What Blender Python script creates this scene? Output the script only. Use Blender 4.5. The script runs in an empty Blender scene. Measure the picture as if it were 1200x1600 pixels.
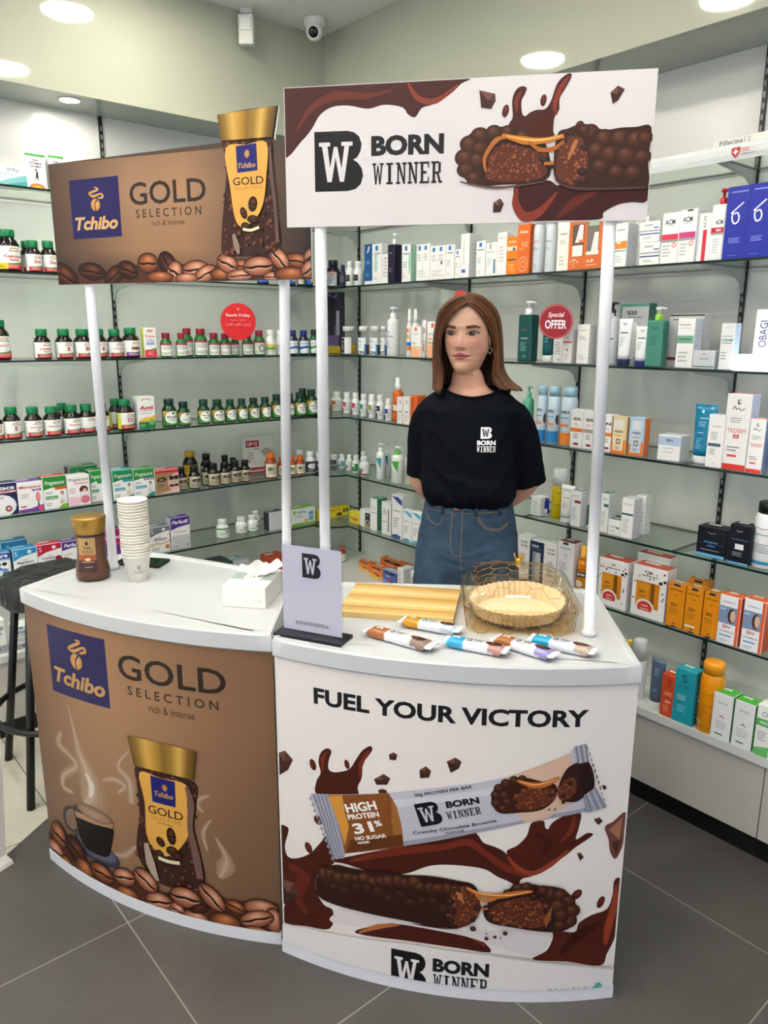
import bpy, bmesh, math, random
from mathutils import Vector, Matrix, noise
from mathutils.geometry import tessellate_polygon
from mathutils.bvhtree import BVHTree
random.seed(7)
S = bpy.context.scene; COL = S.collection
PI = math.pi
# ---------------------------------------------------------------- camera, world, lights, exposure
cam = bpy.data.cameras.new('camera'); CO = bpy.data.objects.new('camera', cam); COL.objects.link(CO); S.camera = CO
cam.sensor_fit = 'VERTICAL'; cam.sensor_height = 32.0; cam.lens = 32.0*1180/1600; cam.clip_start = .02
CO.matrix_world = Matrix(((.7631, .1469, -.6293, 0), (-.6463, .1792, -.7418, 0), (.0038, .9728, .2317, 1.55), (0, 0, 0, 1)))
S.view_settings.view_transform = 'Standard'; S.view_settings.look = 'None'; S.view_settings.gamma = 1; S.view_settings.use_curve_mapping = False
S.view_settings.exposure = 0.0
S.cycles.max_bounces = 10; S.cycles.transparent_max_bounces = 24; S.cycles.caustics_reflective = False; S.cycles.caustics_refractive = False
W = bpy.data.worlds.new('world'); S.world = W; W.use_nodes = True
W.node_tree.nodes['Background'].inputs[0].default_value = (.86, .92, 1.0, 1); W.node_tree.nodes['Background'].inputs[1].default_value = 1.12
CEIL = 2.86
LIGHTS = [(1.29, 2.65), (1.29, 1.725), (1.29, .80), (1.29, -.12), (.08, 2.65), (.08, 1.725), (.08, .80), (.08, -.12), (-1.1, 2.65), (-1.1, 1.725), (-1.1, .80), (-1.1, -.12)]
def downlight_lamp(x, y, z, r, watts, col=(1., .98, .94)):
    l = bpy.data.lights.new('downlight_lamp', 'AREA'); l.shape = 'DISK'; l.size = 2*r; l.energy = watts; l.color = col
    o = bpy.data.objects.new('downlight_lamp', l); COL.objects.link(o); o.location = (x, y, z); return o

# ---------------------------------------------------------------- helpers
def lin(c):
    if not isinstance(c, str): return tuple(c[:3])
    c = c.lstrip('#')
    return tuple(((x/12.92) if x <= .04045 else ((x+.055)/1.055)**2.4) for x in (int(c[i:i+2], 16)/255 for i in (0, 2, 4)))

class MB:
    """collects geometry with per-corner colour and links it as one mesh object"""
    def __init__(s): s.v, s.f, s.c, s.m, s.s = [], [], [], [], []
    def add(s, vs, fs, col='ffffff', mi=0, sm=False, vcol=None, xf=None):
        b = len(s.v)
        s.v += [tuple(xf @ Vector(v)) for v in vs] if xf is not None else [tuple(v) for v in vs]
        one = lin(col) if vcol is None else None
        for f in fs:
            s.f.append(tuple(b+i for i in f))
            s.c.append([one]*len(f) if vcol is None else [vcol[i] for i in f])
            s.m.append(mi); s.s.append(sm)
        return s
    def bm(s, bm, col='ffffff', mi=0, sm=False, xf=None):
        bm.verts.index_update()
        s.add([v.co.copy() for v in bm.verts], [[v.index for v in f.verts] for f in bm.faces], col, mi, sm, xf=xf)
        bm.free(); return s
    def box(s, a, b, col='ffffff', bev=0., mi=0, seg=2, xf=None):
        bm = bmesh.new(); bmesh.ops.create_cube(bm, size=1)
        for v in bm.verts:
            v.co = Vector([(a[k]+b[k])/2 + v.co[k]*(b[k]-a[k]) for k in range(3)])
        if bev > 0: bmesh.ops.bevel(bm, geom=bm.edges[:], offset=bev, segments=seg, profile=.6, affect='EDGES')
        return s.bm(bm, col, mi, False, xf)
    def lathe(s, prof, n=24, col='ffffff', mi=0, sm=True, c=(0, 0, 0), sx=1., sy=1., cols=None, xf=None):
        vs, fs, vc = [], [], []
        for k, (r, z) in enumerate(prof):
            for i in range(n):
                a = 2*math.pi*i/n
                vs.append((c[0]+r*math.cos(a)*sx, c[1]+r*math.sin(a)*sy, c[2]+z))
                if cols: vc.append(lin(cols[k]))
        for k in range(len(prof)-1):
            for i in range(n):
                j = (i+1) % n
                fs.append((k*n+i, k*n+j, (k+1)*n+j, (k+1)*n+i))
        ns = len(fs)
        if prof[0][0] > 1e-6: fs.append(tuple(range(n))[::-1])
        if prof[-1][0] > 1e-6: fs.append(tuple((len(prof)-1)*n+i for i in range(n)))
        s.add(vs, fs, col, mi, sm, vcol=vc or None, xf=xf); return s.flat(len(fs)-ns)
    def tube(s, pts, r, n=10, col='ffffff', mi=0, xf=None, closed=False):
        pts = [Vector(p) for p in pts]; N = len(pts)
        rr = r if isinstance(r, (list, tuple)) else [r]*N
        vs, fs = [], []; prev = None
        for k, p in enumerate(pts):
            if closed: d = (pts[(k+1) % N]-pts[k-1]).normalized()
            else: d = (pts[min(k+1, N-1)]-pts[max(k-1, 0)]).normalized()
            if prev is None:
                a = d.cross(Vector((0, 0, 1)))
                if a.length < .05: a = d.cross(Vector((1, 0, 0)))
            else: a = prev - d*prev.dot(d)
            a.normalize(); prev = a; b = d.cross(a)
            for i in range(n):
                t = 2*math.pi*i/n
                vs.append(p + (a*math.cos(t)+b*math.sin(t))*rr[k])
        for k in range(N if closed else N-1):
            for i in range(n):
                j = (i+1) % n; kk = (k+1) % N
                fs.append((k*n+i, k*n+j, kk*n+j, kk*n+i))
        if not closed: fs += [tuple(range(n))[::-1], tuple((N-1)*n+i for i in range(n))]
        s.add(vs, fs, col, mi, True, xf=xf); return s.flat(0 if closed else 2)
    def flat(s, k):
        for i in range(len(s.s)-k, len(s.s)): s.s[i] = False
        return s
    def prism(s, poly, z0, z1, col='ffffff', mi=0, side_mi=None, side_col=None, bev=0):
        n = len(poly)
        vs = [(x, y, z0) for x, y in poly] + [(x, y, z1) for x, y in poly]
        s.add(vs, [tuple(range(n))[::-1], tuple(range(n, 2*n))], col, mi)
        s.add(vs, [(i, (i+1) % n, n+(i+1) % n, n+i) for i in range(n)], side_col or col, mi if side_mi is None else side_mi)
        return s
    def loft(s, rings, col='ffffff', mi=0, sm=True, cap=True, vcol=None):
        n = len(rings[0]); vs = [p for r in rings for p in r]; fs = []
        for k in range(len(rings)-1):
            for i in range(n):
                j = (i+1) % n
                fs.append((k*n+i, k*n+j, (k+1)*n+j, (k+1)*n+i))
        if cap: fs += [tuple(range(n))[::-1], tuple((len(rings)-1)*n+i for i in range(n))]
        s.add(vs, fs, col, mi, sm, vcol=vcol); return s.flat(2 if cap else 0)
    def build(s, name, mats, parent=None, loc=(0, 0, 0), rz=0.):
        me = bpy.data.meshes.new(name); me.from_pydata(s.v, [], s.f)
        at = me.color_attributes.new('Col', 'FLOAT_COLOR', 'CORNER')
        flat = []
        for cs in s.c:
            for c in cs: flat += [c[0], c[1], c[2], 1.]
        at.data.foreach_set('color', flat)
        for m in (mats if isinstance(mats, (list, tuple)) else [mats]): me.materials.append(m)
        me.polygons.foreach_set('material_index', s.m); me.polygons.foreach_set('use_smooth', s.s)
        me.update()
        o = bpy.data.objects.new(name, me); COL.objects.link(o)
        o.location = loc; o.rotation_euler = (0, 0, rz)
        if parent: o.parent = parent
        return o

def tag(o, label, cat, group=None):
    o['label'] = label; o['category'] = cat
    if group: o['group'] = group
    return o
def struct(o): o['kind'] = 'structure'; return o
def empty(name, loc=(0, 0, 0), rz=0., label=None, cat=None, group=None):
    o = bpy.data.objects.new(name, None); COL.objects.link(o); o.empty_display_size = .05
    o.location = loc; o.rotation_euler = (0, 0, rz)
    if label: tag(o, label, cat, group)
    return o

# ---------------------------------------------------------------- materials
def node_mat(name, rough=.5, metal=0., base=None, attr=True, spec=.5, coat=0., bump=None, trans=0., alpha=1., emis=None, noise_mix=None, ior=1.45):
    m = bpy.data.materials.new(name); m.use_nodes = True; nt = m.node_tree; N = nt.nodes; L = nt.links
    P = N['Principled BSDF']; P.inputs['Roughness'].default_value = rough; P.inputs['Metallic'].default_value = metal
    P.inputs['Specular IOR Level'].default_value = spec; P.inputs['Coat Weight'].default_value = coat
    P.inputs['Transmission Weight'].default_value = trans; P.inputs['Alpha'].default_value = alpha; P.inputs['IOR'].default_value = ior
    if base is not None: P.inputs['Base Color'].default_value = (*lin(base), 1)
    src = None
    if attr and base is None:
        a = N.new('ShaderNodeAttribute'); a.attribute_name = 'Col'; src = a.outputs['Color']; L.new(src, P.inputs['Base Color'])
    if noise_mix:   # (scale, amount, detail): a little uneven tone
        t = N.new('ShaderNodeTexCoord'); no = N.new('ShaderNodeTexNoise'); no.inputs['Scale'].default_value = noise_mix[0]
        no.inputs['Detail'].default_value = noise_mix[2]; L.new(t.outputs['Object'], no.inputs['Vector'])
        mr = N.new('ShaderNodeMapRange'); mr.inputs['To Min'].default_value = 1-noise_mix[1]; mr.inputs['To Max'].default_value = 1+noise_mix[1]
        L.new(no.outputs['Fac'], mr.inputs['Value'])
        mx = N.new('ShaderNodeVectorMath'); mx.operation = 'SCALE'
        if src is not None: L.new(src, mx.inputs[0])
        else: mx.inputs[0].default_value = lin(base)
        L.new(mr.outputs['Result'], mx.inputs['Scale']); L.new(mx.outputs['Vector'], P.inputs['Base Color'])
    if bump:
        t = N.new('ShaderNodeTexCoord'); no = N.new('ShaderNodeTexNoise'); no.inputs['Scale'].default_value = bump[0]; no.inputs['Detail'].default_value = 4
        L.new(t.outputs['Object'], no.inputs['Vector']); b = N.new('ShaderNodeBump'); b.inputs['Strength'].default_value = bump[1]
        b.inputs['Distance'].default_value = bump[2] if len(bump) > 2 else .002
        L.new(no.outputs['Fac'], b.inputs['Height']); L.new(b.outputs['Normal'], P.inputs['Normal'])
    if emis: P.inputs['Emission Color'].default_value = (*lin(emis[0]), 1); P.inputs['Emission Strength'].default_value = emis[1]
    return m
def pane_mat(name, tint, refl=.1, rough=.0):
    m = bpy.data.materials.new(name); m.use_nodes = True; nt = m.node_tree; N = nt.nodes; L = nt.links
    N.remove(N['Principled BSDF']); out = N['Material Output']
    tr = N.new('ShaderNodeBsdfTransparent'); tr.inputs['Color'].default_value = (*lin(tint), 1)
    gl = N.new('ShaderNodeBsdfGlossy'); gl.inputs['Roughness'].default_value = rough
    fr = N.new('ShaderNodeFresnel'); fr.inputs['IOR'].default_value = 1.3+refl
    ge = N.new('ShaderNodeNewGeometry'); iv = N.new('ShaderNodeMath'); iv.operation = 'SUBTRACT'; iv.inputs[0].default_value = 1; L.new(ge.outputs['Backfacing'], iv.inputs[1])
    ml = N.new('ShaderNodeMath'); ml.operation = 'MULTIPLY'; L.new(iv.outputs[0], ml.inputs[0]); L.new(fr.outputs['Fac'], ml.inputs[1])
    mx = N.new('ShaderNodeMixShader'); L.new(ml.outputs[0], mx.inputs['Fac']); L.new(tr.outputs[0], mx.inputs[1]); L.new(gl.outputs[0], mx.inputs[2])
    L.new(mx.outputs[0], out.inputs['Surface']); return m
M = dict(
    card=node_mat('printed_card', .42), plastic=node_mat('coloured_plastic', .3), matte=node_mat('matte_paint', .6),
    print=node_mat('printed_panel', .42, spec=.28), metal=node_mat('painted_metal', .35, .0), gold=node_mat('brushed_gold', .32, .9),
    white_plastic=node_mat('white_counter_plastic', .32, base='c2c5c8', bump=(60, .05)),
    pole=node_mat('white_pole_plastic', .25, base='dcdee4'),
    black=node_mat('black_metal', .35, base='0b0c0f'),
    glass=pane_mat('clear_shelf_glass', 'f0f7f2', .18), acrylic=pane_mat('clear_acrylic', 'fbfcfd', .15),
    edge=node_mat('green_glass_edge', .15, base='0f2a24', spec=.6),
    pill=node_mat('glossy_pill_bottle', .16), amber=node_mat('amber_plastic', .12, base='a33c0c', spec=.6),
    lens=node_mat('dark_lens', .05, base='070a10'),
)

# ---------------------------------------------------------------- flat print: text, shapes
_TXT = {}
def text_geo(body, bold=0., shear=0.):
    k = (body, bold, shear)
    if k in _TXT: return _TXT[k]
    cu = bpy.data.curves.new('t', 'FONT'); cu.body = body; cu.size = 1; cu.offset = bold; cu.shear = shear; cu.resolution_u = 3
    o = bpy.data.objects.new('t', cu); COL.objects.link(o)
    dg = bpy.context.evaluated_depsgraph_get(); me = bpy.data.meshes.new_from_object(o.evaluated_get(dg))
    vs = [(v.co.x, v.co.y) for v in me.vertices]; fs = [tuple(p.vertices) for p in me.polygons]
    bpy.data.objects.remove(o); bpy.data.curves.remove(cu); bpy.data.meshes.remove(me)
    if not vs: vs, fs = [(0, 0), (1, 0), (1, 1)], []
    x0 = min(v[0] for v in vs); x1 = max(v[0] for v in vs); y0 = min(v[1] for v in vs); y1 = max(v[1] for v in vs)
    _TXT[k] = (vs, fs, x0, x1, y0, y1); return _TXT[k]
def tri(pts):
    return tessellate_polygon([[Vector((p[0], p[1], 0)) for p in pts]])

class Art:
    """shapes in (u, v) metres laid on a surface; mp(u, v, off) gives the point"""
    def __init__(s, mp, ulines=None, dz=1.6e-5, z0=2e-4):
        s.mp, s.ul, s.dz, s.z, s.b = mp, ulines, dz, z0, MB()
        s.clip = None
    def _emit(s, poly):       # poly: list of (u, v, r, g, b)
        if s.clip:
            for ax, lim, sg in ((0, s.clip[0], 1), (1, s.clip[1], 1), (0, s.clip[2], -1), (1, s.clip[3], -1)):
                poly = s._cut(poly, ax, lim, sg)
                if len(poly) < 3: return
        if s.ul:
            us = [p[0] for p in poly]; a, b = min(us), max(us)
            prev = -1e9
            for t in list(s.ul)+[1e9]:
                if t > a and prev < b:
                    q = s._cut(poly, 0, prev, 1) if prev > a else poly
                    if len(q) > 2 and t < b: q = s._cut(q, 0, t, -1)
                    if len(q) > 2: s._put(q)
                prev = t
        else: s._put(poly)
    @staticmethod
    def _cut(poly, ax, lim, sg):
        out = []; n = len(poly)
        for i in range(n):
            p, q = poly[i], poly[(i+1) % n]
            dp, dq = sg*(p[ax]-lim), sg*(q[ax]-lim)
            if dp >= -1e-9: out.append(p)
            if (dp > 1e-9 and dq < -1e-9) or (dp < -1e-9 and dq > 1e-9):
                t = dp/(dp-dq); out.append(tuple(a+(b-a)*t for a, b in zip(p, q)))
        return out
    def _put(s, q):
        s.b.add([s.mp(p[0], p[1], s.z) for p in q], [tuple(range(len(q)))], vcol=[p[2:5] for p in q])
    def poly(s, pts, col, cols=None):
        s.z += s.dz; c = lin(col) if col else None
        P = [(p[0], p[1])+(lin(cols[i]) if cols else c) for i, p in enumerate(pts)]
        for t in tri(P): s._emit([P[i] for i in t])
    def rect(s, u0, v0, u1, v1, col, cols=None): s.poly([(u0, v0), (u1, v0), (u1, v1), (u0, v1)], col, cols)
    def ell(s, cu, cv, ru, rv, cols, rot=0., n=18, hi=(0, 0), squash=0.):
        s.z += s.dz; cols = [cols] if isinstance(cols, str) else cols
        c = [lin(x) for x in cols]; K = len(c); ca, sa = math.cos(rot), math.sin(rot)
        if K == 1: c = [c[0], c[0]]; K = 2
        rings = []
        for k in range(1, K):
            f = k/(K-1); rings.append([])
            for i in range(n):
                a = 2*math.pi*i/n; x = ru*(f*math.cos(a)+hi[0]*(1-f)); y = rv*(f*math.sin(a)+hi[1]*(1-f))
                rings[-1].append((cu+x*ca-y*sa, cv+x*sa+y*ca)+c[k])
        x, y = ru*hi[0], rv*hi[1]; ctr = (cu+x*ca-y*sa, cv+x*sa+y*ca)+c[0]
        for i in range(n):
            j = (i+1) % n
            s._emit([ctr, rings[0][i], rings[0][j]])
            for k in range(len(rings)-1): s._emit([rings[k][i], rings[k+1][i], rings[k+1][j], rings[k][j]])
    def line(s, pts, w, col):
        s.z += s.dz; c = lin(col); n = len(pts); ws = w if isinstance(w, (list, tuple)) else [w]*n; L = []
        for i in range(n):
            a, b = pts[max(i-1, 0)], pts[min(i+1, n-1)]
            dx, dy = b[0]-a[0], b[1]-a[1]; d = math.hypot(dx, dy) or 1; nx, ny = -dy/d*ws[i]/2, dx/d*ws[i]/2
            L.append(((pts[i][0]+nx, pts[i][1]+ny)+c, (pts[i][0]-nx, pts[i][1]-ny)+c))
        for i in range(n-1): s._emit([L[i][0], L[i][1], L[i+1][1], L[i+1][0]])
    def curve(s, pts, w, col, n=6):
        P = spline(pts, n); k = len(P); ws = w
        if isinstance(w, (list, tuple)): ws = [lerp_list(w, i/(k-1)) for i in range(k)]
        s.line(P, ws, col)
    def text(s, body, u, v, w=None, h=None, col='000000', bold=0., shear=0., rot=0., al='c'):
        """u, v: centre (or left) of the text box; w, h its size; either may be None"""
        vs, fs, x0, x1, y0, y1 = text_geo(body, bold, shear)
        W, H = max(x1-x0, 1e-4), max(y1-y0, 1e-4)
        sx = w/W if w else h/H; sy = h/H if h else w/W
        ca, sa = math.cos(rot), math.sin(rot); c = lin(col); s.z += s.dz; T = []
        for x, y in vs:
            a = (x-x0)*sx-(W*sx/2 if al == 'c' else 0); b = (y-y0)*sy-H*sy/2
            T.append((u+a*ca-b*sa, v+a*sa+b*ca)+c)
        for f in fs: s._emit([T[i] for i in f])
    def strokes(s, segs, u, v, w, h, col, rot=0.):
        """letters given as polygons in a unit box"""
        ca, sa = math.cos(rot), math.sin(rot)
        for P in segs:
            s.poly([(u+(x*w)*ca-(y*h)*sa, v+(x*w)*sa+(y*h)*ca) for x, y in P], col)
def spline(pts, n=6, closed=False):
    out = []; N = len(pts)
    for i in range(N if closed else N-1):
        g = (lambda k: pts[k % N]) if closed else (lambda k: pts[min(max(k, 0), N-1)])
        p0, p1, p2, p3 = g(i-1), g(i), g(i+1), g(i+2)
        for k in range(n):
            t = k/n
            out.append(tuple(.5*((2*b)+(-a+c)*t+(2*a-5*b+4*c-d)*t*t+(-a+3*b-3*c+d)*t**3) for a, b, c, d in zip(p0, p1, p2, p3)))
    if not closed: out.append(tuple(pts[-1]))
    return out
def lerp_list(L, t):
    x = t*(len(L)-1); i = min(int(x), len(L)-2); return L[i]+(L[i+1]-L[i])*(x-i)
# slab-serif letters and the monogram, as polygons in a unit box
def slab(ch):
    R = lambda a, b, c, d: [(a, b), (c, b), (c, d), (a, d)]
    t = .10
    if ch == 'W': return [[(.04, 1), (.22, 1), (.36, 0), (.22, 0)], [(.22, 0), (.36, 0), (.55, .88), (.44, .88)], [(.44, .88), (.55, .88), (.76, 0), (.62, 0)],
                          [(.62, 0), (.76, 0), (.95, 1), (.80, 1)], R(-.04, 1-t, .32, 1), R(.68, 1-t, 1.04, 1)]
    if ch == 'I': return [R(.36, 0, .64, 1), R(.18, 0, .82, t), R(.18, 1-t, .82, 1)]
    if ch == 'N': return [R(.12, 0, .28, 1), R(.72, 0, .88, 1), [(.10, 1), (.34, 1), (.88, 0), (.70, 0)], R(0, 0, .40, t), R(.6, 1-t, 1, 1), R(0, 1-t, .3, 1)]
    if ch == 'E': return [R(.12, 0, .36, 1), R(0, 0, .9, t), R(0, 1-t, .9, 1), R(.3, .45, .66, .57), R(.78, 0, .9, .28), R(.78, .72, .9, 1)]
    if ch == 'R': return [R(.12, 0, .36, 1), R(0, 0, .48, t), R(0, 1-t, .7, 1), R(.3, .42, .7, .53), R(.66, .47, .88, .95), [(.5, .45), (.7, .45), (.95, 0), (.72, 0)], R(.7, 0, 1.02, t)]
def slab_word(art, word, u, v, w, h, col, rot=0.):
    n = len(word); cw = w/n
    for i, ch in enumerate(word):
        x = i*cw; art.strokes(slab(ch), u+x*math.cos(rot), v+x*math.sin(rot), cw*.9, h, col, rot)
def monogram(art, u, v, w, h, fg='0c0d12', bg='f4f1f0', rot=0.):
    """black B with a pale slab W cut into it; u, v lower left"""
    def T(x, y): return (u+x*w*math.cos(rot)-y*h*math.sin(rot), v+x*w*math.sin(rot)+y*h*math.cos(rot))
    B = [(0, 0), (.68, 0), (.84, .03), (.95, .11), (1, .25), (.97, .38), (.88, .48), (.8, .52), (.88, .56), (.95, .66), (.97, .78), (.92, .9), (.82, .97), (.68, 1), (0, 1)]
    art.poly([T(*p) for p in B], fg)
    for P in slab('W'): art.poly([T(.12+.64*x, .16+.66*y) for x, y in P], bg)

# ---------------------------------------------------------------- room shell
def panel_mat(name, col, rough, spec, green=0.):
    return node_mat(name, rough, base=col, attr=False, spec=spec, noise_mix=(1.3, .03, 3))
M['wallpanel'] = panel_mat('wall_panel_laminate', 'dedfdb', .2, .5)
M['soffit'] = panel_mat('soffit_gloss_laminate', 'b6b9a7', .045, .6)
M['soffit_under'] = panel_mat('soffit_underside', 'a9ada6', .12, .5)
M['ceil'] = panel_mat('ceiling_paint', 'e9eaea', .8, .2)
M['cab'] = panel_mat('cabinet_laminate', 'c2bfb6', .3, .4)
M['ledge'] = panel_mat('worktop_laminate', 'd6d8d4', .3, .4)
def tile_mat(name, col, grout, x0, y0, px, py, gw, rot=0., ns=.10):
    m = bpy.data.materials.new(name); m.use_nodes = True; nt = m.node_tree; N = nt.nodes; L = nt.links; P = N['Principled BSDF']
    tc = N.new('ShaderNodeTexCoord'); mp = N.new('ShaderNodeMapping'); mp.inputs['Location'].default_value = (-x0, -y0, 0)
    mp.vector_type = 'POINT'; L.new(tc.outputs['Object'], mp.inputs['Vector'])
    sp = N.new('ShaderNodeSeparateXYZ'); L.new(mp.outputs['Vector'], sp.inputs['Vector'])
    def edge(sock, p):
        a = N.new('ShaderNodeMath'); a.operation = 'PINGPONG'; a.inputs[1].default_value = p/2; L.new(sock, a.inputs[0])
        b = N.new('ShaderNodeMath'); b.operation = 'LESS_THAN'; b.inputs[1].default_value = gw/2; L.new(a.outputs[0], b.inputs[0]); return b.outputs[0]
    e1, e2 = edge(sp.outputs['X'], px), edge(sp.outputs['Y'], py)
    mxx = N.new('ShaderNodeMath'); mxx.operation = 'MAXIMUM'; L.new(e1, mxx.inputs[0]); L.new(e2, mxx.inputs[1])
    n1 = N.new('ShaderNodeTexNoise'); n1.inputs['Scale'].default_value = 2.6; n1.inputs['Detail'].default_value = 6; n1.inputs['Roughness'].default_value = .62; n1.inputs['Distortion'].default_value = .7
    L.new(tc.outputs['Object'], n1.inputs['Vector'])
    n2 = N.new('ShaderNodeTexNoise'); n2.inputs['Scale'].default_value = 60; n2.inputs['Detail'].default_value = 3; L.new(tc.outputs['Object'], n2.inputs['Vector'])
    ad = N.new('ShaderNodeMath'); ad.operation = 'MULTIPLY_ADD'; ad.inputs[1].default_value = .3; L.new(n2.outputs['Fac'], ad.inputs[0]); L.new(n1.outputs['Fac'], ad.inputs[2])
    mr = N.new('ShaderNodeMapRange'); mr.inputs['From Min'].default_value = .4; mr.inputs['From Max'].default_value = .9
    mr.inputs['To Min'].default_value = 1-ns*2; mr.inputs['To Max'].default_value = 1+ns*2; L.new(ad.outputs[0], mr.inputs['Value'])
    sc = N.new('ShaderNodeVectorMath'); sc.operation = 'SCALE'; sc.inputs[0].default_value = lin(col); L.new(mr.outputs[0], sc.inputs['Scale'])
    mx = N.new('ShaderNodeMix'); mx.data_type = 'RGBA'; L.new(mxx.outputs[0], mx.inputs['Factor']); L.new(sc.outputs[0], mx.inputs['A']); mx.inputs['B'].default_value = (*lin(grout), 1)
    L.new(mx.outputs['Result'], P.inputs['Base Color']); P.inputs['Roughness'].default_value = .5
    b = N.new('ShaderNodeBump'); b.inputs['Strength'].default_value = .25; b.inputs['Distance'].default_value = .002; L.new(ad.outputs[0], b.inputs['Height']); L.new(b.outputs['Normal'], P.inputs['Normal'])
    return m
XW, YW = 2.555, 3.36           # back wall planes
XS, YS = 2.275, 3.12           # soffit faces
ZS = 2.41
b = MB()
LP = [(.394-.158*14, 2.242-.110*14), (.394, 2.242), (.552, 2.352), (.552+.158*3.2, 2.352+.110*3.2), (1.06, 3.37), (-1.8, 3.37)]
b.add([(-3, -3, 0), (2.6, -3, 0), (2.6, 3.4, 0), (-3, 3.4, 0)], [(0, 1, 2, 3)], mi=0)
b.add([(x, y, .0006) for x, y in LP], [(0, 1, 2, 3, 4, 5)], mi=1)
struct(b.build('floor', [tile_mat('dark_stone_tile', '4f4c49', '8f8c86', .5915, 1.757-.6105*5+0, .6075, .6105, .0034),
                         tile_mat('pale_floor_tile', 'c6c3b4', '6b6760', .587, 2.9-.61*5, .61, 2.44, .004, ns=.04)]))
b = MB(); b.box((-3, YW, 0), (XW+.1, YW+.1, CEIL)); struct(b.build('wall_left', M['wallpanel']))
b = MB(); b.box((XW, -3, 0), (XW+.1, YW, CEIL)); struct(b.build('wall_right', M['wallpanel']))
b = MB(); b.box((-3, -3, CEIL), (XW+.1, YW+.1, CEIL+.1)); struct(b.build('ceiling', M['ceil']))
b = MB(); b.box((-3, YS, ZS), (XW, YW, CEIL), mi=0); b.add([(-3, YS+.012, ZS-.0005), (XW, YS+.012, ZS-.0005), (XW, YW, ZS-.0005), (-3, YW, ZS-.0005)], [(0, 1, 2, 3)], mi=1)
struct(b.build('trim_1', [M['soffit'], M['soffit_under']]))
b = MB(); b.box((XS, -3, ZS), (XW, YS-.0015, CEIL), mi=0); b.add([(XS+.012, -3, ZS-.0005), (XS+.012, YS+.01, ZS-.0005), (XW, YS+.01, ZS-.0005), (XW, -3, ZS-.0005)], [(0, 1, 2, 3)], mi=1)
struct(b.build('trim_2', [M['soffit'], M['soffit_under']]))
# downlights in the ceiling, and the small ones under the soffit
M['diffuser'] = node_mat('lamp_diffuser', .6, base='ffffff', emis=('fff6e2', 14.))
for i, (x, y) in enumerate(LIGHTS):
    e = empty('ceiling_downlight', (x, y, CEIL), 0, 'round recessed ceiling downlight of the shop', 'light', 'ceiling downlights of the shop')
    MB().lathe([(.118, 0), (.118, -.004), (.108, -.007), (.102, -.004), (.102, 0)], 32, 'f2f2ee').build('trim_ring', M['metal'], e)
    MB().lathe([(.0001, -.0035), (.101, -.0035)], 32).build('diffuser', M['diffuser'], e)
    downlight_lamp(x, y, CEIL-.012, .098, 3.3 if x > 1 else (5.2 if x > 0 else 11.), (1., .98, .93) if x > 0 else (1., .93, .80))
for x, y, lb in [(1.13, 3.20, 'small round downlight under the left soffit')]:
    e = empty('soffit_downlight', (x, y, ZS-.0006), 0, lb, 'light')
    MB().lathe([(.045, 0), (.045, -.003), (.036, -.004), (.036, 0)], 24, 'e8e8e4').build('trim_ring', M['metal'], e)
    MB().lathe([(.0001, -.002), (.036, -.002)], 24).build('diffuser', M['diffuser'], e)
    downlight_lamp(x, y, ZS-.008, .033, .7)
# ---------------------------------------------------------------- base cabinets with their worktops
def cabinet(wall, a, c, lb):
    e = empty('base_cabinet', (0, 0, 0), 0, lb, 'cabinet', None)
    def bx(m, d0, d1, z0, z1, p, q, nm, mat, bev=.0012):
        mb = MB()
        if wall == 'R': mb.box((2.125+d0, p, z0), (min(2.125+d1, XW-.001), q, z1), 'b3aea3', bev)
        else: mb.box((p, 2.965+d0, z0), (q, min(2.965+d1, YW-.001), z1), 'b3aea3', bev)
        return mb.build(nm, mat, e)
    bx(0, .03, .43, .08, .317, a+.0005, c-.0005, 'carcass', M['cab'])
    bx(0, .012, .03, .074, .313, a+.0015, c-.0015, 'door', M['cab'])
    bx(0, .030, .05, 0, .079, a+.0005, c-.0005, 'plinth', M['black'])
for (a, c, lb) in ((.17, .785, 'low grey cabinet under the right shelves, cut by the right photo edge'), (.785, 1.40, 'low grey cabinet under the right shelves beside the white counter'),
                   (1.40, 2.015, 'low grey cabinet under the right shelves behind the person'), (2.015, 2.93, 'low grey cabinet under the right shelves next to the room corner')):
    cabinet('R', a, c, lb)
for (a, c, lb) in ((.2, .92, 'low grey cabinet behind the black bar stool at the left'), (.92, 1.53, 'low grey cabinet behind the brown counter'), (1.53, 2.12, 'low grey cabinet of the left wall nearest the corner')):
    cabinet('L', a, c, lb)
b = MB(); b.prism([(-.3, 2.965), (2.125, 2.965), (2.125, .1), (XW-.001, .1), (XW-.001, YW-.001), (-.3, YW-.001)], .318, .345)
tag(b.build('worktop', M['ledge']), 'pale grey L-shaped worktop running over the low cabinets along both walls', 'worktop')
# ---------------------------------------------------------------- uprights, brackets, glass shelves
ZF = dict(A=2.055, B=1.76, C=1.443, D=1.147, E=.86, F=.598)
RAILS = [('L', .43, 'left wall upright outside the left photo edge'), ('L', 1.302, 'dark slotted upright on the left wall behind the brown header board'),
         ('L', 2.18, 'dark slotted upright on the left wall beside the inner white pole'), ('R', 3.215, 'dark slotted upright close to the room corner'),
         ('R', 2.427, 'dark slotted upright hidden behind the head of the person'), ('R', 1.818, 'dark slotted upright behind the right pole of the white stand'),
         ('R', 1.198, 'dark slotted upright nearest the right photo edge'), ('R', .585, 'slotted upright past the right photo edge')]
LV = dict(A='top', B='second', C='third', D='fourth', E='fifth', F='lowest')
BR = {('L', .43): 'outer left upright', ('L', 1.302): 'upright behind the brown header', ('L', 2.18): 'upright by the inner pole', ('R', 3.215): 'corner upright', ('R', 2.427): 'upright behind the head',
      ('R', 1.818): 'upright behind the right pole', ('R', 1.198): 'upright near the right photo edge', ('R', .585): 'upright past the right photo edge'}
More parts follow.
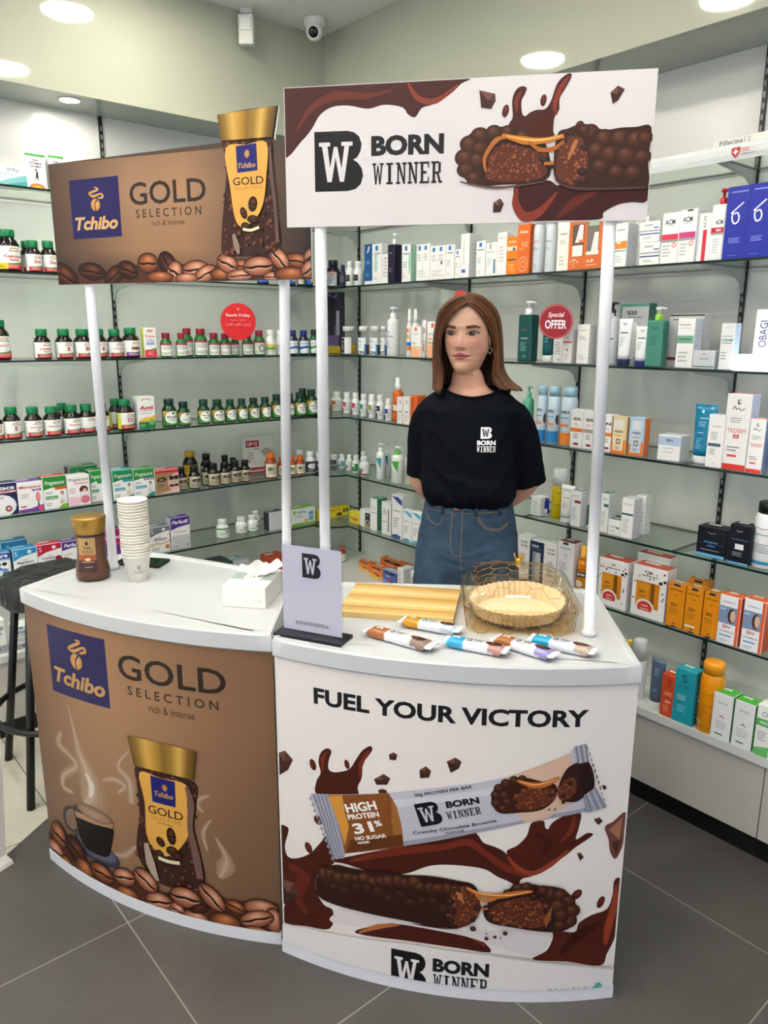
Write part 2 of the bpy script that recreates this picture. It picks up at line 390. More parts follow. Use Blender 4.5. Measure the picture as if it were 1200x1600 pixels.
for w_, t, lb in RAILS:
    b = MB()
    b.box((-.007, -.010, .345), (.007, 0, ZS-.001), '17191a', .001)
    z = .37
    while z < ZS-.05:
        b.box((-.0032, -.0106, z), (.0032, -.0099, z+.017), '8b8f8c'); z += .032
    loc, rz = ((t, YW, 0), 0) if w_ == 'L' else ((XW, t, 0), -PI/2)
    tag(b.build('shelf_upright', M['metal'], None, loc, rz), lb, 'shelf upright')
    for k, z in ZF.items():
        b = MB(); P = [(0, z-.0075), (-.285, z-.0075), (-.285, z-.014), (-.20, z-.022), (-.06, z-.036), (-.030, z-.050), (-.015, z-.078), (0, z-.085)]
        vs = [(-.0022, y-.0108, zz) for y, zz in P]+[(.0022, y-.0108, zz) for y, zz in P]; n = len(P)
        b.add(vs, [tuple(range(n)), tuple(range(n, 2*n))[::-1]]+[(i, n+i, n+(i+1) % n, (i+1) % n) for i in range(n)], 'aeb3af')
        tag(b.build('shelf_bracket', M['metal'], None, loc, rz), 'grey shelf bracket of the %s shelf, %s' % (LV[k], BR[(w_, t)]), 'bracket', 'grey brackets under the glass shelves')
XF, YF = 2.25, 3.06
def shelf(poly, z, lb):
    b = MB(); b.prism(poly, z-.0075, z, 'ffffff', 0, 1, '0f2a24')
    tag(b.build('glass_shelf', [M['glass'], M['edge']]), lb, 'shelf', 'clear glass shelves with dark green edges')
LV = dict(A='top', B='second', C='third', D='fourth', E='fifth', F='lowest')
for k, z in ZF.items():
    g = .0015
    for a, c, nm in ((.43, 1.302, 'far left'), (1.302, 2.18, 'middle left')):
        shelf([(a+g, YF), (c-g, YF), (c-g, YW-.012), (a+g, YW-.012)], z, '%s glass shelf from the top, %s bay of the left wall' % (LV[k], nm))
    fil = [(XF-.14+.14*math.sin(t), YF-.14+.14*math.cos(t)-0) for t in [i*PI/2/8 for i in range(9)]]
    # concave inner corner
    fil = [(XF-.12, YF)]+[(XF-.12+.12*(1-math.cos(i*PI/16)), YF-.12*math.sin(i*PI/16)) for i in range(1, 8)]+[(XF, YF-.12)]
    shelf([(2.18+g, YF)]+fil+[(XF, 2.427+g), (XW-.012, 2.427+g), (XW-.012, YW-.012), (2.18+g, YW-.012)], z, '%s glass shelf from the top, curved corner piece' % LV[k])
    for a, c, nm in ((1.818, 2.427, 'behind the person'), (1.198, 1.818, 'right of the person'), (.585, 1.198, 'at the right photo edge')):
        shelf([(XF, a+g), (XW-.012, a+g), (XW-.012, c-g), (XF, c-g)], z, '%s glass shelf from the top on the right wall, bay %s' % (LV[k], nm))

# ---------------------------------------------------------------- goods on the shelves
PROD = [('box','LA',.8535,.03,2.055,.124,.0719,.08,0,'f2f2f0',0,0,0,[('p',[(0,0),(1,0),(1,.6),(.5,.35)],'7fc4c4'),('p',[(.3,0),(1,0),(1,.3)],'4aa0a8'),('t','TP Plus',.62,.78,.16,'35808f',.34,.02),('l',.2,.5,.8,.62,2,'a9c0c4')],0,'white and teal carton lettered TP Plus beside the boxed vitamins'),
('box','LA',.949,.03,2.055,.0715,.1212,.05,0,'f2f2f0',0,'e4e8e2','55b04a',[0,1,2,3,4,5,6,7,8],0,'white carton with green top lettered SUN VITAMINS WOMEN'),
('box','LA',1.0243,.035,2.055,.0578,.126,.05,0,'f2f2f0',0,'e4e8e2','55b04a',[0,1,2,3,4,5,6,7,8],0,'second green topped SUN carton partly behind brown header board'),
('pill','LB',.8322,.02,1.76,.0808,.1481,.0808,0,'1b1411','0f7a48',0,0,[9,10,11,12,13,14,('t','Calcium',.58,.56,.13,'c41f2e',.62,.03),('t','Magnesium',.6,.4,.104,'c41f2e',None,.03),15,16,('r',0,0,.38,.26,'f0c81c'),('l',.05,.06,.3,.2,2,'5a4a10')],0,'large dark bottle lettered Calcium Magnesium',0,'green capped supplement bottles on the left wall'),
('pill','LB',.907,.07,1.76,.0529,.1168,.0529,0,'1b1411','0f7a48',0,0,[9,10,11,12,13,14,('t','Zinc',.58,.56,.16,'c41f2e',None,.03),15,16],0,'dark green capped bottle standing behind the Zinc bottle',0,'green capped supplement bottles on the left wall'),
('pill','LB',.9136,.015,1.76,.0567,.1152,.0567,0,'1b1411','0f7a48',0,0,[9,10,11,12,13,14,17,15,16],0,'dark bottle with green cap lettered Zinc in full view',0,'green capped supplement bottles on the left wall'),
('pill','LB',.974,.03,1.76,.0604,.1188,.0604,0,'1b1411','0f7a48',0,0,[9,10,11,12,13,14,17,15,16],0,'second Zinc bottle half hidden by the brown header board',0,'green capped supplement bottles on the left wall'),
('pill','LB',1.9105,.03,1.76,.0522,.147,.0522,0,'141a2c','1a2450',0,0,[('r',0,0,1,1,'1c3f8a'),18,19],0,'blue bottle left of the inner brown stand pole',0,'blue bottles on the second shelf'),
('pill','LB',2.0609,.03,1.76,.0418,.1567,.0418,0,'141a2c','1a2450',0,0,[('r',0,0,1,1,'234a96'),18,19],0,'blue bottle just right of the inner brown stand pole',0,'blue bottles on the second shelf'),
('pill','LB',2.1132,.03,1.76,.0362,.16,.0362,0,'141a2c','1a2450',0,0,[('r',0,0,1,1,'15181c'),('r',0,0,1,.35,'c8ccd0'),19],0,'black bottle between two blue ones under the header',0,'blue bottles on the second shelf'),
('pill','LB',2.1604,.03,1.76,.0396,.1633,.0396,0,'141a2c','1a2450',0,0,[('r',0,0,1,1,'1d3f8c'),18,19],0,'blue bottle ending below the brown header corner',0,'blue bottles on the second shelf'),
('pill','LC',.7657,.02,1.443,.0772,.1451,.0772,0,'1b1411','0f7a48',0,0,[9,10,11,12,13,14,('t','',.58,.56,.14,'c41f2e',None,.03),15,16,('l',.35,.5,.9,.62,2,'c86a70')],0,'large dark bottle with red label cut by the photo edge',0,'green capped supplement bottles on the left wall'),
('pill','LC',.9166,.02,1.443,.0633,.1138,.0633,0,'1b1411','0f7a48',0,0,[9,10,11,12,13,14,('t','100%',.58,.56,.13,'c41f2e',.5,.03),('t','Flaxseed',.6,.4,.104,'c41f2e',None,.03),15,16],0,'dark bottle lettered 100 percent with green cap',0,'green capped supplement bottles on the left wall'),
('pill','LC',.9983,.02,1.443,.0651,.1142,.0651,0,'1b1411','0f7a48',0,0,[9,10,11,12,13,14,20,15,16],0,'dark bottle lettered B left of the outer pole',0,'green capped supplement bottles on the left wall'),
('pill','LC',1.0717,.02,1.443,.0702,.1146,.0702,0,'1b1411','0f7a48',0,0,[9,10,11,12,13,14,('t','B6',.58,.56,.26,'c41f2e',None,.03),15,16],0,'dark bottle lettered B6 touching the outer pole',0,'green capped supplement bottles on the left wall'),
('pill','LC',1.1335,.02,1.443,.0631,.1149,.0631,0,'1b1411','0f7a48',0,0,[9,10,11,12,13,14,20,15,16],0,'dark bottle lettered B right of the outer pole',0,'green capped supplement bottles on the left wall'),
('pill','LC',1.1992,.02,1.443,.0644,.114,.0644,0,'1b1411','0f7a48',0,0,[9,10,11,12,13,14,('t','Cod Liver',.58,.56,.13,'c41f2e',.5,.03),('t','Oil',.6,.4,.104,'c41f2e',None,.03),15,16],0,'dark bottle lettered Cod Liver Oil',0,'green capped supplement bottles on the left wall'),
('pill','LC',1.2664,.02,1.443,.0707,.1208,.0707,0,'1b1411','0f7a48',0,0,[9,('r',.18,0,1,.26,'6a2a86'),11,12,13,14,('t','',.58,.56,.12,'6a2a86',None,.03),15,16,('e',.62,.5,.24,.1,'8a4a30'),('l',.4,.56,.86,.64,2,'b08a80')],0,'dark bottle with purple band and green cap',0,'green capped supplement bottles on the left wall'),
('box','LC',1.3414,.03,1.443,.0532,.1212,.03,0,'f2f2f0',0,'e3ea3c','f4f4f0',[('t','Probiotic',.52,.72,.09,'d8404a',.8,.02),('t','10 billion',.52,.58,.05,'4a4f55',.6,.02),('r',.15,.42,.85,.52,'8fb4e0'),('r',0,0,1,.25,'e02f3c'),('p',[(0,.25),(.5,.27),(1,.34),(1,.25)],'6fae5a'),('l',.2,.06,.8,.2,3,'f4b0b0'),21],0,'white probiotic carton with yellow strip and red foot'),
('pill','LC',1.4163,.02,1.443,.05,.1007,.05,0,'1f6a2e','8c1530',0,0,[22,23,24,25,26],0,'red capped green bottle beside the probiotic carton',0,'red capped green bottles on the third shelf'),
('pill','LC',1.5384,.07,1.443,.0521,.1199,.0521,0,'1f6a2e','8c1530',0,0,[22,23,24,25,26],0,'tall red capped green bottle in the back row',0,'red capped green bottles on the third shelf'),
('pill','LC',1.4861,.02,1.443,.0482,.1009,.0482,0,'1f6a2e','8c1530',0,0,[22,23,24,25,26],0,'short red capped green bottle in front of the tall one',0,'red capped green bottles on the third shelf'),
('pill','LC',1.5796,.02,1.443,.0563,.1188,.0563,0,'1f6a2e','8c1530',0,0,[22,23,24,25,26],0,'broad red capped green bottle with pale blue label',0,'red capped green bottles on the third shelf'),
('pill','LC',1.641,.02,1.443,.0501,.1012,.0501,0,'1f6a2e','8c1530',0,0,[22,23,24,25,26],0,'red capped green bottle fourth along the front row',0,'red capped green bottles on the third shelf'),
('pill','LC',1.6961,.02,1.443,.0479,.1,.0479,0,'1f6a2e','8c1530',0,0,[22,23,24,25,26],0,'red capped green bottle just left of the red disc',0,'red capped green bottles on the third shelf'),
('pill','LC',1.7587,.05,1.443,.0374,.0986,.0374,0,'1f6a2e','8c1530',0,0,[22,23,24,25,26],0,'narrow red capped bottle behind the red disc',0,'red capped green bottles on the third shelf'),
('pill','LC',1.811,.02,1.443,.0507,.1016,.0507,0,'1f6a2e','8c1530',0,0,[22,23,24,25,26],0,'red capped green bottle below the red disc',0,'red capped green bottles on the third shelf'),
('pill','LC',1.8735,.02,1.443,.0529,.1133,.0529,0,'1f6a2e','8c1530',0,0,[22,23,24,25,26,('e',.5,.45,.22,.26,'3a3f42'),('e',.5,.45,.17,.2,'e8e8e4')],0,'red capped green bottle with round emblem by white ones',0,'red capped green bottles on the third shelf'),
('pill','LC',1.9321,.02,1.443,.0491,.115,.0491,0,'f1f2ef','f4f4f2',0,0,[('r',0,0,1,1,'eef0e8'),('r',0,.55,1,.72,'e6d23c'),('r',0,.3,1,.52,'7cb04a'),('l',.1,.1,.9,.25,2,'9a9f98')],0,'white bottle with yellow and green label'),
('pill','LC',1.9851,.03,1.443,.0346,.1152,.0346,0,'f1f2ef','f4f4f2',0,0,[('l',.1,.2,.9,.7,4,'9a9f98')],0,'white bottle half behind the inner brown stand pole'),
('pill','LC',2.0578,.02,1.443,.0503,.1141,.0503,0,'15203c','1c2a78',0,0,[27,28,29],0,'blue capped bottle beside the inner brown stand pole',0,'blue capped bottles on the third shelf'),
('pill','LC',2.1209,.02,1.443,.051,.1144,.051,0,'15203c','1c2a78',0,0,[27,28,29],0,'blue capped bottle second from the inner pole',0,'blue capped bottles on the third shelf'),
('pill','LC',2.1794,.02,1.443,.0453,.1177,.0453,0,'1f5a34','0e2c26',0,0,[27,('p',[(0,.3),(.5,.42),(1,.3),(1,.55),(.5,.62),(0,.5)],'58a05a'),29],0,'dark green capped bottle against the front white pole',0,'blue capped bottles on the third shelf'),
('pill','LD',.7169,.02,1.147,.0607,.1107,.0607,0,'1b1411','0f7a48',0,0,[9,10,11,12,13,14,30,15,16],0,'dark bottle lettered D3 cut by the photo edge',0,'green capped supplement bottles on the left wall'),
('pill','LD',.7782,.02,1.147,.0643,.1213,.0643,0,'1b1411','0f7a48',0,0,[9,10,11,12,13,14,('t','E',.58,.56,.26,'c41f2e',None,.03),15,16],0,'dark bottle lettered E with green cap',0,'green capped supplement bottles on the left wall'),
('pill','LD',.8556,.02,1.147,.065,.1167,.065,0,'1b1411','0f7a48',0,0,[9,10,11,12,13,14,('t','Ginkgo',.58,.56,.11,'c41f2e',.6,.03),('t','Max',.6,.4,.088,'c41f2e',None,.03),15,16],0,'dark bottle lettered Ginkgo with green cap',0,'green capped supplement bottles on the left wall'),
('pill','LD',.9837,.08,1.147,.0529,.1203,.0529,0,'1b1411','0f7a48',0,0,[9,10,11,12,13,14,31,15,16],0,'dark green capped bottle behind the two Magnesium bottles',0,'green capped supplement bottles on the left wall'),
('pill','LD',.9254,.02,1.147,.0665,.115,.0665,0,'1b1411','0f7a48',0,0,[9,10,11,12,13,14,32,15,16],0,'first dark Magnesium bottle counted from the left',0,'green capped supplement bottles on the left wall'),
('pill','LD',1.002,.02,1.147,.0658,.1156,.0658,0,'1b1411','0f7a48',0,0,[9,10,11,12,13,14,32,15,16],0,'second dark Magnesium bottle counted from the left',0,'green capped supplement bottles on the left wall'),
('pill','LD',1.0631,.03,1.147,.0636,.1153,.0636,0,'1b1411','0f7a48',0,0,[9,10,11,12,13,14,31,15,16],0,'dark green capped bottle partly behind the outer pole',0,'green capped supplement bottles on the left wall'),
('pill','LD',1.1225,.03,1.147,.0673,.1157,.0673,0,'1b1411','0f7a48',0,0,[9,10,11,12,13,14,31,15,16],0,'dark green capped bottle just right of the outer pole',0,'green capped supplement bottles on the left wall'),
('pill','LD',1.2021,.08,1.147,.0592,.1266,.0592,0,'1b1411','0f7a48',0,0,[9,10,11,12,13,14,30,15,16,33],0,'dark bottle with lime stripe behind the D3 bottle',0,'green capped supplement bottles on the left wall'),
('pill','LD',1.2221,.02,1.147,.0717,.1266,.0717,0,'1b1411','0f7a48',0,0,[9,10,11,12,13,14,30,15,16,33],0,'dark bottle lettered D3 with lime strip',0,'green capped supplement bottles on the left wall'),
('box','LD',1.3,.02,1.147,.0748,.1369,.05,0,'f2f2f0',0,'d9dbd8',0,[21,('e',.5,.88,.22,.035,'f2f2f0'),('t','Anti',.5,.66,.13,'d03a4a',.8,.04),('l',.14,.54,.86,.58,1,'d88a8a'),('l',.2,.46,.8,.5,1,'a9adad'),('p',[(0,.26),(.4,.36),(.7,.36),(1,.42),(1,.2),(0,.18)],'e8b83a'),('r',0,0,1,.22,'1f7a48'),('e',.78,.2,.16,.1,'6cc06a'),('l',.08,.06,.5,.16,3,'a7d0b4')],0,'white carton lettered Anti with yellow and green foot'),
('pill','LD',1.4141,.02,1.147,.062,.1195,.062,0,'113d20','0c3a2c',0,0,[34,35,36,37,('t','Biocare',.56,.6,.13,'2a3340',.62,.03),38,39],0,'first green bottle with round white label from the left',0,'dark green bottles with round white labels'),
('pill','LD',1.4794,.02,1.147,.0562,.1038,.0562,0,'113d20','0c3a2c',0,0,[34,35,36,37,40,38,39],0,'second green bottle with round white label from the left',0,'dark green bottles with round white labels'),
('pill','LD',1.576,.02,1.147,.0561,.1085,.0561,0,'113d20','0c3a2c',0,0,[34,35,36,37,41,38,39],0,'third green bottle with round white label from the left',0,'dark green bottles with round white labels'),
('pill','LD',1.6456,.02,1.147,.06,.1047,.06,0,'113d20','0c3a2c',0,0,[34,35,36,37,('t','BioZinc',.56,.6,.13,'2a3340',.62,.03),38,39],0,'fourth green bottle with round white label from the left',0,'dark green bottles with round white labels'),
('pill','LD',1.7087,.02,1.147,.0521,.1016,.0521,0,'113d20','0c3a2c',0,0,[34,35,36,37,41,38,39],0,'fifth green bottle with round white label from the left',0,'dark green bottles with round white labels'),
('pill','LD',1.7682,.02,1.147,.0499,.1015,.0499,0,'113d20','0c3a2c',0,0,[34,35,36,37,40,38,39],0,'sixth green bottle with round white label from the left',0,'dark green bottles with round white labels'),
('pill','LD',1.832,.02,1.147,.055,.1018,.055,0,'113d20','0c3a2c',0,0,[34,35,36,37,('t','Bio-E',.56,.6,.13,'2a3340',.62,.03),38,39],0,'seventh green bottle with round white label from the left',0,'dark green bottles with round white labels'),
('pill','LD',1.8942,.02,1.147,.0527,.1023,.0527,0,'113d20','0c3a2c',0,0,[34,35,36,37,40,38,39],0,'eighth green bottle with round white label from the left',0,'dark green bottles with round white labels'),
('pill','LD',1.9596,.02,1.147,.0565,.1125,.0565,0,'113d20','0c3a2c',0,0,[34,35,36,37,42,38,39],0,'ninth green bottle with round white label from the left',0,'dark green bottles with round white labels'),
('pill','LD',2.0383,.03,1.147,.0419,.1125,.0419,0,'113d20','0c3a2c',0,0,[34,35,36,37,('t','Bio',.56,.6,.13,'2a3340',.62,.03),38,39],0,'tenth green bottle with round white label from the left',0,'dark green bottles with round white labels'),
('pill','LD',2.144,.07,1.147,.0543,.1289,.0543,0,'113d20','0c3a2c',0,0,[34,35,36,37,42,38,39],0,'rear green bottle whose cap shows between two others',0,'dark green bottles with round white labels'),
('pill','LD',2.0946,.02,1.147,.0596,.1152,.0596,0,'113d20','0c3a2c',0,0,[34,35,36,37,43,38,39],0,'eleventh green bottle with round white label from the left',0,'dark green bottles with round white labels'),
('pill','LD',2.1638,.02,1.147,.0604,.1257,.0604,0,'113d20','0c3a2c',0,0,[34,35,36,37,43,38,39],0,'twelfth green bottle with round white label from the left',0,'dark green bottles with round white labels'),
('box','LE',.7035,.02,.86,.12,.126,.06,0,'f2f2f0',0,'151840','20245a',[('r',0,0,1,1,'1d2152'),('t','intace',.6,.86,.13,'f4f4f6',.66,.03),('r',.35,.7,1,.77,'c0203c'),('t','COLLAGEN',.68,.735,.055,'ffffff',.55,.03),('e',.45,.3,.5,.36,'f0eef2'),('e',.7,.2,.1,.1,'8c2f3c'),('e',.7,.2,.05,.05,'f0d0c0'),('l',.1,.46,.6,.6,3,'8a8fa8')],0,'navy carton lettered COLLAGEN cut by the photo edge'),
('box','LE',.8091,.02,.86,.0936,.1213,.07,0,'f2f2f0',0,'6a3a98','7a4aa6',[('t','Menopace',.5,.82,.13,'c8283c',.88,.02,.25),('r',.6,.68,.95,.75,'5a3a92'),('t','PLUS',.77,.715,.045,'ffffff',.2,.02),('l',.1,.45,.55,.62,3,'b9b4bc'),('e',.8,.48,.1,.17,'f08a9a'),('p',[(.74,.12),(.8,.42),(.86,.12)],'3f6a50'),('p',[(0,0),(0,.1),(.5,.12),(1,.22),(1,0)],'7a3fa0'),('r',.08,.17,.3,.22,'c83a5a'),('e',.88,.1,.1,.07,'e84a6a')],0,'white and purple carton lettered Menopace'),
('box','LE',.9021,.02,.86,.09,.1319,.06,0,'f2f2f0',0,'24743a','d8502c',[44,45,46,('r',.5,.58,1,.67,'e0522c'),47,48,49,50,51,52,53,54,55,('p',[(.6,0),(.75,.1),(1,.13),(1,0)],'7cb82a')],0,'first green carton lettered Pregnacare counted from the left'),
('box','LE',1.0445,.1,.86,.1165,.1463,.06,0,'f2f2f0',0,'5a1f30','2a7a44',[('p',[(0,.6),(1,.66),(1,1),(0,1)],'1f7a48'),('t','Pregnacare',.6,.8,.13,'f6f6f2',.7,.01,.2)],0,'maroon and green carton standing behind the Pregnacare row'),
('box','LE',.9944,.02,.86,.0896,.1235,.06,0,'f2f2f0',0,'e8dcdf','efe6e8',[('r',0,0,1,1,'f7f1f3'),('t','Pregnacare',.5,.86,.14,'4a8a4a',.9,.01,.2),('t','conception',.62,.74,.1,'e0506a',.6,.02,.2),('e',.72,.52,.2,.13,'5a3426'),('e',.76,.46,.1,.1,'e8b89c'),('p',[(.5,.2),(.6,.46),(.98,.44),(1,.2)],'e9e4ea'),('e',.75,.18,.22,.14,'d8748c'),('p',[(0,0),(0,.32),(.6,.26),(.5,0)],'f2cad4'),('l',.05,.4,.45,.6,3,'c0a9ae')],0,'white and pink Pregnacare carton with baby picture'),
('box','LE',1.0762,.04,.86,.0571,.1323,.06,0,'f2f2f0',0,'24743a','2f9a44',[44,('p',[(0,.6),(.4,.66),(1,.62),(1,1),(0,1)],'2f9a44'),46,('r',.5,.58,1,.67,'2f8f52'),47,48,49,50,51],0,'green Pregnacare carton just behind the outer white pole'),
('box','LE',1.1763,.02,.86,.0882,.1264,.06,0,'f2f2f0',0,'0f6a40','2a9fb0',[44,('p',[(0,.6),(.4,.66),(1,.62),(1,1),(0,1)],'1f8a50'),46,('r',.5,.58,1,.67,'2a9fb0'),47,56,49,50,51,52,53,54,55,57],0,'teal and green Pregnacare carton right of the outer pole'),
('box','LE',1.2682,.02,.86,.0928,.1215,.06,0,'f2f2f0',0,'1f6a3c','2f8f3c',[44,45,46,('r',.5,.58,1,.67,'6a3a98'),('t','NEW MUM',.74,.625,.05,'ffffff',.42,.02),56,49,50,51,52,53,54,55,57],0,'green Pregnacare carton with purple tag and mother picture'),
('box','LE',1.3718,.02,.86,.1114,.1043,.06,0,'f2f2f0',0,'84684a','c02838',[('r',0,0,1,1,'a5845e'),('r',0,.88,1,1,'c02838'),('e',.27,.6,.2,.1,'18140f'),('t','KAL',.27,.6,.08,'e0d0b0',None,.02),('e',.95,.42,.42,.42,'f0b6b4'),('r',.6,.25,.78,.72,'1c1814'),('r',.8,.25,.98,.72,'1c1814'),('r',.6,.35,.78,.55,'c9bca0'),('r',.8,.35,.98,.55,'c9bca0'),('p',[(0,0),(.3,.04),(1,.14),(1,0)],'f0c4c0'),('l',.1,.3,.45,.42,2,'6b4f34')],0,'brown carton with red top and bottle pictures'),
('pill','LE',1.5471,.12,.86,.0669,.1525,.0669,0,'1a1710','b08a1c',0,0,[('r',0,0,1,1,'c8a62c'),('l',.1,.6,.9,.9,3,'6b5a1c')],0,'tall dark bottle with yellow cap and yellow label'),
('pill','LE',1.4544,.03,.86,.0474,.1017,.0474,0,'131110','121214',0,0,[58,59,60,61,62],0,'black capped gold label bottle beside the brown carton',0,'dark bottles with gold labels on the fifth shelf'),
('pill','LE',1.5133,.02,.86,.0537,.102,.0537,0,'131110','121214',0,0,[58,59,60,61,62],0,'black capped gold label bottle standing alone',0,'dark bottles with gold labels on the fifth shelf'),
('pill','LE',1.6214,.11,.86,.0546,.1352,.0546,0,'131110','121214',0,0,[58,59,60,61,62],0,'tall black bottle at the back of the gold labelled ones',0,'dark bottles with gold labels on the fifth shelf'),
('pill','LE',1.5937,.06,.86,.0479,.1089,.0479,0,'131110','121214',0,0,[58,59,60,61,62],0,'black capped bottle behind the frontmost gold label one',0,'dark bottles with gold labels on the fifth shelf'),
('pill','LE',1.6084,.02,.86,.0535,.1034,.0535,0,'131110','121214',0,0,[58,59,60,('t','MAX',.5,.66,.12,'d8cfb8',None,.02),62],0,'front gold label bottle with dark stripe in the cluster',0,'dark bottles with gold labels on the fifth shelf'),
('pill','LE',1.71,.1,.86,.045,.1222,.045,0,'131110','121214',0,0,[58,59,60,61,62],0,'rear black capped bottle, left one of the back pair',0,'dark bottles with gold labels on the fifth shelf'),
('pill','LE',1.6654,.02,.86,.0513,.1019,.0513,0,'131110','121214',0,0,[58,59,60,61,62],0,'second gold label bottle of the front cluster',0,'dark bottles with gold labels on the fifth shelf'),
('pill','LE',1.7521,.1,.86,.0424,.1058,.0424,0,'131110','121214',0,0,[58,59,60,61,62],0,'rear black capped bottle, right one of the back pair',0,'dark bottles with gold labels on the fifth shelf'),
('pill','LE',1.7205,.02,.86,.0534,.1049,.0534,0,'131110','121214',0,0,[58,59,60,61,62],0,'gold label bottle with round emblem in the cluster',0,'dark bottles with gold labels on the fifth shelf'),
('pill','LE',1.772,.02,.86,.048,.1029,.048,0,'131110','121214',0,0,[58,59,60,61,62],0,'last gold label bottle before the acrylic notice',0,'dark bottles with gold labels on the fifth shelf'),
('pill','LE',1.9168,.02,.86,.0587,.123,.0587,0,'amber','d8641c',0,0,[63,64,65],0,'big amber bottle with orange cap left of the pole',0,'amber bottles with orange caps'),
('pill','LE',1.9916,.04,.86,.0487,.0916,.0487,0,'amber','d8641c',0,0,[63,64,65],0,'amber bottle behind the inner brown stand pole',0,'amber bottles with orange caps'),
('pill','LE',2.0391,.03,.86,.0443,.0915,.0443,0,'amber','d8641c',0,0,[63,64,65],0,'amber bottle just right of the inner brown stand pole',0,'amber bottles with orange caps'),
('pill','LE',2.0846,.02,.86,.0494,.0926,.0494,0,'amber','d8641c',0,0,[63,64,65],0,'second amber bottle right of the inner brown stand pole',0,'amber bottles with orange caps'),
('pill','LE',2.1289,.09,.86,.0488,.1073,.0488,0,'d9dcdc','eef0f0',0,0,[66,67,68,69],0,'white capped bottle behind the amber ones',0,'white capped bottles on the fifth shelf'),
('pill','LE',2.1456,.02,.86,.0548,.1072,.0548,0,'d9dcdc','eef0f0',0,0,[66,67,68,69],0,'clear bottle with white cap and round black label',0,'white capped bottles on the fifth shelf'),
('pill','LE',2.2037,.03,.86,.0424,.0962,.0424,0,'d9dcdc','eef0f0',0,0,[66,67,68,69],0,'dark bottle with white cap touching the front pole',0,'white capped bottles on the fifth shelf'),
('box','LF',.6722,.02,.598,.078,.1189,.06,0,'f2f2f0',0,'2f8fc0',0,[('r',0,.8,1,1,'1d3f98'),('t','care',.6,.89,.1,'ffffff',.6,.03),('e',.45,.62,.1,.06,'141414'),('e',.72,.62,.12,.06,'141414'),('e',.4,.35,.26,.2,'4a7ac8'),('e',.7,.3,.2,.18,'6a94d8'),('e',.5,.32,.12,.1,'dfe8f4'),('r',0,.74,1,.8,'8fc0e0')],0,'blue and white carton lettered care, cut by photo edge'),
('box','LF',.7495,.1,.598,.1011,.139,.06,0,'f2f2f0',0,'1f6a94','2a86b8',[('r',0,.5,1,1,'2a7fb0'),('t','S',.25,.82,.12,'dfe8f0',None,0)],0,'blue carton standing behind the Magnesium carton'),
('box','LF',.7653,.02,.598,.0895,.1222,.055,0,'f2f2f0',0,'1f78b0','2a8ec6',[70,('p',[(0,.62),(.35,.74),(1,.82),(1,1),(0,1)],'2a8ec6'),71,72,73,('t','Magnesium',.5,.53,.1,'2d3035',.7,.03),74,('c',[(0,.3),(.3,.37),(.6,.33),(1,.44)],.03,'d86a9a'),75,76,('e',.85,.3,.12,.08,'2a86c0'),('r',.72,.05,1,.2,'2a86b8')],0,'blue and white carton lettered Magnesium'),
('box','LF',.8578,.02,.598,.093,.1237,.055,0,'f2f2f0',0,'98142c','c83048',[70,('p',[(0,.62),(.35,.74),(1,.82),(1,1),(0,1)],'c01c3c'),71,72,73,('t','Cranberry',.5,.53,.1,'2d3035',.7,.03),74,('c',[(0,.3),(.3,.37),(.6,.33),(1,.44)],.03,'c05a9a'),75,76,('e',.86,.46,.14,.12,'8c1426'),('e',.7,.3,.04,.03,'9c1a2c'),('e',.85,.27,.04,.03,'9c1a2c'),('r',.55,0,1,.08,'c01c3c')],0,'red and white carton lettered Cranberry'),
('box','LF',.9494,.02,.598,.0876,.1207,.055,0,'f2f2f0',0,'3a2070','5a3a98',[('p',[(0,.7),(.4,.76),(1,.78),(1,1),(0,1)],'4a2a86'),('t','Perfectil',.5,.87,.13,'f4f2f8',.8,.02,.2),('l',.1,.5,.6,.6,2,'b9b4c0'),('r',0,0,1,.3,'c9a27c')],0,'purple and white Perfectil carton behind the coffee jar'),
('box','LF',1.1129,.02,.598,.0742,.1419,.055,0,'f2f2f0',0,'4a1c6a',0,[('r',0,0,1,1,'6a2c90'),('r',0,.55,1,1,'a01c70'),('t','Wellwoman',.5,.75,.1,'f6f0f6',.86,.02),('r',.5,.5,1,.58,'d83a6a'),('l',.1,.2,.7,.35,2,'a98ac0')],0,'magenta and purple carton lettered Wellwoman behind the cups'),
('box','LF',1.322,.02,.598,.0924,.1187,.055,0,'f2f2f0',0,'182c5a','767c86',[70,('p',[(0,.62),(.35,.74),(1,.82),(1,1),(0,1)],'6d737c'),71,72,73,('t','Zinc',.5,.53,.1,'2d3035',.7,.03),74,('c',[(0,.3),(.3,.37),(.6,.33),(1,.44)],.03,'d8884a'),75,76,('e',.85,.2,.12,.09,'d88a3a')],0,'grey and white carton lettered Zinc'),
('box','LF',1.4191,.02,.598,.0927,.1469,.05,0,'f2f2f0',0,'c2c4c8','5a3a98',[('p',[(0,.62),(.4,.7),(1,.74),(1,1),(0,1)],'4a2a86'),('t','Perfectil',.5,.86,.12,'f4f2f8',.84,.03,.2),('t','RADIANCE',.5,.55,.045,'6a6f78',.6,.01),('r',0,0,1,.42,'c9cbce'),('l',.05,.42,.95,.43,1,'8a8d90'),('l',.1,.06,.45,.12,2,'8a8d90'),('e',.85,.1,.07,.04,'5a5d60'),('e',.85,.1,.04,.025,'c9cbce')],0,'purple and white carton lettered Perfectil RADIANCE'),
('pill','LF',1.6596,.05,.598,.0615,.0885,.0615,0,'f4f5f3','f3f4f2',0,0,[77,('r',0,.84,1,1,'3f8a44'),78,79],0,'white bottle with green band standing alone',0,'white bottles with green bands'),
('pill','LF',1.7583,.05,.598,.0567,.0861,.0567,0,'f4f5f3','f3f4f2',0,0,[77,80,78,79],0,'white bottle with green foot, first of the trio',0,'white bottles with green bands'),
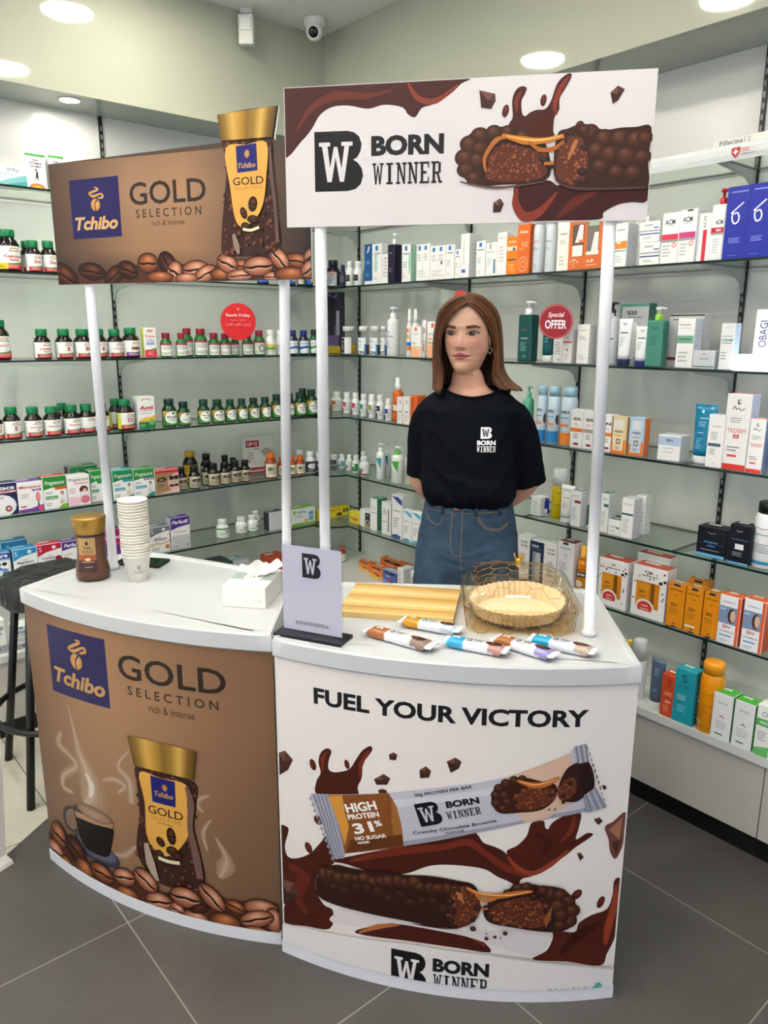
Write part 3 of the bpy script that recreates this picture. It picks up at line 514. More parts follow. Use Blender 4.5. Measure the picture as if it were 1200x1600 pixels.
('pill','LF',1.8781,.12,.598,.0492,.0846,.0492,0,'f4f5f3','f3f4f2',0,0,[77,80,78,79],0,'white bottle with green foot, rearmost of the trio',0,'white bottles with green bands'),
('pill','LF',1.822,.05,.598,.059,.0857,.059,0,'f4f5f3','f3f4f2',0,0,[77,80,78,79],0,'white bottle with green foot, second of the trio',0,'white bottles with green bands'),
('box','LF',1.9269,.03,.598,.0815,.0934,.05,0,'d8dadd',0,'2b2e36',0,[('l',.25,.8,.5,.86,1,'8a8d90')],0,'pale grey carton with dark side beside the pole'),
('box','LF',2.09,.03,.598,.1427,.0885,.06,0,'e8f0e8',0,'6aa52c',0,[('r',0,0,1,.14,'8cc63c'),('t','CalTac',.42,.78,.14,'2f6ab0',.4,.03),('e',.82,.66,.12,.09,'6aa0d8'),('e',.82,.48,.12,.09,'8ab8e0'),('e',.82,.3,.12,.09,'6aa0d8'),('l',.1,.5,.6,.6,2,'9aa39e'),('e',.6,.25,.06,.07,'d8843a'),('r',.04,.7,.16,.9,'8cc63c')],0,'green and white carton with small pill pictures'),
('box','LF',2.2995,.06,.598,.2095,.051,.05,0,'f0dc2a',0,'d8c420',0,[('t','FERTIT',.55,.78,.14,'c03a1c',.34,.03),('r',.8,.4,.97,.78,'3a2c20'),('e',.88,.6,.06,.12,'8fb04a'),('r',.6,.08,.76,.42,'6a4a30'),('l',.08,.55,.5,.6,1,'b09a20'),('l',.06,.15,.4,.3,2,'c0a828')],0,'long yellow carton at the room corner'),
('box','LG',.6068,.03,.345,.0776,.1344,.08,0,'f2f2f0',0,0,0,[81,82,83,84,85,86,87],0,'white and grey ADVANCED carton left of the stool leg',0,'white and grey cartons behind the stool'),
('box','LG',.7151,.03,.345,.0837,.091,.08,0,'f2f2f0',0,0,0,[81,82,83,84,85,86,87],0,'white and grey ADVANCED carton half behind the brown counter',0,'white and grey cartons behind the stool'),
('box','LG',1.6328,.12,.345,.0885,.145,.12,0,'24403c',0,0,'24403c',[('l',.2,.3,.8,.7,3,'d8dcd8')],0,'low dark green carton whose top peeks over the counter'),
('box','LG',1.7365,.15,.345,.085,.1271,.1,0,'c8ccd0',0,0,'9fb0b8',[('l',.2,.3,.8,.7,3,'55606a')],0,'low grey carton beside the dark green one over the counter'),
('box','LG',1.934,.12,.345,.0981,.1155,.1,0,'c04a24',0,0,'b8401c',[],0,'orange red carton glimpsed behind the tissue box'),
('pill','LG',2.3585,.14,.345,.0415,.0854,.0415,0,'amber','d85a1c',0,0,[('r',0,0,1,1,'e8e0d0')],0,'orange capped bottle peeking over the acrylic sign stand'),
('box','RA',1.0671,.012,2.055,.2609,.037,.06,0,'dcddd6',0,0,0,[('t','Fillerina',.2,.7,.34,'3a3c3a',.26,.01),('t','12',.38,.72,.34,'8a8c88',.07,0),('l',.06,.5,.3,.56,1,'6a6c68'),('l',.06,.32,.48,.42,2,'8a8c88')],0,'.pale carton lettered Fillerina 12 on the top right shelf'),
('pill','RB',3.1612,.06,1.76,.0702,.1343,.0702,0,'171a30','1c1c34',0,0,[('r',0,0,1,1,'24448c'),('p',[(0,0),(.3,0),(.5,.5),(.5,1),(.35,1),(.3,.5)],'f0b82c'),('r',.5,0,1,1,'b9c0c8'),('l',.55,.2,.95,.9,5,'5a606c'),('r',0,.93,1,1,'e07a3a'),('e',.2,.6,.12,.14,'e8843a')],0,'navy supplement bottle with orange and blue label'),
('pill','RB',3.0962,.09,1.76,.0316,.1098,.0316,0,'17183a','1a1c48',0,0,[('r',0,0,1,1,'5a5a6c'),('r',0,0,1,.4,'1a1c48')],0,'small dark navy bottle squeezed beside the bigger one'),
('pill','RB',2.9955,.05,1.76,.0416,.1178,.0416,0,'f2f4f2','e2e6e4',0,0,[88,89,90,91],0,'left white bottle with green and black label',0,'white bottles with green and black labels'),
('pill','RB',2.909,.03,1.76,.0467,.1113,.0467,0,'f2f4f2','e2e6e4',0,0,[88,89,90,91],0,'right white bottle with green and black label',0,'white bottles with green and black labels'),
('pill','RB',2.9279,.1,1.76,.0245,.1058,.0245,0,'8cb8a8','b9ccc4',0,0,[('r',0,.2,1,.8,'7fb0a0')],0,'translucent green bottle behind the white pair'),
('box','RB',2.8286,.05,1.76,.0587,.1826,.04,0,'f2f2f0',0,'15508a','1a5a98',[('r',0,.1,1,1,'1a5a98'),('p',[(.3,.78),(.5,.8),(.7,.95),(.5,.93)],'f4f6f8'),('l',.2,.5,.8,.6,2,'8fb4d8'),('l',.15,.2,.8,.3,2,'6a98c8')],0,'tall blue carton with a white foot'),
('box','RB',2.7551,.04,1.76,.0638,.176,.04,0,'f2f2f0',0,0,0,[92,93,94,95,('r',.2,.3,.5,.8,'a9d8c8')],0,'white carton with pale green sprig pattern and blue square'),
('box','RB',2.6933,.04,1.76,.0554,.1279,.04,0,'f2f2f0',0,0,0,[('l',.15,.2,.85,.8,5,'c0c4c6'),('r',.3,.82,.6,.9,'b9b4b0')],0,'short white carton left of the dark purple pump bottle'),
('square','RB',2.6358,.02,1.76,.0468,.2092,.0468,0,'1e1434','f2f2f4',0,0,[('l',.2,.78,.7,.82,1,'c0b8d0'),('l',.2,.25,.7,.4,3,'6a5a80')],0,'dark purple pump bottle with white pump'),
('box','RB',2.5456,.03,1.76,.054,.156,.05,0,'f2f2f0',0,'a8d8c0',0,[92,93,94,95,('e',.9,.5,.1,.3,'8cc8b0')],0,'white carton with blue square and green tube picture',0,'white skin care cartons with blue squares'),
('box','RB',2.4404,.03,1.76,.0831,.1489,.04,0,'f2f2f0',0,'dfe2e4',0,[96,97,98,99,100,101],0,'wide white carton with two blue squares',0,'white skin care cartons with blue squares'),
('box','RB',2.3513,.03,1.76,.0911,.1356,.04,0,'f2f2f0',0,'dfe2e4',0,[96,97,98,99,100,101,('e',.75,.5,.06,.06,'3a4a60')],0,'wide white carton with two blue squares and drop emblem',0,'white skin care cartons with blue squares'),
('box','RB',2.2804,.03,1.76,.0485,.1355,.035,0,'f2f2f0',0,'dfe2e4',0,[92,93,94,95],0,'white carton with blue square right of the wide pair',0,'white skin care cartons with blue squares'),
('box','RB',2.2373,.03,1.76,.0306,.1122,.035,0,'f2f2f0',0,'dfe2e4',0,[92,93,94,95],0,'short white carton with teal square',0,'white skin care cartons with blue squares'),
('box','RB',2.1977,.03,1.76,.0465,.1691,.075,0,'f2f2f0',0,'dfe2e4',0,[('r',.15,.12,.6,.2,'1f73b8'),('l',.3,.3,.5,.9,9,'b4babd')],0,'tallest white carton with blue square near its foot',0,'white skin care cartons with blue squares'),
('box','RB',2.1128,.03,1.76,.0473,.1346,.035,0,'f2f2f0',0,'dfe2e4',0,[92,93,94,95],0,'white carton lettered sideways with blue square',0,'white skin care cartons with blue squares'),
('box','RB',2.0578,.03,1.76,.0559,.1243,.035,0,'f2f2f0',0,0,0,[('r',.3,.8,.5,.97,'b9bcae'),('l',.1,.7,.8,.75,1,'9aa0a0'),('r',.72,.08,.9,.5,'4a8ab0'),('l',.1,.3,.6,.55,4,'c0c4c6')],0,'white carton with grey tab and blue dropper picture'),
('box','RB',2.0051,.03,1.76,.0464,.1565,.035,0,'f2f2f0',0,0,0,[('t','Avène',.5,.88,.05,'e0a090',.6,0),('l',.2,.3,.8,.7,5,'d0c8c8')],0,'tall white carton with faint pink lettering'),
('box','RB',1.9554,.03,1.76,.053,.1363,.035,0,'ee8218',0,'d06a14',0,[('t','Avène',.5,.88,.06,'fbe4cc',.7,.02),('r',.05,.64,.95,.75,'f6e4d4'),('e',.7,.68,.14,.05,'5a6a70'),('r',.1,.38,.9,.42,'4a4f58'),('l',.2,.1,.8,.3,3,'f0b070')],0,'narrow bright orange carton'),
('box','RB',1.9016,.03,1.76,.0576,.1747,.06,0,'de6a28',0,'c85a1e','de6a28',[('t','Avène',.5,.86,.07,'fbe4cc',.7,.02),('t','50',.6,.6,.11,'f6c4a0',.5,0),('l',.1,.5,.5,.52,1,'fbe4cc'),('e',.5,.2,.4,.16,'f0a070'),('e',.5,.2,.34,.13,'de6a28'),('e',.5,.2,.2,.08,'f0a070'),('e',.5,.2,.15,.05,'de6a28')],0,'large orange carton marked 50 with white swirl'),
('can','RB',1.8459,.03,1.76,.0436,.2028,.0436,0,'d3dbdf','e4e9ec',0,0,[('t','Avène',.45,.72,.05,'d08a80',.5,.02),102,103],0,'pale blue grey spray can with red lettering'),
('can','RB',1.7908,.03,1.76,.0417,.1968,.0417,0,'d3dbdf','e4e9ec',0,0,[('t','EAU',.45,.72,.05,'5a6068',.5,.02),102,103],0,'second pale spray can lettered in dark grey'),
('box','RB',1.724,.03,1.76,.0495,.1794,.04,0,'efeee6',0,0,0,[('l',.25,.68,.85,.72,1,'6a6a64'),('l',.2,.5,.8,.6,3,'b9b4a4'),('l',.2,.1,.7,.3,3,'c9c4b8')],0,'tall cream white carton left of the orange gift box'),
('box','RB',1.6236,.02,1.76,.1364,.1802,.08,0,'d2682c',0,'b95620','d2682c',[('t','Eucerin',.28,.95,.05,'fbe9dc',.3,.02),('t','30% OFF',.66,.97,.04,'fbe9dc',.26,.02),('r',.1,.24,.45,.83,'5c5048'),('p',[(.18,.5),(.3,.82),(.42,.82),(.42,.5)],'e6e4e0'),('r',.11,.25,.42,.45,'efeeea'),('r',.54,.26,.9,.86,'7a706a'),('p',[(.66,.28),(.76,.66),(.88,.66),(.88,.3)],'e4e2de'),('r',.54,.26,.9,.32,'efeeea'),('r',.58,.78,.88,.86,'9cc4a0'),('r',.3,.5,.44,.55,'e07a3a'),('c',[(.05,.14),(.18,.2),(.32,.12)],.01,'fbe9dc'),('c',[(.18,.2),(.15,.03)],.008,'fbe9dc'),('t','2.8',.66,.15,.05,'fbe9dc',.2,.03),('l',.54,.06,.84,.09,1,'f0c8a8')],0,'orange gift box with two windows showing white tubes'),
('box','RB',1.5386,.03,1.76,.0371,.1503,.045,0,'f2f2f0',0,'cfd4d8',0,[104,105,106,107,108,109],0,'white and orange carton just left of the right pole'),
('box','RB',1.4935,.03,1.76,.0482,.1379,.06,0,'f2f2f0',0,'c3c8cd',0,[104,105,106,107,108,109],0,'white and orange carton just right of the right pole'),
('box','RB',1.4554,.09,1.76,.0438,.1612,.04,0,'f2f2f0',0,0,0,[('t','Eucerin',.45,.9,.04,'2a2c30',.6,.02),('l',.05,.68,.9,.71,1,'b9bcc0')],0,'white carton standing behind the two stacked cartons'),
('box','RB',1.3858,.03,1.76,.0711,.0709,.06,0,'f2f2f0',0,0,0,[110,111,112,113,114],0,'lower one of two stacked white cartons with blue stripe',0,'stacked white cartons'),
('box','RB',1.3914,.03,1.8315,.0707,.0621,.06,0,'f2f2f0',0,0,0,[110,111,112,113,114],0,'upper one of two stacked white cartons with blue stripe',0,'stacked white cartons'),
('box','RB',1.3136,.02,1.76,.0572,.1508,.04,0,'f2f2f0',0,'dfe2e6',0,[115,116,('r',0,.47,1,.58,'d8304c'),117,118,119,120],0,'white ACM carton with red band'),
('box','RB',1.2571,.02,1.76,.0545,.1538,.045,0,'f2f2f0',0,'e4e7ec',0,[115,116,('r',0,.47,1,.58,'c83a7c'),117,118,119,120,('r',.4,.97,.75,1,'18181a')],0,'white ACM carton with pink band and black tab'),
('box','RB',1.2088,.03,1.76,.0404,.1387,.03,0,'f2f2f0',0,'cdd2d8',0,[('r',.4,0,.72,.66,'d8203c'),('v','ACM',.5,.82,.24,'27292c',.24),('r',.05,.15,.12,.7,'c9d0d8')],0,'slim white ACM carton lettered sideways with red block'),
('square','RB',1.169,.03,1.76,.044,.2037,.044,0,'f0f1f3','c8202e',0,0,[('t','ACM',.6,.7,.09,'27292c',.6,.02),('r',0,.5,1,.6,'c8202e'),('t','SEBIO',.6,.55,.05,'ffffff',.4,.02),('r',0,.46,1,.5,'9a9ea0'),('l',.2,.1,.8,.4,6,'c0c4c8')],0,'white bottle with red pump lettered ACM'),
('box','RB',1.1066,.02,1.76,.0716,.1995,.05,0,'14279c',0,'0f1f80','1a30a8',[121,122,123,124,125],0,'deep blue carton with white swirl beside the red pump',0,'deep blue cartons with white swirls'),
('box','RB',1.038,.01,1.76,.0692,.1986,.05,0,'14279c',0,'0f1f80','1a30a8',[121,122,123,124,125],0,'deep blue carton with white swirl nearer the photo edge',0,'deep blue cartons with white swirls'),
('box','RB',.9692,.01,1.76,.0685,.1942,.05,0,'14279c',0,'0f1f80','1a30a8',[121,122,123,124,125],0,'deep blue carton mostly past the right photo edge',0,'deep blue cartons with white swirls'),
('box','RC',3.1775,.1,1.443,.1262,.2996,.03,0,'241c30',0,0,0,[('r',0,0,1,1,'241c30'),('p',[(.1,0),(.9,0),(.9,.5),(.1,.35)],'5a4a78'),('r',0,0,1,.12,'b09a20'),('c',[(.2,.98),(.6,.9),(.8,.98)],.05,'6a5a88'),('r',.75,.3,.95,.7,'9a96a8'),('p',[(.2,.3),(.6,.3),(.7,.9),(.3,.95)],'18121f')],'product_pouch','dark purple hair product bag hanging in the corner','bag'),
('clearjar','RC',3.0392,.06,1.443,.0699,.1338,.0699,0,'clear','f1f1f0',0,0,[('r',0,0,1,1,'e9ebeb'),('r',.3,.05,.6,.95,'2b2e36'),('l',.35,.2,.55,.8,6,'d0d2d4')],0,'clear jar of yellow capsules with white cap',0,'clear jars with white caps','c8a010'),
('clearjar','RC',2.8858,.04,1.443,.0553,.1341,.0553,0,'clear','f1f1f0',0,0,[126,127,128,129,130],0,'clear jar lettered SION, left one',0,'clear jars with white caps','5a3a34'),
('clearjar','RC',2.7985,.04,1.443,.0543,.1338,.0543,0,'clear','f1f1f0',0,0,[126,127,128,129,130],0,'clear jar lettered SION, right one',0,'clear jars with white caps','5a3a34'),
('clearjar','RC',2.7483,.06,1.443,.0359,.1337,.0359,0,'clear','f1f1f0',0,0,[126,('t','UNIT',.5,.12,.2,'1c1e20',.8,.04),('l',.2,.7,.8,.9,2,'c86a70'),129,130],0,'clear jar with red lettering behind the white pump bottle',0,'clear jars with white caps','5a3a34'),
('pump','RC',2.6628,.03,1.443,.0585,.2165,.0585,0,'eff0f2','f4f4f6',0,0,[('r',.1,.84,.4,.98,'1f66b0'),('l',.05,.72,.6,.76,1,'5a6068'),('l',.3,.58,.8,.62,1,'3a4048'),('l',.1,.2,.7,.45,5,'b9bec2')],0,'white pump bottle with blue square'),
('spray','RC',2.5639,.09,1.443,.0347,.2072,.0347,0,'f1f1ef','f3f3f1',0,0,[('r',.2,.8,.8,.95,'b8602c')],0,'rear white spray bottle with orange mark'),
('spray','RC',2.5448,.04,1.443,.0242,.2057,.0242,0,'f4f2ee','f6f6f4',0,0,[('r',.1,.84,.7,.97,'e8762c'),('r',0,.35,1,.5,'2a78c8'),('r',0,.2,1,.33,'e8762c'),('e',.5,.68,.3,.08,'e0b040')],0,'slim white spray bottle with orange and blue bands'),
('box','RC',2.467,.02,1.443,.0616,.1315,.03,0,'f2f2f0',0,0,0,[('r',.35,.86,.6,.98,'e8762c'),('l',.15,.74,.85,.78,1,'9a9ea0'),('t','50',.3,.45,.08,'e0703a',.3,.02),('p',[(0,0),(1,0),(1,.28),(0,.32)],'f2b48a'),('r',0,.32,1,.35,'d8b840')],0,'white carton with orange foot and yellow line'),
('tube','RC',2.44,.03,1.443,.025,.1583,.025,0,'eeeeec','e8eaea',0,0,[('r',0,.6,1,.75,'c8481c'),('r',0,0,1,.25,'d0581c'),('r',0,.3,1,.36,'5a9a50')],0,'slim white and orange tube between two cartons'),
('box','RC',2.3541,.02,1.443,.0878,.1507,.04,0,'f2f2f0',0,0,0,[('r',.28,.84,.46,.96,'e8762c'),('t','50',.22,.52,.09,'e0602c',.3,.03),('l',.1,.62,.7,.7,2,'9a9ea0'),('r',0,.4,1,.44,'6aa84a'),('r',0,0,1,.38,'f0b088'),('e',.6,.12,.12,.04,'d88858')],0,'white carton marked 50 with peach foot beside the hair'),
('box','RC',1.9225,.06,1.443,.0174,.1089,.03,0,'f2f2f0',0,0,0,[],0,'thin white carton peeking beside the teal pump bottle'),
('square','RC',1.8762,.03,1.443,.0671,.2207,.04,0,'0d4f4c','f0f2f2',0,0,[('t','Avène',.4,.7,.045,'8a4a50',.5,.02),('l',.15,.48,.75,.52,1,'dfe8e6'),('l',.15,.2,.7,.42,5,'6aa098'),('l',.4,.05,.7,.12,2,'8ab8b0')],0,'dark teal square bottle with white pump'),
('tube','RC',1.7928,.04,1.443,.0537,.1891,.0537,0,'105c60','eceef0',0,0,[('l',.2,.25,.8,.6,5,'5a9a98')],0,'dark teal tube standing on white cap behind red disc'),
('box','RC',1.737,.05,1.443,.0416,.0958,.03,0,'f2f2f0',0,0,0,[('l',.15,.3,.85,.8,6,'a9adb0'),('t','bio',.7,.12,.05,'2a2c30',.3,.02)],0,'white carton just below the red Special Offer disc'),
('box','RC',1.6811,.03,1.443,.0403,.1182,.05,0,'f2f2f0',0,'e2dcdc',0,[('r',0,.6,1,.66,'d8706a'),('e',.5,.4,.14,.05,'a9a4a4'),('l',.15,.1,.85,.3,4,'c9c4c4'),('l',.15,.72,.8,.8,2,'b0acac')],0,'white carton with coral stripe'),
('box','RC',1.6157,.03,1.443,.0496,.1356,.045,0,'f2f2f0',0,'dcdcdc',0,[('t','Avène',.5,.86,.04,'e0a080',.6,.02),('l',.15,.6,.8,.72,3,'b9b6b4'),('l',.15,.1,.7,.25,3,'c9c6c4')],0,'tall white carton with peach lettering beside the coral one'),
('box','RC',1.5401,.03,1.443,.0334,.1731,.04,0,'f2f2f0',0,0,0,[('l',.15,.2,.85,.8,6,'b0b4b8'),('r',.3,.7,.7,.73,'33363a')],0,'white carton just left of the right pole'),
('pump','RC',1.5341,.05,1.443,.0493,.2098,.0493,0,'e4e7ea','1a1c20',0,0,[('r',.1,.6,.8,.63,'2a2c30'),('r',.1,.2,.7,.22,'2a2c30')],0,'white bottle with black pump behind the right pole'),
('box','RC',1.4795,.12,1.443,.1097,.2054,.05,0,'b4b8ba',0,'3f7a72',0,[('r',0,0,.06,1,'4a7a74'),('r',0,.95,1,1,'4a8a80'),('t','%50',.42,.85,.07,'25282c',.36,.03),('l',.3,.76,.8,.8,1,'6a6e72'),('e',.48,.4,.28,.32,'e3e4e6')],0,'grey and teal gift carton marked percent 50'),
('tube','RC',1.4666,.03,1.443,.052,.1538,.052,0,'e8e9ec','1c2450',0,0,[131,132,133,134],0,'left white tube with navy cap'),
('tube','RC',1.4,.03,1.443,.0537,.1286,.0537,0,'ededee','1a2878',0,0,[131,132,133,134],0,'right white tube with bright navy cap'),
('square','RC',1.3446,.03,1.443,.0575,.1885,.04,0,'4f8f7e','eef2f2',0,0,[('c',[(.3,.86),(.5,.82),(.7,.86)],.014,'1d3a34'),('t','Eucerin',.5,.88,.035,'1d3a34',.5,.01),('l',.15,.45,.85,.7,4,'2f6a5c'),('l',.15,.15,.7,.3,2,'3f7a6c')],0,'translucent green bottle with white pump and lime collar',0,0,'8cc63c'),
('box','RC',1.2756,.1,1.443,.1193,.1663,.05,0,'c9c8ca',0,0,0,[('r',0,.97,1,1,'3a3436'),('r',.25,.2,.5,.85,'3c3a3a'),('r',.6,.2,.9,.85,'55504e'),('r',0,.12,1,.18,'8c2430'),('l',.1,.88,.8,.93,1,'6a6668')],0,'grey gift carton with dark windows behind the green pump'),
('box','RC',1.237,.03,1.443,.0568,.152,.05,0,'f2f2f0',0,'d0d8e4',0,[('t','Eucerin',.45,.88,.04,'2a2c30',.6,.01),('l',.15,.8,.8,.82,1,'a9adb0'),('r',0,.5,1,.66,'7ab094'),('l',.1,.55,.85,.62,1,'4a7a64'),('l',.15,.1,.8,.35,3,'b9bdc0')],0,'white carton with sage green band'),
('box','RC',1.1715,.03,1.443,.0699,.0553,.05,0,'cfd2d6',0,0,0,[('r',0,.08,1,.14,'2f6a5a'),('l',.3,.5,.75,.62,2,'7a7e82'),('e',.5,.82,.06,.05,'9a9ea2')],0,'low silver grey carton with green line'),
('box','RC',1.1038,.03,1.443,.0414,.1368,.04,0,'f2f2f0',0,'c6d8e8',0,[('l',.2,.9,.8,.92,1,'c0c4c8'),('t','CREAM',.5,.64,.06,'1f8f80',.86,.03),('l',.1,.71,.9,.74,1,'6a8a88'),('l',.1,.56,.85,.59,1,'3a5a58'),('l',.1,.2,.6,.4,3,'b0b4b8')],0,'slim white carton lettered CREAM'),
('box','RC',.9862,.09,1.443,.134,.1762,.06,0,'eceff6',0,'e4e8f4',0,[('v','OBAGI',.19,.6,.17,'2a3060',.44),('v','MEDICAL',.36,.55,.05,'8a90b0',.3)],0,'tall white carton lettered OBAGI sideways'),
('box','RC',.9795,.01,1.443,.1843,.047,.06,0,'f4f6fa',0,0,0,[],'light_box','glowing white display base in front of the OBAGI carton','display',0,'lit'),
('pill','RD',3.3221,.13,1.147,.0481,.0912,.0481,0,'eceeee','f2f3f3',0,0,[135,('r',0,.6,.75,1,'9a9a98'),('r',.05,0,.55,.35,'9a9a98'),136,137,138],0,'white capped tub hidden by the front pole',0,'white capped vitamin tubs in the corner'),
('pill','RD',3.1921,.1,1.147,.0619,.1001,.0619,0,'eceeee','f2f3f3',0,0,[135,('r',0,.6,.75,1,'d8843a'),('r',.05,0,.55,.35,'d8843a'),136,137,138],0,'white capped tub with orange label',0,'white capped vitamin tubs in the corner'),
('pill','RD',3.0553,.07,1.147,.047,.1069,.047,0,'eceeee','f2f3f3',0,0,[135,('r',0,.6,.75,1,'c0405a'),('r',.05,0,.55,.35,'c0405a'),136,137,138],0,'white capped tub with crimson label',0,'white capped vitamin tubs in the corner'),
('pill','RD',2.9627,.055,1.147,.0429,.1112,.0429,0,'eceeee','f2f3f3',0,0,[135,('r',0,.6,.75,1,'b03a44'),('r',.05,0,.55,.35,'b03a44'),136,137,138],0,'white capped tub with dark red label',0,'white capped vitamin tubs in the corner'),
('pill','RD',2.8863,.045,1.147,.0422,.1124,.0422,0,'eceeee','f2f3f3',0,0,[135,('r',0,.6,.75,1,'3f9a5a'),('r',.05,0,.55,.35,'3f9a5a'),136,137,138],0,'white capped tub with green label',0,'white capped vitamin tubs in the corner'),
('pill','RD',2.8095,.035,1.147,.0415,.1146,.0415,0,'eceeee','f2f3f3',0,0,[135,('r',0,.6,.75,1,'8a9a4a'),('r',.05,0,.55,.35,'8a9a4a'),136,137,138],0,'white capped tub with olive label',0,'white capped vitamin tubs in the corner'),
('pill','RD',2.7408,.03,1.147,.0424,.1162,.0424,0,'eceeee','f2f3f3',0,0,[135,('r',0,.6,.75,1,'3a3034'),('r',.05,0,.55,.35,'3a3034'),136,137,138],0,'white capped tub with brown black label',0,'white capped vitamin tubs in the corner'),
('pill','RD',2.6705,.02,1.147,.0417,.1036,.0417,0,'eceeee','f2f3f3',0,0,[135,('r',0,.6,.75,1,'3a4a90'),('r',.05,0,.55,.35,'3a4a90'),136,137,138],0,'white capped tub with indigo label',0,'white capped vitamin tubs in the corner'),
('spray','RD',2.6308,.04,1.147,.049,.2009,.049,0,'e0691c','f2f3f3',0,0,[('r',.35,.4,.8,.62,'f0e4d8'),('l',.1,.1,.6,.3,3,'f0a870')],0,'orange spray bottle with white nozzle beside the sleeve'),
('box','RD',2.5546,.01,1.147,.0437,.1215,.03,0,'f2f2f0',0,'e0803a',0,[139,140,141,142],0,'left narrow white carton marked V',0,'narrow white cartons marked V'),
('box','RD',2.5103,.01,1.147,.045,.1244,.03,0,'f2f2f0',0,'e0803a',0,[139,140,141,142],0,'right narrow white carton marked V',0,'narrow white cartons marked V'),
('box','RD',2.4845,.03,1.147,.0465,.1307,.05,0,'e0662a',0,'d85c1e','e0662a',[],0,'orange carton touching the dark sleeve'),
('pump','RD',1.8999,.08,1.147,.0425,.2018,.0425,0,'5fb89a','7fcbb0',0,0,[],0,'mint green bottle top showing over the right sleeve'),
('can','RD',1.7921,.03,1.147,.0396,.2122,.0396,0,'cfe2ef','a9cde2',0,0,[('r',0,0,1,.28,'2a86c8'),143,144,145,146,147],0,'light blue spray can half behind the sleeve',0,'light blue spray cans'),
('can','RD',1.7396,.03,1.147,.0465,.2102,.0465,0,'cfe2ef','a9cde2',0,0,[('r',0,0,1,.28,'2a8ad0'),143,144,145,146,147],0,'light blue spray can with blue foot lettered ISDIN',0,'light blue spray cans'),
('can','RD',1.6769,.03,1.147,.0602,.2122,.0602,0,'cfe2ef','a9cde2',0,0,[('r',0,0,1,.28,'f08a2c'),143,144,145,146],0,'light blue spray can with orange foot',0,'light blue spray cans'),
('box','RD',1.6126,.02,1.147,.0525,.1376,.035,0,'f2f2f0',0,'e4e4e2',0,[148,149,150,151,152],0,'white ISDIN carton with orange band by the cans'),
('box','RD',1.5595,.02,1.147,.051,.138,.035,0,'f2f2f0',0,'e4e4e2',0,[148,149,('r',0,.42,1,.52,'b8a09c'),151,152],0,'white ISDIN carton with mauve band left of the pole'),
('box','RD',1.4859,.02,1.147,.0438,.13,.035,0,'f2f2f0',0,'e4e4e2',0,[('t','IN',.5,.76,.08,'1d1f22',.6,.04),149,150,151,152],0,'white ISDIN carton with orange band right of the pole'),
('box','RD',1.4409,.02,1.147,.059,.1273,.035,0,'d9c79c',0,'cfbd92','d9c79c',[153,('r',.14,.08,.84,.92,'e6d8b4'),154,('t','ISDIN',.5,.6,.06,'1d1f22',.56,.04),155,156,157,158],0,'beige ISDIN carton with bottle picture'),
('box','RD',1.3733,.02,1.147,.0567,.1299,.035,0,'a9c6e0',0,'ee7a2a','a9c6e0',[153,('r',.14,.08,.84,.92,'bcd6ec'),154,('t','FUSION',.5,.6,.06,'1d1f22',.56,.04),155,156,157,158],0,'light blue ISDIN carton with bottle picture'),
('box','RD',1.2536,.02,1.147,.0775,.0836,.06,0,'f2f2f0',0,'dadcde',0,[('r',0,.6,1,.95,'b6c8e4'),('t','ISDIN',.5,.8,.1,'33383e',.3,.03),('l',.2,.46,.75,.5,1,'8ab88a'),('l',.2,.3,.7,.36,1,'b0b4b8'),('p',[(.35,.1),(.65,.22),(.65,.1),(.35,.22)],'5a2a30')],0,'small white jar carton standing alone'),
('tube','RD',1.1628,.03,1.147,.0725,.185,.0725,0,'0f7fa6','eef0f2',0,0,[('e',.35,.88,.1,.04,'bfe0ec'),('t','KERACNYL',.5,.74,.035,'d8ecf4',.6,.02),('l',.15,.56,.75,.68,3,'8cc4da'),('l',.2,.42,.6,.46,1,'d0e8f0'),('l',.15,.1,.6,.34,5,'7ab8d0')],0,'turquoise tube standing on white cap'),
('box','RD',1.0982,.01,1.147,.052,.163,.03,0,'f2f2f0',0,'d6dae2',0,[('l',.25,.76,.8,.8,1,'b0b4b8'),('l',.2,.52,.75,.68,4,'a0a4aa'),('r',.05,.4,.85,.46,'4a6478'),('l',.2,.24,.6,.36,3,'a0a4aa'),('e',.5,.08,.06,.012,'c0c4c8')],0,'white carton with slate blue tag before the turquoise tube'),
('box','RD',1.0394,.015,1.147,.0746,.2287,.055,0,'f2f2f0',0,'ccd2ec','e0706a',[159,160,161,162,('r',.38,.42,.62,.47,'c8281e'),('t','A.D.',.5,.445,.03,'ffffff',.16,.03),163,164,165,166],0,'tall white and red carton lettered TRIDERM A.D.'),
('box','RD',.9735,.005,1.147,.046,.1608,.045,0,'f2f2f0',0,'a9b6d8','e0706a',[159,160,161,162,163,164,165,166],0,'shorter white and red carton lettered TRIDERM'),
('box','RD',.909,.01,1.147,.0468,.157,.05,0,'1f86c8',0,0,0,[],0,'blue carton cut by the right photo edge'),
('pill','RE',3.3102,.12,.86,.0451,.0448,.0451,0,'e8eaea','eef0f0',0,0,[135,('r',0,.1,1,.95,'8a8a8c'),167],0,'white capped tub touching the front pole',0,'white capped tubs on the fifth shelf corner'),
('pill','RE',3.207,.1,.86,.0425,.0562,.0425,0,'e8eaea','eef0f0',0,0,[135,('r',0,.1,1,.95,'4a3a58'),167],0,'white capped tub with plum label',0,'white capped tubs on the fifth shelf corner'),
('pill','RE',3.1098,.08,.86,.04,.072,.04,0,'e8eaea','eef0f0',0,0,[135,('r',0,.1,1,.95,'6aa0b8'),167,168],0,'white capped tub with sky blue label',0,'white capped tubs on the fifth shelf corner'),
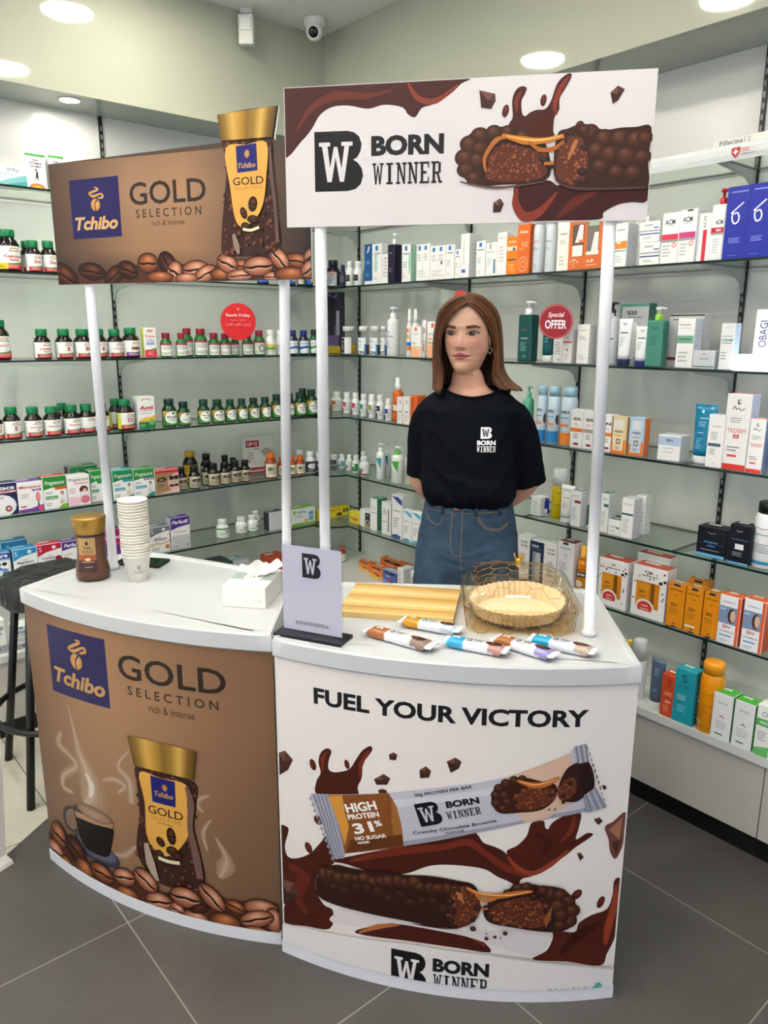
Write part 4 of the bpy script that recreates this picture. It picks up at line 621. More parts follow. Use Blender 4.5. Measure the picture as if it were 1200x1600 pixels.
('pill','RE',3.0274,.065,.86,.0377,.0821,.0377,0,'e8eaea','eef0f0',0,0,[135,('e',.4,.4,.3,.3,'b08a70'),167,168],0,'white capped tub with bear pictures',0,'white capped tubs on the fifth shelf corner'),
('pill','RE',2.9558,.1,.86,.0358,.1039,.0358,0,'e8eaea','eef0f0',0,0,[135,('r',0,.1,1,.95,'c0c4c4'),167],0,'white capped tub at the back of the group',0,'white capped tubs on the fifth shelf corner'),
('pill','RE',2.9543,.05,.86,.0403,.0893,.0403,0,'e8eaea','eef0f0',0,0,[135,('r',0,.1,1,.95,'2f8a44'),167,168],0,'white capped tub with full green label',0,'white capped tubs on the fifth shelf corner'),
('pill','RE',2.8693,.03,.86,.0554,.0964,.0554,0,'e8eaea','eef0f0',0,0,[135,('e',.4,.4,.3,.3,'6a4a40'),167,('r',0,0,1,.14,'6a1420')],0,'biggest white capped tub with maroon foot',0,'white capped tubs on the fifth shelf corner'),
('pump','RE',2.747,.09,.86,.0265,.1803,.0265,0,'dfe3e4','cfd6d6',0,0,[169,170,171,172],0,'rear white pump bottle with teal flash'),
('pump','RE',2.74,.03,.86,.0432,.1748,.0432,0,'f0f2f2','eceeee',0,0,[169,170,171,172],0,'front white pump bottle with teal flash'),
('pump','RE',2.6258,.03,.86,.0605,.1734,.0605,0,'f0f2ee','eef0ee',0,0,[('p',[(.4,.9),(.85,.92),(.8,.45)],'4ab03c'),170,171,172],0,'white pump bottle with lime green collar and flash',0,0,'5abf3c'),
('pump','RE',2.5667,.06,.86,.048,.1691,.048,0,'dcdccc','eceee8',0,0,[('l',.1,.2,.9,.8,7,'8a8c80')],0,'cream pump bottle half behind the left sleeve'),
('box','RE',1.7931,.04,.86,.0438,.0723,.05,0,'f2f2f0',0,0,0,[('l',.15,.1,.85,.8,8,'c0c4c4')],0,'white carton half hidden by the bare forearm'),
('tube','RE',1.7632,.06,.86,.0221,.068,.0221,0,'22309a','eef0f2',0,0,[('r',0,0,1,.3,'e8eaee')],0,'small blue and white tube behind the yellow can'),
('can','RE',1.713,.05,.86,.0581,.1917,.0581,0,'d2be16','f1f2f2',0,0,[('t','ACE',.5,.88,.05,'7a6a10',.6,.02),('t','30',.6,.45,.07,'8a7a10',.4,0),('l',.15,.6,.5,.7,2,'a08f14')],0,'yellow bottle with tall white cap',0,0,'tall'),
('tube','RE',1.6537,.02,.86,.0603,.1405,.0603,0,'f0f0ef','f2f3f3',0,0,[('t','URIAGE',.5,.86,.06,'8a8e90',.8,0),('r',.15,.6,.85,.62,'6a6e70'),('l',.2,.25,.8,.5,4,'d0a8a4')],0,'white tube lettered URIAGE standing on its cap'),
('box','RE',1.5916,.015,.86,.0422,.1334,.045,0,'f2f2f0',0,'dfe0e2','5a607c',[173,('r',.35,.66,1,.74,'8a2040'),174],0,'white carton with maroon band beside the white tube'),
('tube','RE',1.5482,.03,.86,.0262,.0823,.0262,0,'1d5a48','eef0f0',0,0,[],0,'dark green tube with white cap behind the right pole'),
('box','RE',1.4738,.02,.86,.0317,.1426,.05,0,'f2f2f0',0,'d6d9dc','2f6a5c',[173,('r',.35,.66,1,.74,'2a6a5c'),174],0,'white URIAGE carton with green band right of the pole'),
('box','RE',1.4282,.015,.86,.0476,.0574,.04,0,'f2f2f0',0,'d9dcdd','2f6a5c',[('l',.15,.5,.8,.58,1,'5a5e60'),('r',.7,.45,.95,.55,'2a5a50'),('l',.15,.2,.6,.35,2,'b9bdc0')],0,'low white carton with dark green top'),
('box','RE',1.3823,.1,.86,.0378,.1401,.04,0,'f2f2f0',0,0,0,[('l',.15,.2,.85,.8,6,'c0c4c4')],0,'white carton behind the tall URIAGE carton'),
('box','RE',1.38,.015,.86,.0463,.1409,.05,0,'f2f2f0',0,'cfd2d6',0,[('t','URIAGE',.5,.86,.05,'8a8e90',.8,0),('r',0,.58,1,.63,'2a6a5c'),('l',.1,.12,.8,.5,9,'b9bdc0')],0,'tall white URIAGE carton with thin green band'),
('box','RE',1.0821,.02,.86,.0933,.0964,.06,0,'10121f',0,'0c0e18',0,[('r',0,0,1,.1,'6ab4dc'),('c',[(.35,.84),(.5,.8),(.65,.84)],.012,'c9ccd4'),('t','HYALURONIC',.5,.5,.07,'5aa0d0',.5,.02),('t','CREAM',.5,.38,.06,'5aa0d0',.28,.02),('l',.05,.44,.22,.45,1,'5aa0d0'),('l',.78,.44,.95,.45,1,'5aa0d0'),('l',.15,.2,.8,.26,1,'9aa0b0')],0,'wide black navy carton with blue foot'),
('box','RE',.9899,.01,.86,.0652,.1246,.05,0,'10121f',0,'0c0e18',0,[('r',0,0,1,.05,'6ab4dc'),('c',[(.3,.86),(.45,.83),(.6,.86)],.012,'c9ccd4'),('l',.1,.62,.9,.64,1,'5aa0d0'),('r',.3,.38,.72,.52,'eceef0'),('l',.2,.2,.75,.32,3,'8a90a0')],0,'narrower black navy carton with white price sticker'),
('can','RE',.9294,.02,.86,.0835,.2012,.0835,0,'eff0f2','141518',0,0,[('c',[(.3,.84),(.5,.8),(.7,.84)],.01,'2a2c30'),('l',.25,.66,.75,.7,1,'5aa0c0'),('l',.2,.3,.8,.5,5,'8a9098'),('r',0,.06,1,.13,'2a86b0')],0,'white bottle with black cap at the right photo edge'),
('box','RF',2.9493,.055,.598,.0848,.0607,.04,0,'e2d62c',0,0,0,[('e',.5,.45,.4,.12,'c85a3a'),('l',.25,.45,.75,.55,1,'f4f0d0'),('e',.6,.25,.3,.1,'e0a03a')],0,'yellow carton with picture beside the long yellow one'),
('box','RF',2.8576,.05,.598,.0808,.0898,.04,0,'f2f2f0',0,0,0,[('r',.5,0,1,.85,'23262a'),('r',.5,0,1,.1,'e0b82c'),('e',.75,.3,.2,.16,'c8ccd0'),('e',.75,.3,.13,.1,'23262a'),('l',.55,.65,.95,.75,2,'b0b4b8')],0,'white carton with black and yellow panel'),
('box','RF',2.7801,.04,.598,.0467,.1615,.07,4,'f2f2f0',0,'3f8f68','4a9a74',[('e',.5,.72,.3,.06,'a0a8a0'),('e',.5,.72,.24,.045,'f0f0ee'),('l',.15,.54,.85,.58,1,'3a3e40')],0,'white carton with green side panel'),
('box','RF',2.6773,.035,.598,.0691,.1609,.04,0,'f2f2f0',0,'d6d6d6',0,[('l',.15,.6,.6,.8,3,'9a9ea0'),('r',.7,.1,.8,.8,'3a3e44'),('l',.1,.38,.6,.42,1,'3a3e44')],0,'white carton with dark vertical lettering'),
('box','RF',2.5931,.03,.598,.0737,.21,.05,0,'f2f2f0',0,'e4e4e4',0,[('p',[(0,.96),(.4,.88),(.7,.82),(1,.78),(1,.9),(.6,.97)],'4a54a0'),175,176,('p',[(0,0),(0,.06),(.5,.1),(.9,.06),(.8,0)],'4a54a0')],0,'tall white carton with indigo waves'),
('box','RF',2.5216,.03,.598,.0603,.1523,.03,0,'f2f2f0',0,'e4e4e4',0,[177,175,176,178],0,'left short white carton with light blue waves'),
('box','RF',2.4598,.03,.598,.0588,.1546,.03,0,'f2f2f0',0,'e4e4e4',0,[177,175,176,178],0,'right short white carton with light blue waves'),
('box','RF',1.8312,.03,.598,.0555,.1746,.05,0,'f2f2f0',0,'e4e6e6',0,[179,180,181],0,'left white offer carton beside the jeans'),
('box','RF',1.7671,.03,.598,.0696,.1649,.05,0,'f2f2f0',0,'e4e6e6','e8e9e8',[('r',0,0,1,1,'1b2a50'),('t','%50',.36,.88,.06,'e8ecf4',.5,.03),('l',.1,.8,.8,.82,1,'9aa8c0'),('r',.2,0,.78,.74,'8f98a0'),('r',.42,.05,.78,.72,'b9c0c4')],0,'white carton framed in navy and marked percent 50'),
('box','RF',1.7009,.03,.598,.0596,.169,.05,0,'f2f2f0',0,'e4e6e6',0,[179,180,181],0,'right white offer carton beside the navy framed one'),
('box','RF',1.626,.02,.598,.0721,.1935,.055,0,'e9e9ea',0,'ddd6da','7c2436',[('r',.3,.95,.65,1,'1f2350'),('t','ISISPHARMA',.5,.88,.03,'4a4e52',.7,.02),('e',.5,.76,.07,.03,'4a4e52'),('e',.5,.768,.06,.025,'e9e9ea'),('l',.1,.3,.6,.6,6,'b0b4b8')],0,'tall white carton with maroon top'),
('spray','RF',1.5677,.03,.598,.0437,.1878,.0437,0,'d8820e','f2b03a',0,0,[('r',0,.6,1,.78,'1c1d2c'),('t','25%',.5,.69,.09,'f0f0f4',.7,.03),('e',.45,.36,.3,.12,'e9d0a8'),('r',0,.84,1,.86,'2a2620'),('l',.15,.05,.8,.2,3,'e8b060')],0,'amber orange spray bottle marked 25 percent',0,0,'clearcap'),
('box','RF',1.327,.12,.598,.126,.1928,.05,0,'f2f2f0',0,'e2e0df','b8432f',[('r',0,0,1,1,'e4e2e2'),('e',.7,.7,.05,.05,'c0392b'),('l',.2,.7,.5,.76,1,'6a6a6a')],0,'white and red sun care gift box in the back row'),
('box','RF',1.4178,.015,.598,.1158,.1754,.06,0,'f2f2f0',0,'e2e0df','c8523e',[182,('e',.1636,.8196,.025,.018,'c0392b'),('e',.0661,.8089,.025,.018,'2a2a30'),('e',.5988,.7458,.025,.018,'2a2a30'),('e',.285,.7777,.025,.018,'c0392b'),('e',.9096,.8693,.025,.018,'c0392b'),('e',.0605,.6376,.025,.018,'c0392b'),('e',.904,.3907,.025,.018,'8a2030'),('e',.9315,.7078,.025,.018,'c0392b'),('e',.0598,.8106,.025,.018,'c0392b'),('e',.8884,.132,.025,.018,'a88a50'),('e',.9015,.4283,.025,.018,'8a2030'),('e',.8519,.8185,.025,.018,'c0392b'),('e',.4019,.825,.025,.018,'2a2a30'),('e',.2633,.7736,.025,.018,'2a2a30'),('e',.8521,.7538,.025,.018,'a88a50'),183,184,185,186,187,188,189,190,191,192,193,194,195,196],0,'white gift box with stars and orange window beside the pole'),
('box','RF',1.2765,.015,.598,.1264,.1829,.06,0,'f2f2f0',0,'e2e0df','c8523e',[182,('e',.9196,.912,.025,.018,'c0392b'),('e',.1956,.7842,.025,.018,'a88a50'),('e',.0729,.6667,.025,.018,'2a2a30'),('e',.6274,.7794,.025,.018,'c0392b'),('e',.9134,.5406,.025,.018,'2a2a30'),('e',.5019,.8691,.025,.018,'c0392b'),('e',.3749,.8973,.025,.018,'2a2a30'),('e',.4297,.8533,.025,.018,'8a2030'),('e',.0619,.3391,.025,.018,'8a2030'),('e',.9556,.45,.025,.018,'2a2a30'),('e',.7156,.8741,.025,.018,'a88a50'),('e',.9425,.9249,.025,.018,'8a2030'),('e',.9185,.4079,.025,.018,'2a2a30'),('e',.5142,.7725,.025,.018,'2a2a30'),('e',.5623,.8867,.025,.018,'2a2a30'),183,184,185,186,187,188,189,190,191,192,193,194,195,196],0,'white gift box with stars and orange window beside orange cartons'),
('box','RF',1.1434,.09,.598,.0702,.1546,.04,0,'d98a14',0,'b87010',0,[197,198,199,('t','',.42,.52,.08,'3a2a10',.44,.01),200,201,202],0,'orange sun care carton standing in the second row'),
('box','RF',1.1736,.01,.598,.0618,.1517,.04,0,'de8c16',0,'b87010','c47c12',[197,198,199,203,200,201,202],0,'first orange carton marked 50 right of the gift boxes',0,'orange sun care cartons'),
('box','RF',1.1097,.005,.598,.0562,.1545,.045,0,'de8c16',0,'b87010','c47c12',[197,198,199,203,200,201,202,('r',.05,.12,.7,.16,'f0ece0')],0,'second orange carton marked 50 with white sticker',0,'orange sun care cartons'),
('box','RF',1.0543,.01,.598,.0511,.1522,.045,0,'de8c16',0,'b87010','c47c12',[197,198,199,('t','80',.42,.52,.08,'3a2a10',.44,.01),200,201,202],0,'orange carton marked 80 beside the white and orange ones',0,'orange sun care cartons'),
('box','RF',.9929,.005,.598,.0666,.1597,.05,0,'eceff4',0,'e4602c',0,[204,205,206,207,208,209,210,211,212,213],0,'left white and orange carton marked 50 plus with portrait',0,'white and orange cartons with portraits'),
('box','RF',.9183,.005,.598,.0646,.1671,.05,0,'eceff4',0,'e4602c',0,[204,205,206,207,208,209,210,211,212,213],0,'right white and orange carton marked 50 plus with portrait',0,'white and orange cartons with portraits'),
('spray','RF',.8498,.02,.598,.0441,.1543,.0441,0,'c07a10','e0a030',0,0,[],0,'amber bottle cut by the right photo edge'),
('box','RG',2.7526,.27,.345,.1981,.0811,.045,0,'e0702c',0,'cf5f22','d8702c',[('r',0,0,1,1,'e0702c'),214,215,216,217,218,219],0,'rear orange carton with green black emblem on the worktop',0,'cartons with dark hexagonal emblems'),
('box','RG',2.923,.22,.345,.0875,.0466,.045,0,'e8803a',0,'cf5f22','d8702c',[220,214,215,216,217,218,219],0,'first orange carton with green black emblem',0,'cartons with dark hexagonal emblems'),
('box','RG',2.7735,.18,.345,.103,.0635,.045,0,'e8803a',0,'cf5f22','d8702c',[220,214,215,216,217,218,219],0,'second orange carton with green black emblem',0,'cartons with dark hexagonal emblems'),
('box','RG',2.6401,.15,.345,.1026,.0794,.045,0,'5a6ab8',0,'3a4a90','9fb0e0',[('r',0,0,1,1,'5a6ab8'),('p',[(0,0),(1,0),(1,.25),(0,.4)],'8a98e0'),215,216,217,218,219],0,'blue carton with green black emblem',0,'cartons with dark hexagonal emblems'),
('box','RG',2.5259,.12,.345,.0434,.1281,.07,0,'f2f2f0',0,'e2e4e4',0,[('l',.2,.2,.6,.9,7,'d0a8a4')],0,'small white carton beside the blue emblem carton'),
('box','RG',2.4286,.11,.345,.0307,.1402,.05,0,'f2f2f0',0,0,0,[('r',.2,.2,.5,.8,'d88a88')],0,'white carton with red lettering beside the jeans'),
('can','RG',1.3263,.12,.345,.0244,.1587,.0244,0,'d8b820','d8b820',0,0,[],0,'yellow bottle behind the clear capped one'),
('can','RG',1.2406,.035,.345,.0488,.2099,.0488,0,'dfe2e3','c6cac9',0,0,[('l',.2,.2,.8,.5,5,'9aa0a4'),('l',.2,.1,.8,.14,1,'33363a')],0,'white bottle with clear silver cap right of the counter',0,0,'tall'),
('tube','RG',1.1632,.02,.345,.0513,.1682,.0513,0,'53647c','e4e8ea',0,0,[('l',.25,.6,.75,.8,3,'8a98a8'),('l',.3,.2,.7,.3,1,'7a8898')],0,'slate blue tube on a white cap'),
('box','RG',1.101,.008,.345,.0526,.1438,.045,0,'cf4c24',0,'b03c1a','d8552c',[('t','S',.5,.84,.14,'4a1a14',.22,0),('l',.2,.7,.8,.74,1,'8a3a28'),('l',.2,.5,.8,.6,3,'f0b8a0'),('t','50+',.5,.36,.07,'f4dccc',.4,.02),('l',.2,.1,.7,.28,4,'e8a080')],0,'orange red carton with dark letter S'),
('box','RG',1.0494,.006,.345,.0683,.1808,.05,0,'1e9cac',0,'178494','2aa8b8',[('t','S',.45,.84,.15,'123c44',.24,0),('t','SVR',.45,.71,.03,'123c44',.5,0),('l',.1,.66,.8,.68,1,'1f6a74'),('l',.15,.42,.75,.54,4,'a0dce4'),('l',.2,.2,.7,.34,3,'7accd6')],0,'turquoise carton with large dark letter S'),
('can','RG',.979,.003,.345,.0721,.2281,.0721,0,'ea940c','ee9a14',0,0,[('t','SVR',.45,.74,.04,'a8620c',.5,0),('r',.1,.5,.25,.56,'fbf4e4'),('t','50',.55,.52,.06,'b86a10',.3,0),('l',.15,.26,.6,.46,6,'b8700c'),('l',.2,.14,.5,.2,2,'f8dca0')],0,'yellow orange spray can with white sun emblem'),
('box','RG',.9249,.004,.345,.0601,.1495,.055,0,'ececee',0,'3aa02c','4cb43a',[221,222,223,224],0,'left white carton with bright green top and side',0,'white cartons with bright green sides'),
('box','RG',.8601,.004,.345,.0595,.1481,.05,0,'ececee',0,'3aa02c','4cb43a',[221,222,223,224],0,'right white carton with bright green top and side',0,'white cartons with bright green sides'),
('box','RG',.8021,.003,.345,.0443,.1596,.045,0,'f2f2f0',0,'f0f0ee',0,[('e',.5,.84,.2,.05,'7a8a80'),('e',.5,.84,.15,.035,'ececec'),('r',0,.6,1,.74,'4ab04a'),('t','ARNIX',.55,.67,.06,'f0f4f0',.7,.02),('l',.15,.3,.8,.5,4,'b0b4b4'),('p',[(0,0),(1,0),(1,.22),(0,.14)],'6cc06a')],0,'white carton with green band at the right photo edge')]
OPS = [('r',0,.93,1,1,'55b04a'),('t','SUN',.5,.82,.06,'1d1f22',None,.03),('t','VITAMINS',.5,.73,.055,'1d1f22',.66,.03),('t','WOMEN',.5,.64,.055,'1d1f22',.55,.03),('e',.5,.54,.05,.03,'141414'),('p',((.42,.2),(.5,.5),(.58,.5),(.6,.2),(.52,.34)),'141414'),('e',.5,0,.42,.16,'e87a2c'),('e',.5,-.03,.3,.12,'f0c23c'),('p',((0,0),(.2,.08),(.1,0)),'3f9a3a'),('r',0,0,1,1,'eef0ec'),('r',.18,0,1,.26,'c41f2e'),('p',((.18,.22),(.45,.24),(.7,.3),(1,.4),(1,.3),(.7,.22),(.4,.2)),'3f9a4a'),('e',.6,.86,.14,.07,'d98a4c'),('e',.6,.84,.1,.04,'eef0ec'),('r',.42,.76,.8,.8,'5da07a'),('l',.28,.06,.9,.2,3,'e8b9b6'),('l',.02,.08,.15,.9,9,'a9adad'),('t','Zinc',.58,.56,.2,'c41f2e',None,.03),('r',0,0,1,.35,'2c5fc0'),('e',.6,.2,.2,.1,'f0cc3a'),('t','B',.58,.56,.26,'c41f2e',None,.03),('e',.5,.9,.3,.05,'e0a070'),('r',0,0,1,1,'f2f4ef'),('r',0,.86,1,1,'b23a48'),('l',.15,.5,.85,.8,3,'7f9a86'),('r',.1,.08,.5,.3,'c0cfae'),('l',.55,.1,.95,.35,3,'a06a6a'),('r',0,0,1,1,'e9eef2'),('p',((0,.3),(.5,.42),(1,.3),(1,.55),(.5,.62),(0,.5)),'2f6aa8'),('l',.1,.7,.9,.85,2,'8fa0b0'),('t','D3',.58,.56,.26,'c41f2e',None,.03),('t','',.58,.56,.26,'c41f2e',None,.03),('t','Magnesium',.58,.56,.11,'c41f2e',.6,.03),('r',.02,0,.2,1,'d6e23c'),('r',0,0,1,1,'4f8f3f'),('p',((0,.5),(0,1),(.6,1),(.2,.8)),'c8a24a'),('e',.56,.55,.42,.44,'f3f4ee'),('e',.56,.85,.07,.07,'31463a'),('l',.3,.34,.82,.48,2,'9aa39a'),('e',.9,.72,.1,.16,'c7d64a'),('t','',.56,.6,.13,'2a3340',.62,.03),('t','Bio-Mg',.56,.6,.13,'2a3340',.62,.03),('t','Cerb',.56,.6,.13,'2a3340',.62,.03),('t','Omega',.56,.6,.13,'2a3340',.62,.03),('r',0,0,1,1,'f5f5f4'),('p',((0,.6),(.4,.66),(1,.62),(1,1),(0,1)),'2f8f3c'),('t','Pregnacare',.5,.79,.16,'f6f6f2',.84,.01,.2),('t','',.74,.625,.05,'ffffff',.42,.02),('r',.06,.3,.6,.4,'2f8f52'),('t','19 nutrients',.32,.35,.05,'ffffff',.45,.01),('l',.06,.45,.5,.54,2,'8f9a92'),('l',.06,.08,.4,.2,2,'9aa39e'),('e',.8,.46,.08,.07,'5a3a2c'),('e',.8,.44,.055,.055,'e3b596'),('p',((.66,.1),(.68,.36),(.92,.38),(.96,.1)),'dfe8ec'),('e',.76,.2,.08,.06,'e3b596'),('r',.06,.3,.6,.4,'2a9fb0'),('p',((.6,0),(.75,.1),(1,.13),(1,0)),'2a8f86'),('r',0,0,1,1,'b7ab93'),('r',0,.9,1,1,'d8cfb8'),('e',.5,.66,.3,.14,'1e1b19'),('t','KAL',.5,.66,.12,'d8cfb8',None,.02),('l',.15,.1,.85,.42,4,'6b6255'),('r',0,0,1,1,'e9dfcd'),('l',.15,.2,.85,.8,5,'8c8470'),('e',.3,.6,.15,.14,'5a7a3c'),('r',0,0,1,1,'3a3c44'),('e',.5,.55,.34,.24,'eef0ee'),('l',.3,.5,.7,.6,2,'2a2c30'),('l',.2,.1,.8,.25,2,'a9adb0'),('r',0,0,1,1,'f1f1f2'),('e',.7,.88,.09,.06,'e8eaf0'),('t','S',.12,.86,.16,'f0f0f0',None,0),('t','ultra',.5,.62,.06,'6b6f74',None,0),('l',.25,.43,.75,.46,1,'9a9ea2'),('c',((0,.27),(.3,.33),(.6,.3),(1,.4)),.02,'e3c24a'),('l',.08,.08,.55,.22,3,'a7aaae'),('r',0,0,1,1,'f2f3f0'),('e',.6,.66,.08,.08,'4a5a50'),('l',.2,.3,.85,.55,3,'7f8a84'),('r',0,0,1,.13,'3f8a44'),('t','ADVANCED',.5,.76,.11,'24262a',.9,.03),('t','COBAL',.5,.62,.11,'3f86b0',.7,.02),('l',.1,.35,.7,.5,3,'a0a4a8'),('r',0,0,1,.24,'9aa0a6'),('r',.3,.1,.7,.16,'33363a'),('p',((.55,.86),(.68,.86),(.8,1),(.66,1)),'2c2f33'),('p',((0,.96),(.4,.9),(.4,1),(0,1)),'3aa0c0'),('r',0,.3,.35,.8,'6cc03a'),('r',.3,.3,.8,.8,'1d2420'),('l',.35,.45,.75,.7,3,'8a968c'),('l',.2,.05,.8,.2,2,'c0c6c2'),('r',.32,.84,.62,.96,'1f73b8'),('l',.15,.72,.85,.8,1,'8b9397'),('l',.12,.38,.7,.56,3,'b4babd'),('l',.12,.1,.6,.2,2,'c9cdcf'),('r',.15,.84,.32,.96,'1f73b8'),('r',.62,.84,.78,.96,'1f73b8'),('l',.08,.55,.42,.75,3,'b4babd'),('l',.56,.55,.92,.75,3,'b4babd'),('l',.1,.1,.9,.3,3,'c9cdcf'),('l',.49,.02,.51,.98,1,'d0d3d5'),('l',.2,.5,.7,.6,3,'9aa4a8'),('l',.2,.1,.6,.2,2,'a9b2b6'),('t','Eucerin',.5,.86,.04,'2a2c30',.6,.02),('r',0,.42,1,.6,'ec8a2c'),('e',.35,.6,.2,.06,'f4f2ee'),('t','50',.35,.6,.05,'ec8a2c',None,.02),('r',0,.36,1,.39,'6aa0b0'),('l',.15,.1,.8,.28,3,'c0c4c8'),('t','Eucerin',.45,.84,.1,'2a2c30',.4,.02),('r',0,.5,1,.58,'a9adb2'),('r',0,.36,1,.42,'2c4a8c'),('r',.7,.66,.95,.72,'3a6aa8'),('l',.2,.14,.75,.26,2,'9a9ea4'),('t','ACM',.45,.82,.1,'27292c',.6,.02),('l',.25,.74,.7,.76,1,'8b8f92'),('r',0,.42,1,.47,'9a9ea0'),('l',.1,.12,.6,.38,4,'b9bdbf'),('e',.78,.36,.14,.05,'d8445a'),('e',.78,.36,.09,.033,'f2eeee'),('l',.15,.91,.85,.95,1,'8a98e0'),('c',((.2,.64),(.7,.78)),.02,'eef0fa'),('c',((.3,.66),(.26,.58),(.35,.5),(.5,.51),(.56,.57),(.48,.64),(.34,.63)),.022,'eef0fa'),('l',.2,.22,.75,.3,3,'8a98e0'),('l',.2,.04,.6,.06,1,'6a78d0'),('r',0,0,1,1,'eef0f0'),('t','SION',.5,.12,.2,'1c1e20',.8,.04),('l',.2,.7,.8,.9,2,'6a98c8'),('l',.2,.35,.8,.6,3,'b0b6ba'),('r',.88,0,1,.6,'4a90d0'),('c',((.35,.88),(.5,.85),(.65,.88)),.012,'2a2c30'),('t','Eucerin',.5,.9,.035,'2a2c30',.5,.01),('r',.1,.64,.9,.67,'2a3448'),('l',.15,.3,.7,.55,4,'b0b4ba'),('r',0,0,1,1,'dfe2e2'),('e',.35,.4,.16,.12,'2a2422'),('l',.6,.2,.95,.6,4,'9aa0a4'),('e',.3,.78,.2,.1,'f0ece4'),('t','V',.5,.8,.14,'2a2c30',None,0),('e',.5,.45,.25,.05,'b0b4b0'),('l',.15,.1,.85,.35,4,'c0c4c0'),('r',.9,0,1,1,'e0803a'),('t','ISDIN',.4,.76,.07,'33383e',.6,.03),('l',.15,.6,.7,.65,1,'4aa0d0'),('r',0,.42,.7,.48,'ee8a4c'),('l',.15,.5,.6,.56,2,'e8b090'),('e',.92,.56,.12,.12,'4a3a34'),('t','ISDIN',.5,.76,.08,'1d1f22',.6,.04),('l',.25,.58,.75,.66,2,'e0a080'),('r',0,.42,1,.52,'e8762c'),('l',.25,.24,.7,.38,3,'8b8f92'),('r',.3,.07,.7,.13,'8c2b30'),('p',((0,0),(1,0),(1,.38),(0,.3)),'ee7a2a'),('r',.22,.7,.76,.92,'e2e0da'),('l',.25,.46,.75,.52,1,'ee7a2a'),('r',.36,.26,.64,.4,'5a5a4a'),('r',.42,.29,.58,.37,'e6d8b4'),('l',.3,.12,.7,.2,2,'8a8a80'),('e',.5,.9,.07,.035,'2a2c30'),('e',.52,.905,.04,.02,'f0f0f0'),('c',((.25,.8),(.35,.84),(.4,.8),(.5,.82),(.6,.79),(.75,.82)),.01,'2a2c30'),('t','TRIDERM',.5,.52,.06,'d8443a',.76,0),('l',.2,.62,.8,.7,3,'a9adb2'),('l',.15,.24,.8,.32,2,'8a8e94'),('r',.2,.17,.6,.2,'d8443a'),('r',0,0,1,.075,'e0362c'),('l',.4,.3,.9,.7,3,'9aa0a4'),('e',.5,.75,.2,.14,'f0f0ee'),('p',((.4,.9),(.85,.92),(.8,.45)),'2a9aa0'),('t','CeraVe',.35,.86,.05,'5a6a80',.4,.02),('r',.1,.42,.5,.45,'2a2c30'),('l',.1,.2,.7,.35,3,'b0b4b8'),('t','URIAGE',.45,.86,.05,'8a8e90',.7,0),('l',.1,.15,.75,.55,7,'b9bdc0'),('l',.15,.62,.8,.66,1,'6a7a90'),('l',.15,.25,.75,.5,4,'a9b0b8'),('p',((0,.96),(.4,.88),(.7,.82),(1,.78),(1,.9),(.6,.97)),'5ab0d4'),('p',((0,0),(0,.06),(.5,.1),(.9,.06),(.8,0)),'5ab0d4'),('t','13.95',.5,.86,.05,'33363a',.6,.02),('t','27.95',.5,.77,.05,'33363a',.6,.03),('l',.25,.2,.8,.6,7,'a9adb0'),('r',0,0,1,1,'ecebea'),('r',.12,.2,.82,.7,'c97f14'),('r',.12,.2,.5,.66,'d8901c'),('r',.56,.2,.68,.7,'7a4a10'),('t','50+',.32,.5,.06,'3a2a10',.2,.02),('l',.2,.38,.46,.44,2,'8a5a14'),('l',.25,.8,.75,.84,1,'6a6a6a'),('e',.5,.9,.08,.015,'6a6a6a'),('e',.42,.2,.28,.16,'f0eeee'),('e',.42,.19,.23,.13,'c83a34'),('r',.1,0,.8,.13,'ecebea'),('l',.32,.21,.52,.25,1,'f4e4e0'),('l',.3,.15,.54,.18,1,'f4e4e0'),('e',.84,.74,.06,.03,'1c1c20'),('e',.96,.78,.05,.03,'1c1c20'),('r',.3,.95,.7,1,'1f2350'),('t','ISISPHARMA',.5,.86,.035,'4a3410',.76,.02),('c',((.4,.76),(.5,.73),(.6,.76)),.012,'5a4010'),('l',.15,.3,.75,.44,4,'9a6a14'),('r',.35,0,.65,.03,'1f2350'),('e',.5,.08,.1,.015,'5a4010'),('t','50+',.42,.52,.08,'3a2a10',.44,.01),('t','DERMEDIC',.45,.87,.04,'a0a8b4',.6,.02),('r',0,.42,.86,.78,'7d93b8'),('e',.62,.6,.2,.15,'4a342c'),('e',.68,.6,.13,.12,'d8b09c'),('r',.04,.7,.3,.74,'a8c8e0'),('t','50+',.42,.36,.07,'d8482c',.4,.03),('t','SUNBRELLA',.45,.26,.035,'6a7a90',.7,.02),('r',.1,.16,.7,.185,'4a86c0'),('l',.1,.04,.7,.1,2,'9ab0d0'),('r',.86,0,1,1,'e4602c'),('p',((0,0),(1,0),(1,.25),(0,.4)),'f0c24a'),('e',.5,.88,.4,.09,'16231c'),('l',.35,.86,.65,.9,2,'c8dcc8'),('l',.25,.62,.65,.7,2,'f8ece0'),('e',.45,.4,.18,.09,'c83a34'),('e',.62,.3,.1,.07,'2a2c3a'),('r',0,0,1,1,'e8803a'),('t','BABE',.5,.8,.05,'9aa0a0',.5,0),('c',((.4,.48),(.5,.53),(.56,.48),(.64,.5)),.014,'1c1e1c'),('l',.2,.22,.8,.42,6,'c0c4c4'),('r',.22,.09,.62,.12,'3a8a2c')]
